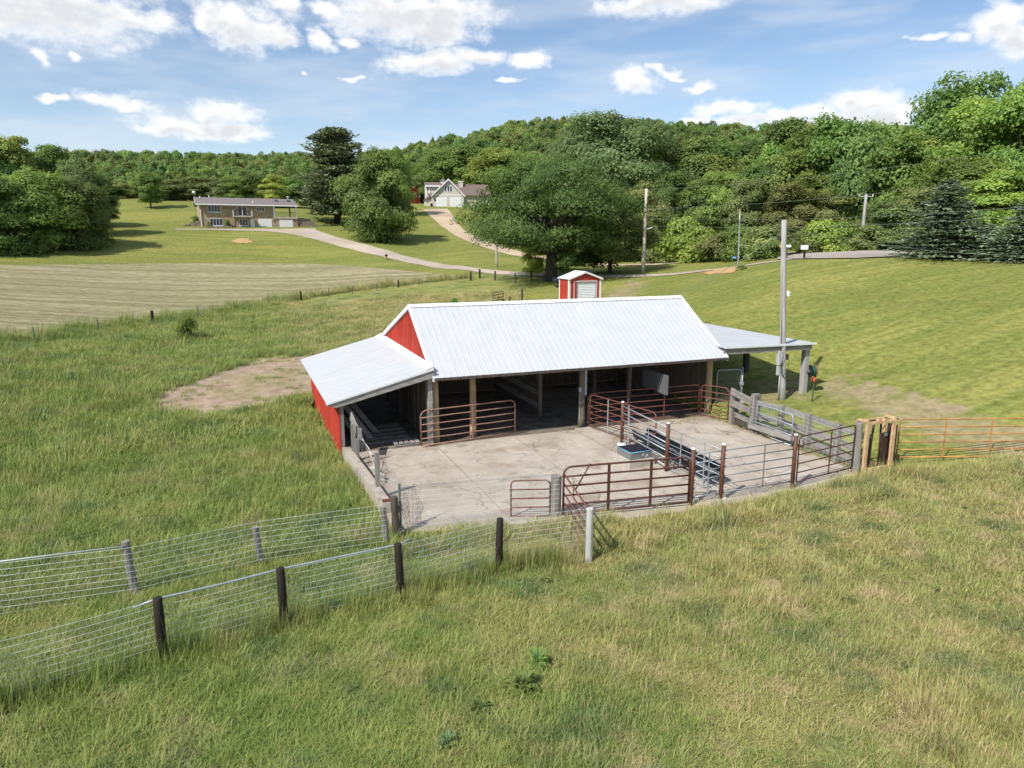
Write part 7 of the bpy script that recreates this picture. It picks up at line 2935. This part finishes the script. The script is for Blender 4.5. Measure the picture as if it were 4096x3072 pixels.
tree('light_b', 'small leafy sapling beside the oak trunk on the left', 2135, 0, 960, 110, base_py=1108)
tree('round_a', 'low leafy shoot in front of the oak trunk on the right', 2265, 0, 985, 130, base_py=1112)
_, WPf, XF, _ = STONE
for k, (pxx, hh, lab) in enumerate(((540, 1.25, 'round evergreen bush in the planter of the stone house'), (235, 0.9, 'pale flowering plant at the left of the stone house planter'), (15, 1.3, 'round bush on the retaining wall left of the stone house'))):
    q = WPf(XF(pxx), -0.5 if k < 2 else 1.2)
    t = bpy.data.objects.new('bush', None)
    COL.objects.link(t)
    z_ = q[2]+(0.33 if k < 2 else 0.9)
    t.location = (q[0], q[1], z_)
    t.scale = (hh*(0.75 if k < 2 else 0.9), hh*0.6, hh)
    tag(t, lab, 'bush')
    share('crown', PROTO['bush_a' if k != 1 else 'bush_b'][0], t)
    share('trunk', PROTO['bush_a'][1], t)


# ------------------------------------------------------------------ instancing with geometry nodes
def instancer(name, pts, rotz, scl, idx, protos, label, cat, seed=0):
    """one object: points that carry copies of small prototype meshes"""
    me = bpy.data.meshes.new(name)
    me.vertices.add(len(pts))
    me.vertices.foreach_set('co', np.asarray(pts, float).reshape(-1))
    for k, a, typ in (('rot', rotz, 'FLOAT_VECTOR'), ('scl', scl, 'FLOAT_VECTOR'), ('kind_i', idx, 'INT')):
        at = me.attributes.new(k, typ, 'POINT')
        if typ == 'INT':
            at.data.foreach_set('value', np.asarray(a, np.int32))
        else:
            at.data.foreach_set('vector', np.asarray(a, np.float32).reshape(-1))
    col = bpy.data.collections.new(name+'_kinds')
    for i, p in enumerate(protos):
        o = bpy.data.objects.new('%s_kind_%02d' % (name, i), p)
        col.objects.link(o)
    ng = bpy.data.node_groups.new(name+'_nodes', 'GeometryNodeTree')
    ng.interface.new_socket('Geometry', in_out='INPUT', socket_type='NodeSocketGeometry')
    ng.interface.new_socket('Geometry', in_out='OUTPUT', socket_type='NodeSocketGeometry')
    n, l = ng.nodes, ng.links
    gi, go = n.new('NodeGroupInput'), n.new('NodeGroupOutput')
    ci = n.new('GeometryNodeCollectionInfo')
    ci.inputs['Collection'].default_value = col
    ci.inputs['Separate Children'].default_value = True
    ci.inputs['Reset Children'].default_value = True
    ip = n.new('GeometryNodeInstanceOnPoints')
    ip.inputs['Pick Instance'].default_value = True

    def na(k, t):
        q = n.new('GeometryNodeInputNamedAttribute')
        q.data_type = t
        q.inputs['Name'].default_value = k
        return q.outputs['Attribute']
    l.new(gi.outputs[0], ip.inputs['Points'])
    l.new(ci.outputs[0], ip.inputs['Instance'])
    l.new(na('kind_i', 'INT'), ip.inputs['Instance Index'])
    er = n.new('FunctionNodeEulerToRotation')
    l.new(na('rot', 'FLOAT_VECTOR'), er.inputs[0])
    l.new(er.outputs[0], ip.inputs['Rotation'])
    l.new(na('scl', 'FLOAT_VECTOR'), ip.inputs['Scale'])
    l.new(ip.outputs[0], go.inputs[0])
    o = bpy.data.objects.new(name, me)
    COL.objects.link(o)
    md = o.modifiers.new('scatter', 'NODES')
    md.node_group = ng
    o['kind'] = 'stuff'
    tag(o, label, cat)
    return o


# ------------------------------------------------------------------ wooded hills
def build_woods():
    g = np.random.default_rng(77)
    protos = []
    for s_, shp, rx, mm in ((51, ROUND, 0.46, 'leaf_hill'), (52, OVAL, 0.44, 'leaf_hill'), (53, ROUND, 0.50, 'leaf_dark'), (54, TALL, 0.38, 'leaf_hill'), (55, OVAL, 0.46, 'leaf_hill'), (56, TALL, 0.42, 'leaf_mid')):
        Cn, Nn, V, cc, cr = crown(s_, 26, 2600, 0.060, shp, (0.30, 0.5), rx, 0.2)
        protos.append(card_mesh('hill_crown', Cn, Nn, np.full(len(Cn), 0.060), mm, V, rng=np.random.default_rng(s_)))
    nfar = len(protos)
    for s_, shp, rx, mm in ((61, ROUND, 0.46, 'leaf_mid'), (62, OVAL, 0.44, 'leaf_dark'), (63, TALL, 0.40, 'leaf_mid'), (64, ROUND, 0.48, 'leaf_hill'), (65, TALL, 0.36, 'leaf_light')):
        Cn, Nn, V, cc, cr = crown(s_, 50, 11000, 0.034, shp, (0.24, 0.42), rx, 0.15)
        protos.append(card_mesh('hill_crown', Cn, Nn, np.full(len(Cn), 0.034), mm, V, rng=np.random.default_rng(s_)))
    az0, az1 = YAW-0.92, YAW+0.92
    N = 17000
    az = g.uniform(az0, az1, N)
    r = np.sqrt(g.uniform(80**2, 520**2, N))
    w0 = np.interp(az, [atan2(*ray(p, 1000)[:2]) for p, _ in WOOD0], [d for _, d in WOOD0])
    keep = r > w0+6+g.uniform(0, 10, N)
    az, r = az[keep], r[keep]
    # thin out: no two stems closer than about 4.5 m
    x, y = C[0]+r*np.sin(az), C[1]+r*np.cos(az)
    cell = {}
    ok = []
    for i in range(len(x)):
        k = (int(x[i]//5.2), int(y[i]//5.2))
        if k in cell:
            continue
        cell[k] = 1
        ok.append(i)
    x, y = x[ok], y[ok]
    z = T(x, y)
    n = len(x)
    h_ = g.uniform(7.0, 12.0, n)*(0.9+0.2*vnoise(x, y, 0.03))
    h_ = h_*np.interp(np.hypot(x-C[0], y-C[1]), [100, 200, 300, 400], [1.25, 1.2, 1.05, 1.0])
    w_ = h_*g.uniform(0.60, 1.0, n)
    rr = np.hypot(x-C[0], y-C[1])
    rot = np.zeros((n, 3))
    rot[:, 2] = g.uniform(0, 2*pi, n)
    scl = np.stack([w_, w_, h_], 1)
    print('hill trees', n)
    instancer('hill_wood', np.stack([x, y, z-0.6], 1), rot, scl, np.where(rr < 260, nfar+g.integers(0, 5, n), g.integers(0, nfar, n)), protos, 'dense green broadleaf wood covering the hills in the background', 'woodland')


build_woods()


# ------------------------------------------------------------------ grass
def blades(seed, n, rad, h, bend, wid, cl=0.0, nclump=40, root=0.05):
    """n bent blades inside radius rad, gathered in clumps with their own height and lean"""
    g = np.random.default_rng(seed)
    if nclump:
        a = g.uniform(0, 2*pi, nclump)
        r = rad*np.sqrt(g.uniform(0, 1, nclump))
        cx, cy = r*np.cos(a), r*np.sin(a)
        ch = g.uniform(0.55, 1.35, nclump)
        cd = g.uniform(0, 2*pi, nclump)
        cb = g.uniform(0.3, 1.6, nclump)
        cv = g.uniform(-0.14, 0.14, nclump)
        k = g.integers(0, nclump, n)
        spread = rad*1.25/sqrt(nclump)
        x = cx[k]+g.normal(0, spread, n)
        y = cy[k]+g.normal(0, spread, n)
        hh = ch[k]*g.uniform(h[0], h[1], n)
        d = np.where(g.uniform(0, 1, n) < 0.6, cd[k]+g.normal(0, 0.6, n), g.uniform(0, 2*pi, n))
        bd = bend*cb[k]*g.uniform(0.5, 1.4, n)
        vv = cv[k]
    else:
        a = g.uniform(0, 2*pi, n)
        r = rad*np.sqrt(g.uniform(0, 1, n))
        x, y = r*np.cos(a), r*np.sin(a)
        hh = g.uniform(h[0], h[1], n)
        d = g.uniform(0, 2*pi, n)
        bd = bend*g.uniform(0.3, 1.5, n)
        vv = np.zeros(n)
    bd = np.clip(bd, 0, 2.2)
    # the arc keeps its length: the more it bends, the lower it lies
    th = np.clip(bd*0.75, 0.05, 1.35)
    w = wid*g.uniform(0.6, 1.3, n)
    val = g.uniform(0.0, 0.55, n)+vv
    tone = g.uniform(0, 1, n)
    stalk = g.uniform(0, 1, n) < 0.045
    hh = np.where(stalk, hh*1.7, hh)
    th = np.where(stalk, th*0.55, th)
    w = np.where(stalk, w*0.6, w)
    tone = np.where(stalk, 0.9, tone)
    val = np.where(stalk, 0.5, val)
    V = np.empty((n, 7, 3))
    LV = np.empty((n, 7))
    px_, py_ = -np.sin(d)*w/2, np.cos(d)*w/2
    q = 0
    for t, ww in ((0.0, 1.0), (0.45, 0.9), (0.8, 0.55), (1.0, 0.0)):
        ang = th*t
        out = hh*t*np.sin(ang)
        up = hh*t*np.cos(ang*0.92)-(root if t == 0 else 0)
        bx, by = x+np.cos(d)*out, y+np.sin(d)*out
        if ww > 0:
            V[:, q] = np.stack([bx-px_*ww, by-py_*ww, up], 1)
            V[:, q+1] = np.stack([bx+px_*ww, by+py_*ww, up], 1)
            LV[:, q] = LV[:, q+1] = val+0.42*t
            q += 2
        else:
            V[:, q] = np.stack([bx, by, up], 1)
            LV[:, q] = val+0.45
    base = (np.arange(n)*7)[:, None]
    f4 = np.concatenate([base+np.array([0, 1, 3, 2]), base+np.array([2, 3, 5, 4])])
    f3 = base+np.array([4, 5, 6])
    me = bpy.data.meshes.new('tuft')
    me.vertices.add(n*7)
    me.vertices.foreach_set('co', V.reshape(-1))
    me.loops.add(len(f4)*4+len(f3)*3)
    me.loops.foreach_set('vertex_index', np.concatenate([f4.ravel(), f3.ravel()]).astype(np.int32))
    me.polygons.add(len(f4)+len(f3))
    me.polygons.foreach_set('loop_start', np.concatenate([np.arange(len(f4))*4, len(f4)*4+np.arange(len(f3))*3]).astype(np.int32))
    me.update(calc_edges=True)
    for nm, a_ in (('lv', np.clip(LV, 0, 1).ravel()), ('hv', np.repeat(tone, 7))):
        at = me.attributes.new(nm, 'FLOAT', 'POINT')
        at.data.foreach_set('value', a_.astype(np.float32))
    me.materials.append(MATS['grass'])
    return me


def rosette(seed):
    g = np.random.default_rng(seed)
    mb = MB()
    for i in range(34):
        a, el = g.uniform(0, 2*pi), g.uniform(0.2, 1.1)
        l_ = g.uniform(0.10, 0.24)
        w = l_*g.uniform(0.16, 0.3)
        st = Vector((0.02*cos(a), 0.02*sin(a), g.uniform(0.0, 0.16)))
        d = Vector((cos(a)*cos(el), sin(a)*cos(el), sin(el)))
        sd = Vector((-sin(a), cos(a), 0))
        q1, q2 = st+d*l_*0.5, st+d*l_+Vector((0, 0, -l_*0.3))
        mb.add([st, q1-sd*w, q2, q1+sd*w], [(0, 1, 2, 3)])
    me = mb.mesh('rosette', 'leaf_olive')
    at = me.attributes.new('lv', 'FLOAT', 'POINT')
    at.data.foreach_set('value', g.uniform(0.1, 0.8, len(me.vertices)).astype(np.float32))
    return me


def build_grass():
    g = np.random.default_rng(5)
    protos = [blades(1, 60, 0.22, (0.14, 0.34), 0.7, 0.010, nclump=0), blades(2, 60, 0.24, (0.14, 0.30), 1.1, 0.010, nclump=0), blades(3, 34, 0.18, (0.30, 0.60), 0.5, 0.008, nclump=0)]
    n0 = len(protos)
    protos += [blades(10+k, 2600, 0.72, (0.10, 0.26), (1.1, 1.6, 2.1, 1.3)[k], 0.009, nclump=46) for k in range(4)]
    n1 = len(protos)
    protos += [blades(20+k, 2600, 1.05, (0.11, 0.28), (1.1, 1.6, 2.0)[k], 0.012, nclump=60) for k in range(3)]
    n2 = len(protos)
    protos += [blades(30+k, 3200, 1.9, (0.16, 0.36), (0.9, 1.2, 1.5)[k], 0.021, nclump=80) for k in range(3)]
    n3 = len(protos)
    P, R_, S, I = [], [], [], []

    def allowed(x, y):
        k = inside(PASTURE, x, y) & ~inside(PADX, x, y) & ~inside(BARN, x, y)
        for d in (DIRT1, DIRT5, DIRT7):
            k &= ~inside(d, x, y)
        return k

    def put(x, y, sxy, sz, idx):
        m_ = len(x)
        rz = g.uniform(0, 2*pi, m_)
        e_ = 0.4
        gx = (T(x+e_, y)-T(x-e_, y))/(2*e_)
        gy = (T(x, y+e_)-T(x, y-e_))/(2*e_)
        lx = gx*np.cos(rz)+gy*np.sin(rz)
        ly = -gx*np.sin(rz)+gy*np.cos(rz)
        P.append(np.stack([x, y, T(x, y)-0.01], 1))
        R_.append(np.stack([np.arctan(ly), -np.arctan(lx), rz], 1))
        S.append(np.stack([sxy, sxy, sz], 1))
        I.append(idx)

    def ring(r0, r1, rad, i0, i1, dens, half=0.86):
        st = rad*1.02
        half_w = r1+2
        gx, gy = np.meshgrid(np.arange(-half_w, half_w, st), np.arange(-half_w, half_w, st))
        x = (gx+0.5*st*(np.arange(gx.shape[0]) % 2)[:, None]).ravel()+g.uniform(-0.2, 0.2, gx.size)*st
        y = gy.ravel()+g.uniform(-0.2, 0.2, gx.size)*st
        r = np.hypot(x, y)
        a = np.arctan2(x, y)
        k = (r >= r0) & (r < r1) & (np.abs((a-YAW+pi) % (2*pi)-pi) < half)
        x, y = x[k]+C[0], y[k]+C[1]
        full = allowed(x, y)
        anyin = full.copy()
        for t in np.linspace(0, 2*pi, 13)[:-1]:
            q = allowed(x+rad*1.05*cos(t), y+rad*1.05*sin(t))
            full &= q
            anyin |= q
        m_ = full.sum()
        fx, fy = x[full], y[full]
        left = np.clip((-2.0-fx)/4, 0, 1)*np.clip((fy+14)/6, 0, 1)
        hs = (0.42+0.62*vnoise(fx, fy, 0.35, 3)+0.30*left)*g.uniform(0.8, 1.2, m_)
        put(fx, fy, g.uniform(0.95, 1.12, m_), hs, g.integers(i0, i1, m_))
        # edges: small tufts, tested one by one
        ex, ey = x[anyin & ~full], y[anyin & ~full]
        per = int(dens*st*st)
        tx = np.repeat(ex, per)+g.uniform(-0.55, 0.55, len(ex)*per)*st
        ty = np.repeat(ey, per)+g.uniform(-0.55, 0.55, len(ex)*per)*st
        k = allowed(tx, ty)
        tx, ty = tx[k], ty[k]
        big = 1.0 if rad < 1 else 1.25 if rad < 1.5 else 1.8
        put(tx, ty, big*g.uniform(0.85, 1.25, len(tx)), (0.6+0.5*vnoise(tx, ty, 0.45, 3))*g.uniform(0.8, 1.2, len(tx)), g.choice([0, 1, 1, 0, 2], len(tx)))
    # broad leaved rosettes here and there
    protos += [rosette(40+k) for k in range(3)]
    az = YAW+g.uniform(-0.8, 0.8, 260)
    r = np.sqrt(g.uniform(49, 32**2, 260))
    x, y = C[0]+r*np.sin(az), C[1]+r*np.cos(az)
    k = allowed(x, y) & (vnoise(x, y, 0.3, 21) > 0.45)
    put(x[k], y[k], g.uniform(0.45, 1.1, k.sum()), g.uniform(0.4, 1.0, k.sum()), g.integers(n3, n3+3, k.sum()))
    ring(6.0, 16, 0.72, n0, n1, 60)
    ring(16, 27, 1.05, n1, n2, 40)
    ring(27, 68, 1.9, n2, n3, 10)
    # sparse tufts in the bare patch
    for d, nn in ((DIRT1, 260), (DIRT5, 14), (DIRT7, 20)):
        d = np.array(d)
        x = g.uniform(d[:, 0].min(), d[:, 0].max(), nn)
        y = g.uniform(d[:, 1].min(), d[:, 1].max(), nn)
        k = inside(d, x, y) & (vnoise(x, y, 0.9, 12) > 0.55)
        put(x[k], y[k], g.uniform(0.7, 1.2, k.sum()), g.uniform(0.3, 0.7, k.sum()), g.integers(0, 2, k.sum()))
    # taller growth along fences
    pts = np.array(FENCE_PTS)
    for a, b in zip(pts[:-1], pts[1:]):
        L_ = hypot(b[0]-a[0], b[1]-a[1])
        n = int(L_*24)
        t = g.uniform(0, 1, n)
        x = a[0]+(b[0]-a[0])*t+g.normal(0, 0.2, n)
        y = a[1]+(b[1]-a[1])*t+g.normal(0, 0.2, n)
        q = g.uniform(0.8, 1.3, n)
        put(x, y, q*0.85, q*1.25, g.choice([0, 1, 2], n))
    hn = np.array([p[:2] for p in dense(HAY_NEAR[1:], 40)])
    for a, b in zip(hn[:-1], hn[1:]):
        L_ = hypot(*(b-a))
        n = int(L_*9)
        t = g.uniform(0, 1, n)
        x = a[0]+(b[0]-a[0])*t+g.normal(0, 0.5, n)
        y = a[1]+(b[1]-a[1])*t+g.normal(-0.2, 0.5, n)
        q = g.uniform(1.4, 2.4, n)
        put(x, y, q, q*0.95, g.choice([0, 1, 2], n))
    P, R_, S, I = np.vstack(P), np.vstack(R_), np.vstack(S), np.concatenate(I)
    print('grass pieces', len(P))
    instancer('pasture_grass', P, R_, S, I, protos, 'rough green and straw coloured pasture grass around the barn', 'grass')


PADX = [(-3.15, 0.5), (-3.1, -5.8), (-2.85, -7.2), (1.6, -7.85), (3.4, -8.42), (6.5, -8.5), (9.5, -8.3), (11.75, -8.05), (12.25, -6.0), (12.5, -0.6), (12.5, 0.5)]
FENCE_PTS = [tuple(G(px, py)[:2]) for px, py in [(-400, 2950), (5, 2862), (655, 2655), (1140, 2515), (1605, 2400), (1995, 2285), (2352, 2230)]]
build_grass()


# broad leaved weeds in the foreground
def weed(label, px_, py_, r, h_, n, seed, m='leaf_mid'):
    b = G(px_, py_)
    g = np.random.default_rng(seed)
    t = thing('weed_plant', label, 'weed', tuple(b), 0.0)
    mb = MB()
    for i in range(n):
        a = g.uniform(0, 2*pi)
        el = g.uniform(0.15, 1.2)
        l_ = r*g.uniform(0.6, 1.1)
        w = l_*g.uniform(0.16, 0.26)
        st = Vector((cos(a)*0.03, sin(a)*0.03, g.uniform(0, h_*0.6)))
        d = Vector((cos(a)*cos(el), sin(a)*cos(el), sin(el)))
        sd = Vector((-sin(a), cos(a), 0))
        q0, q1, q2 = st, st+d*l_*0.5, st+d*l_+Vector((0, 0, -l_*0.25))
        mb.add([q0, q1-sd*w, q2, q1+sd*w, q1+Vector((0, 0, -w*0.25))], [(0, 1, 4), (1, 2, 4), (2, 3, 4), (3, 0, 4)])
    me = mb.mesh('leaves', m)
    at = me.attributes.new('lv', 'FLOAT', 'POINT')
    at.data.foreach_set('value', g.uniform(0.1, 0.9, len(me.vertices)).astype(np.float32))
    share('leaves', me, t)
    MB().tube([(0, 0, -0.05), (0.01, 0, h_)], [0.012, 0.005], 6).build('stem', 'hose_green', t)


weed('dark leafy thistle in the centre of the foreground', 2095, 2770, 0.32, 0.35, 110, 1, 'leaf_dark')
weed('upright pale thistle just behind the dark foreground thistle', 2150, 2690, 0.22, 0.55, 50, 2)
weed('broad leaved weed at the bottom edge left of centre', 1790, 3000, 0.20, 0.3, 40, 3, 'leaf_blue')
weed('dark weed at the bottom between the two thistles', 1920, 2850, 0.2, 0.2, 40, 4, 'leaf_dark')
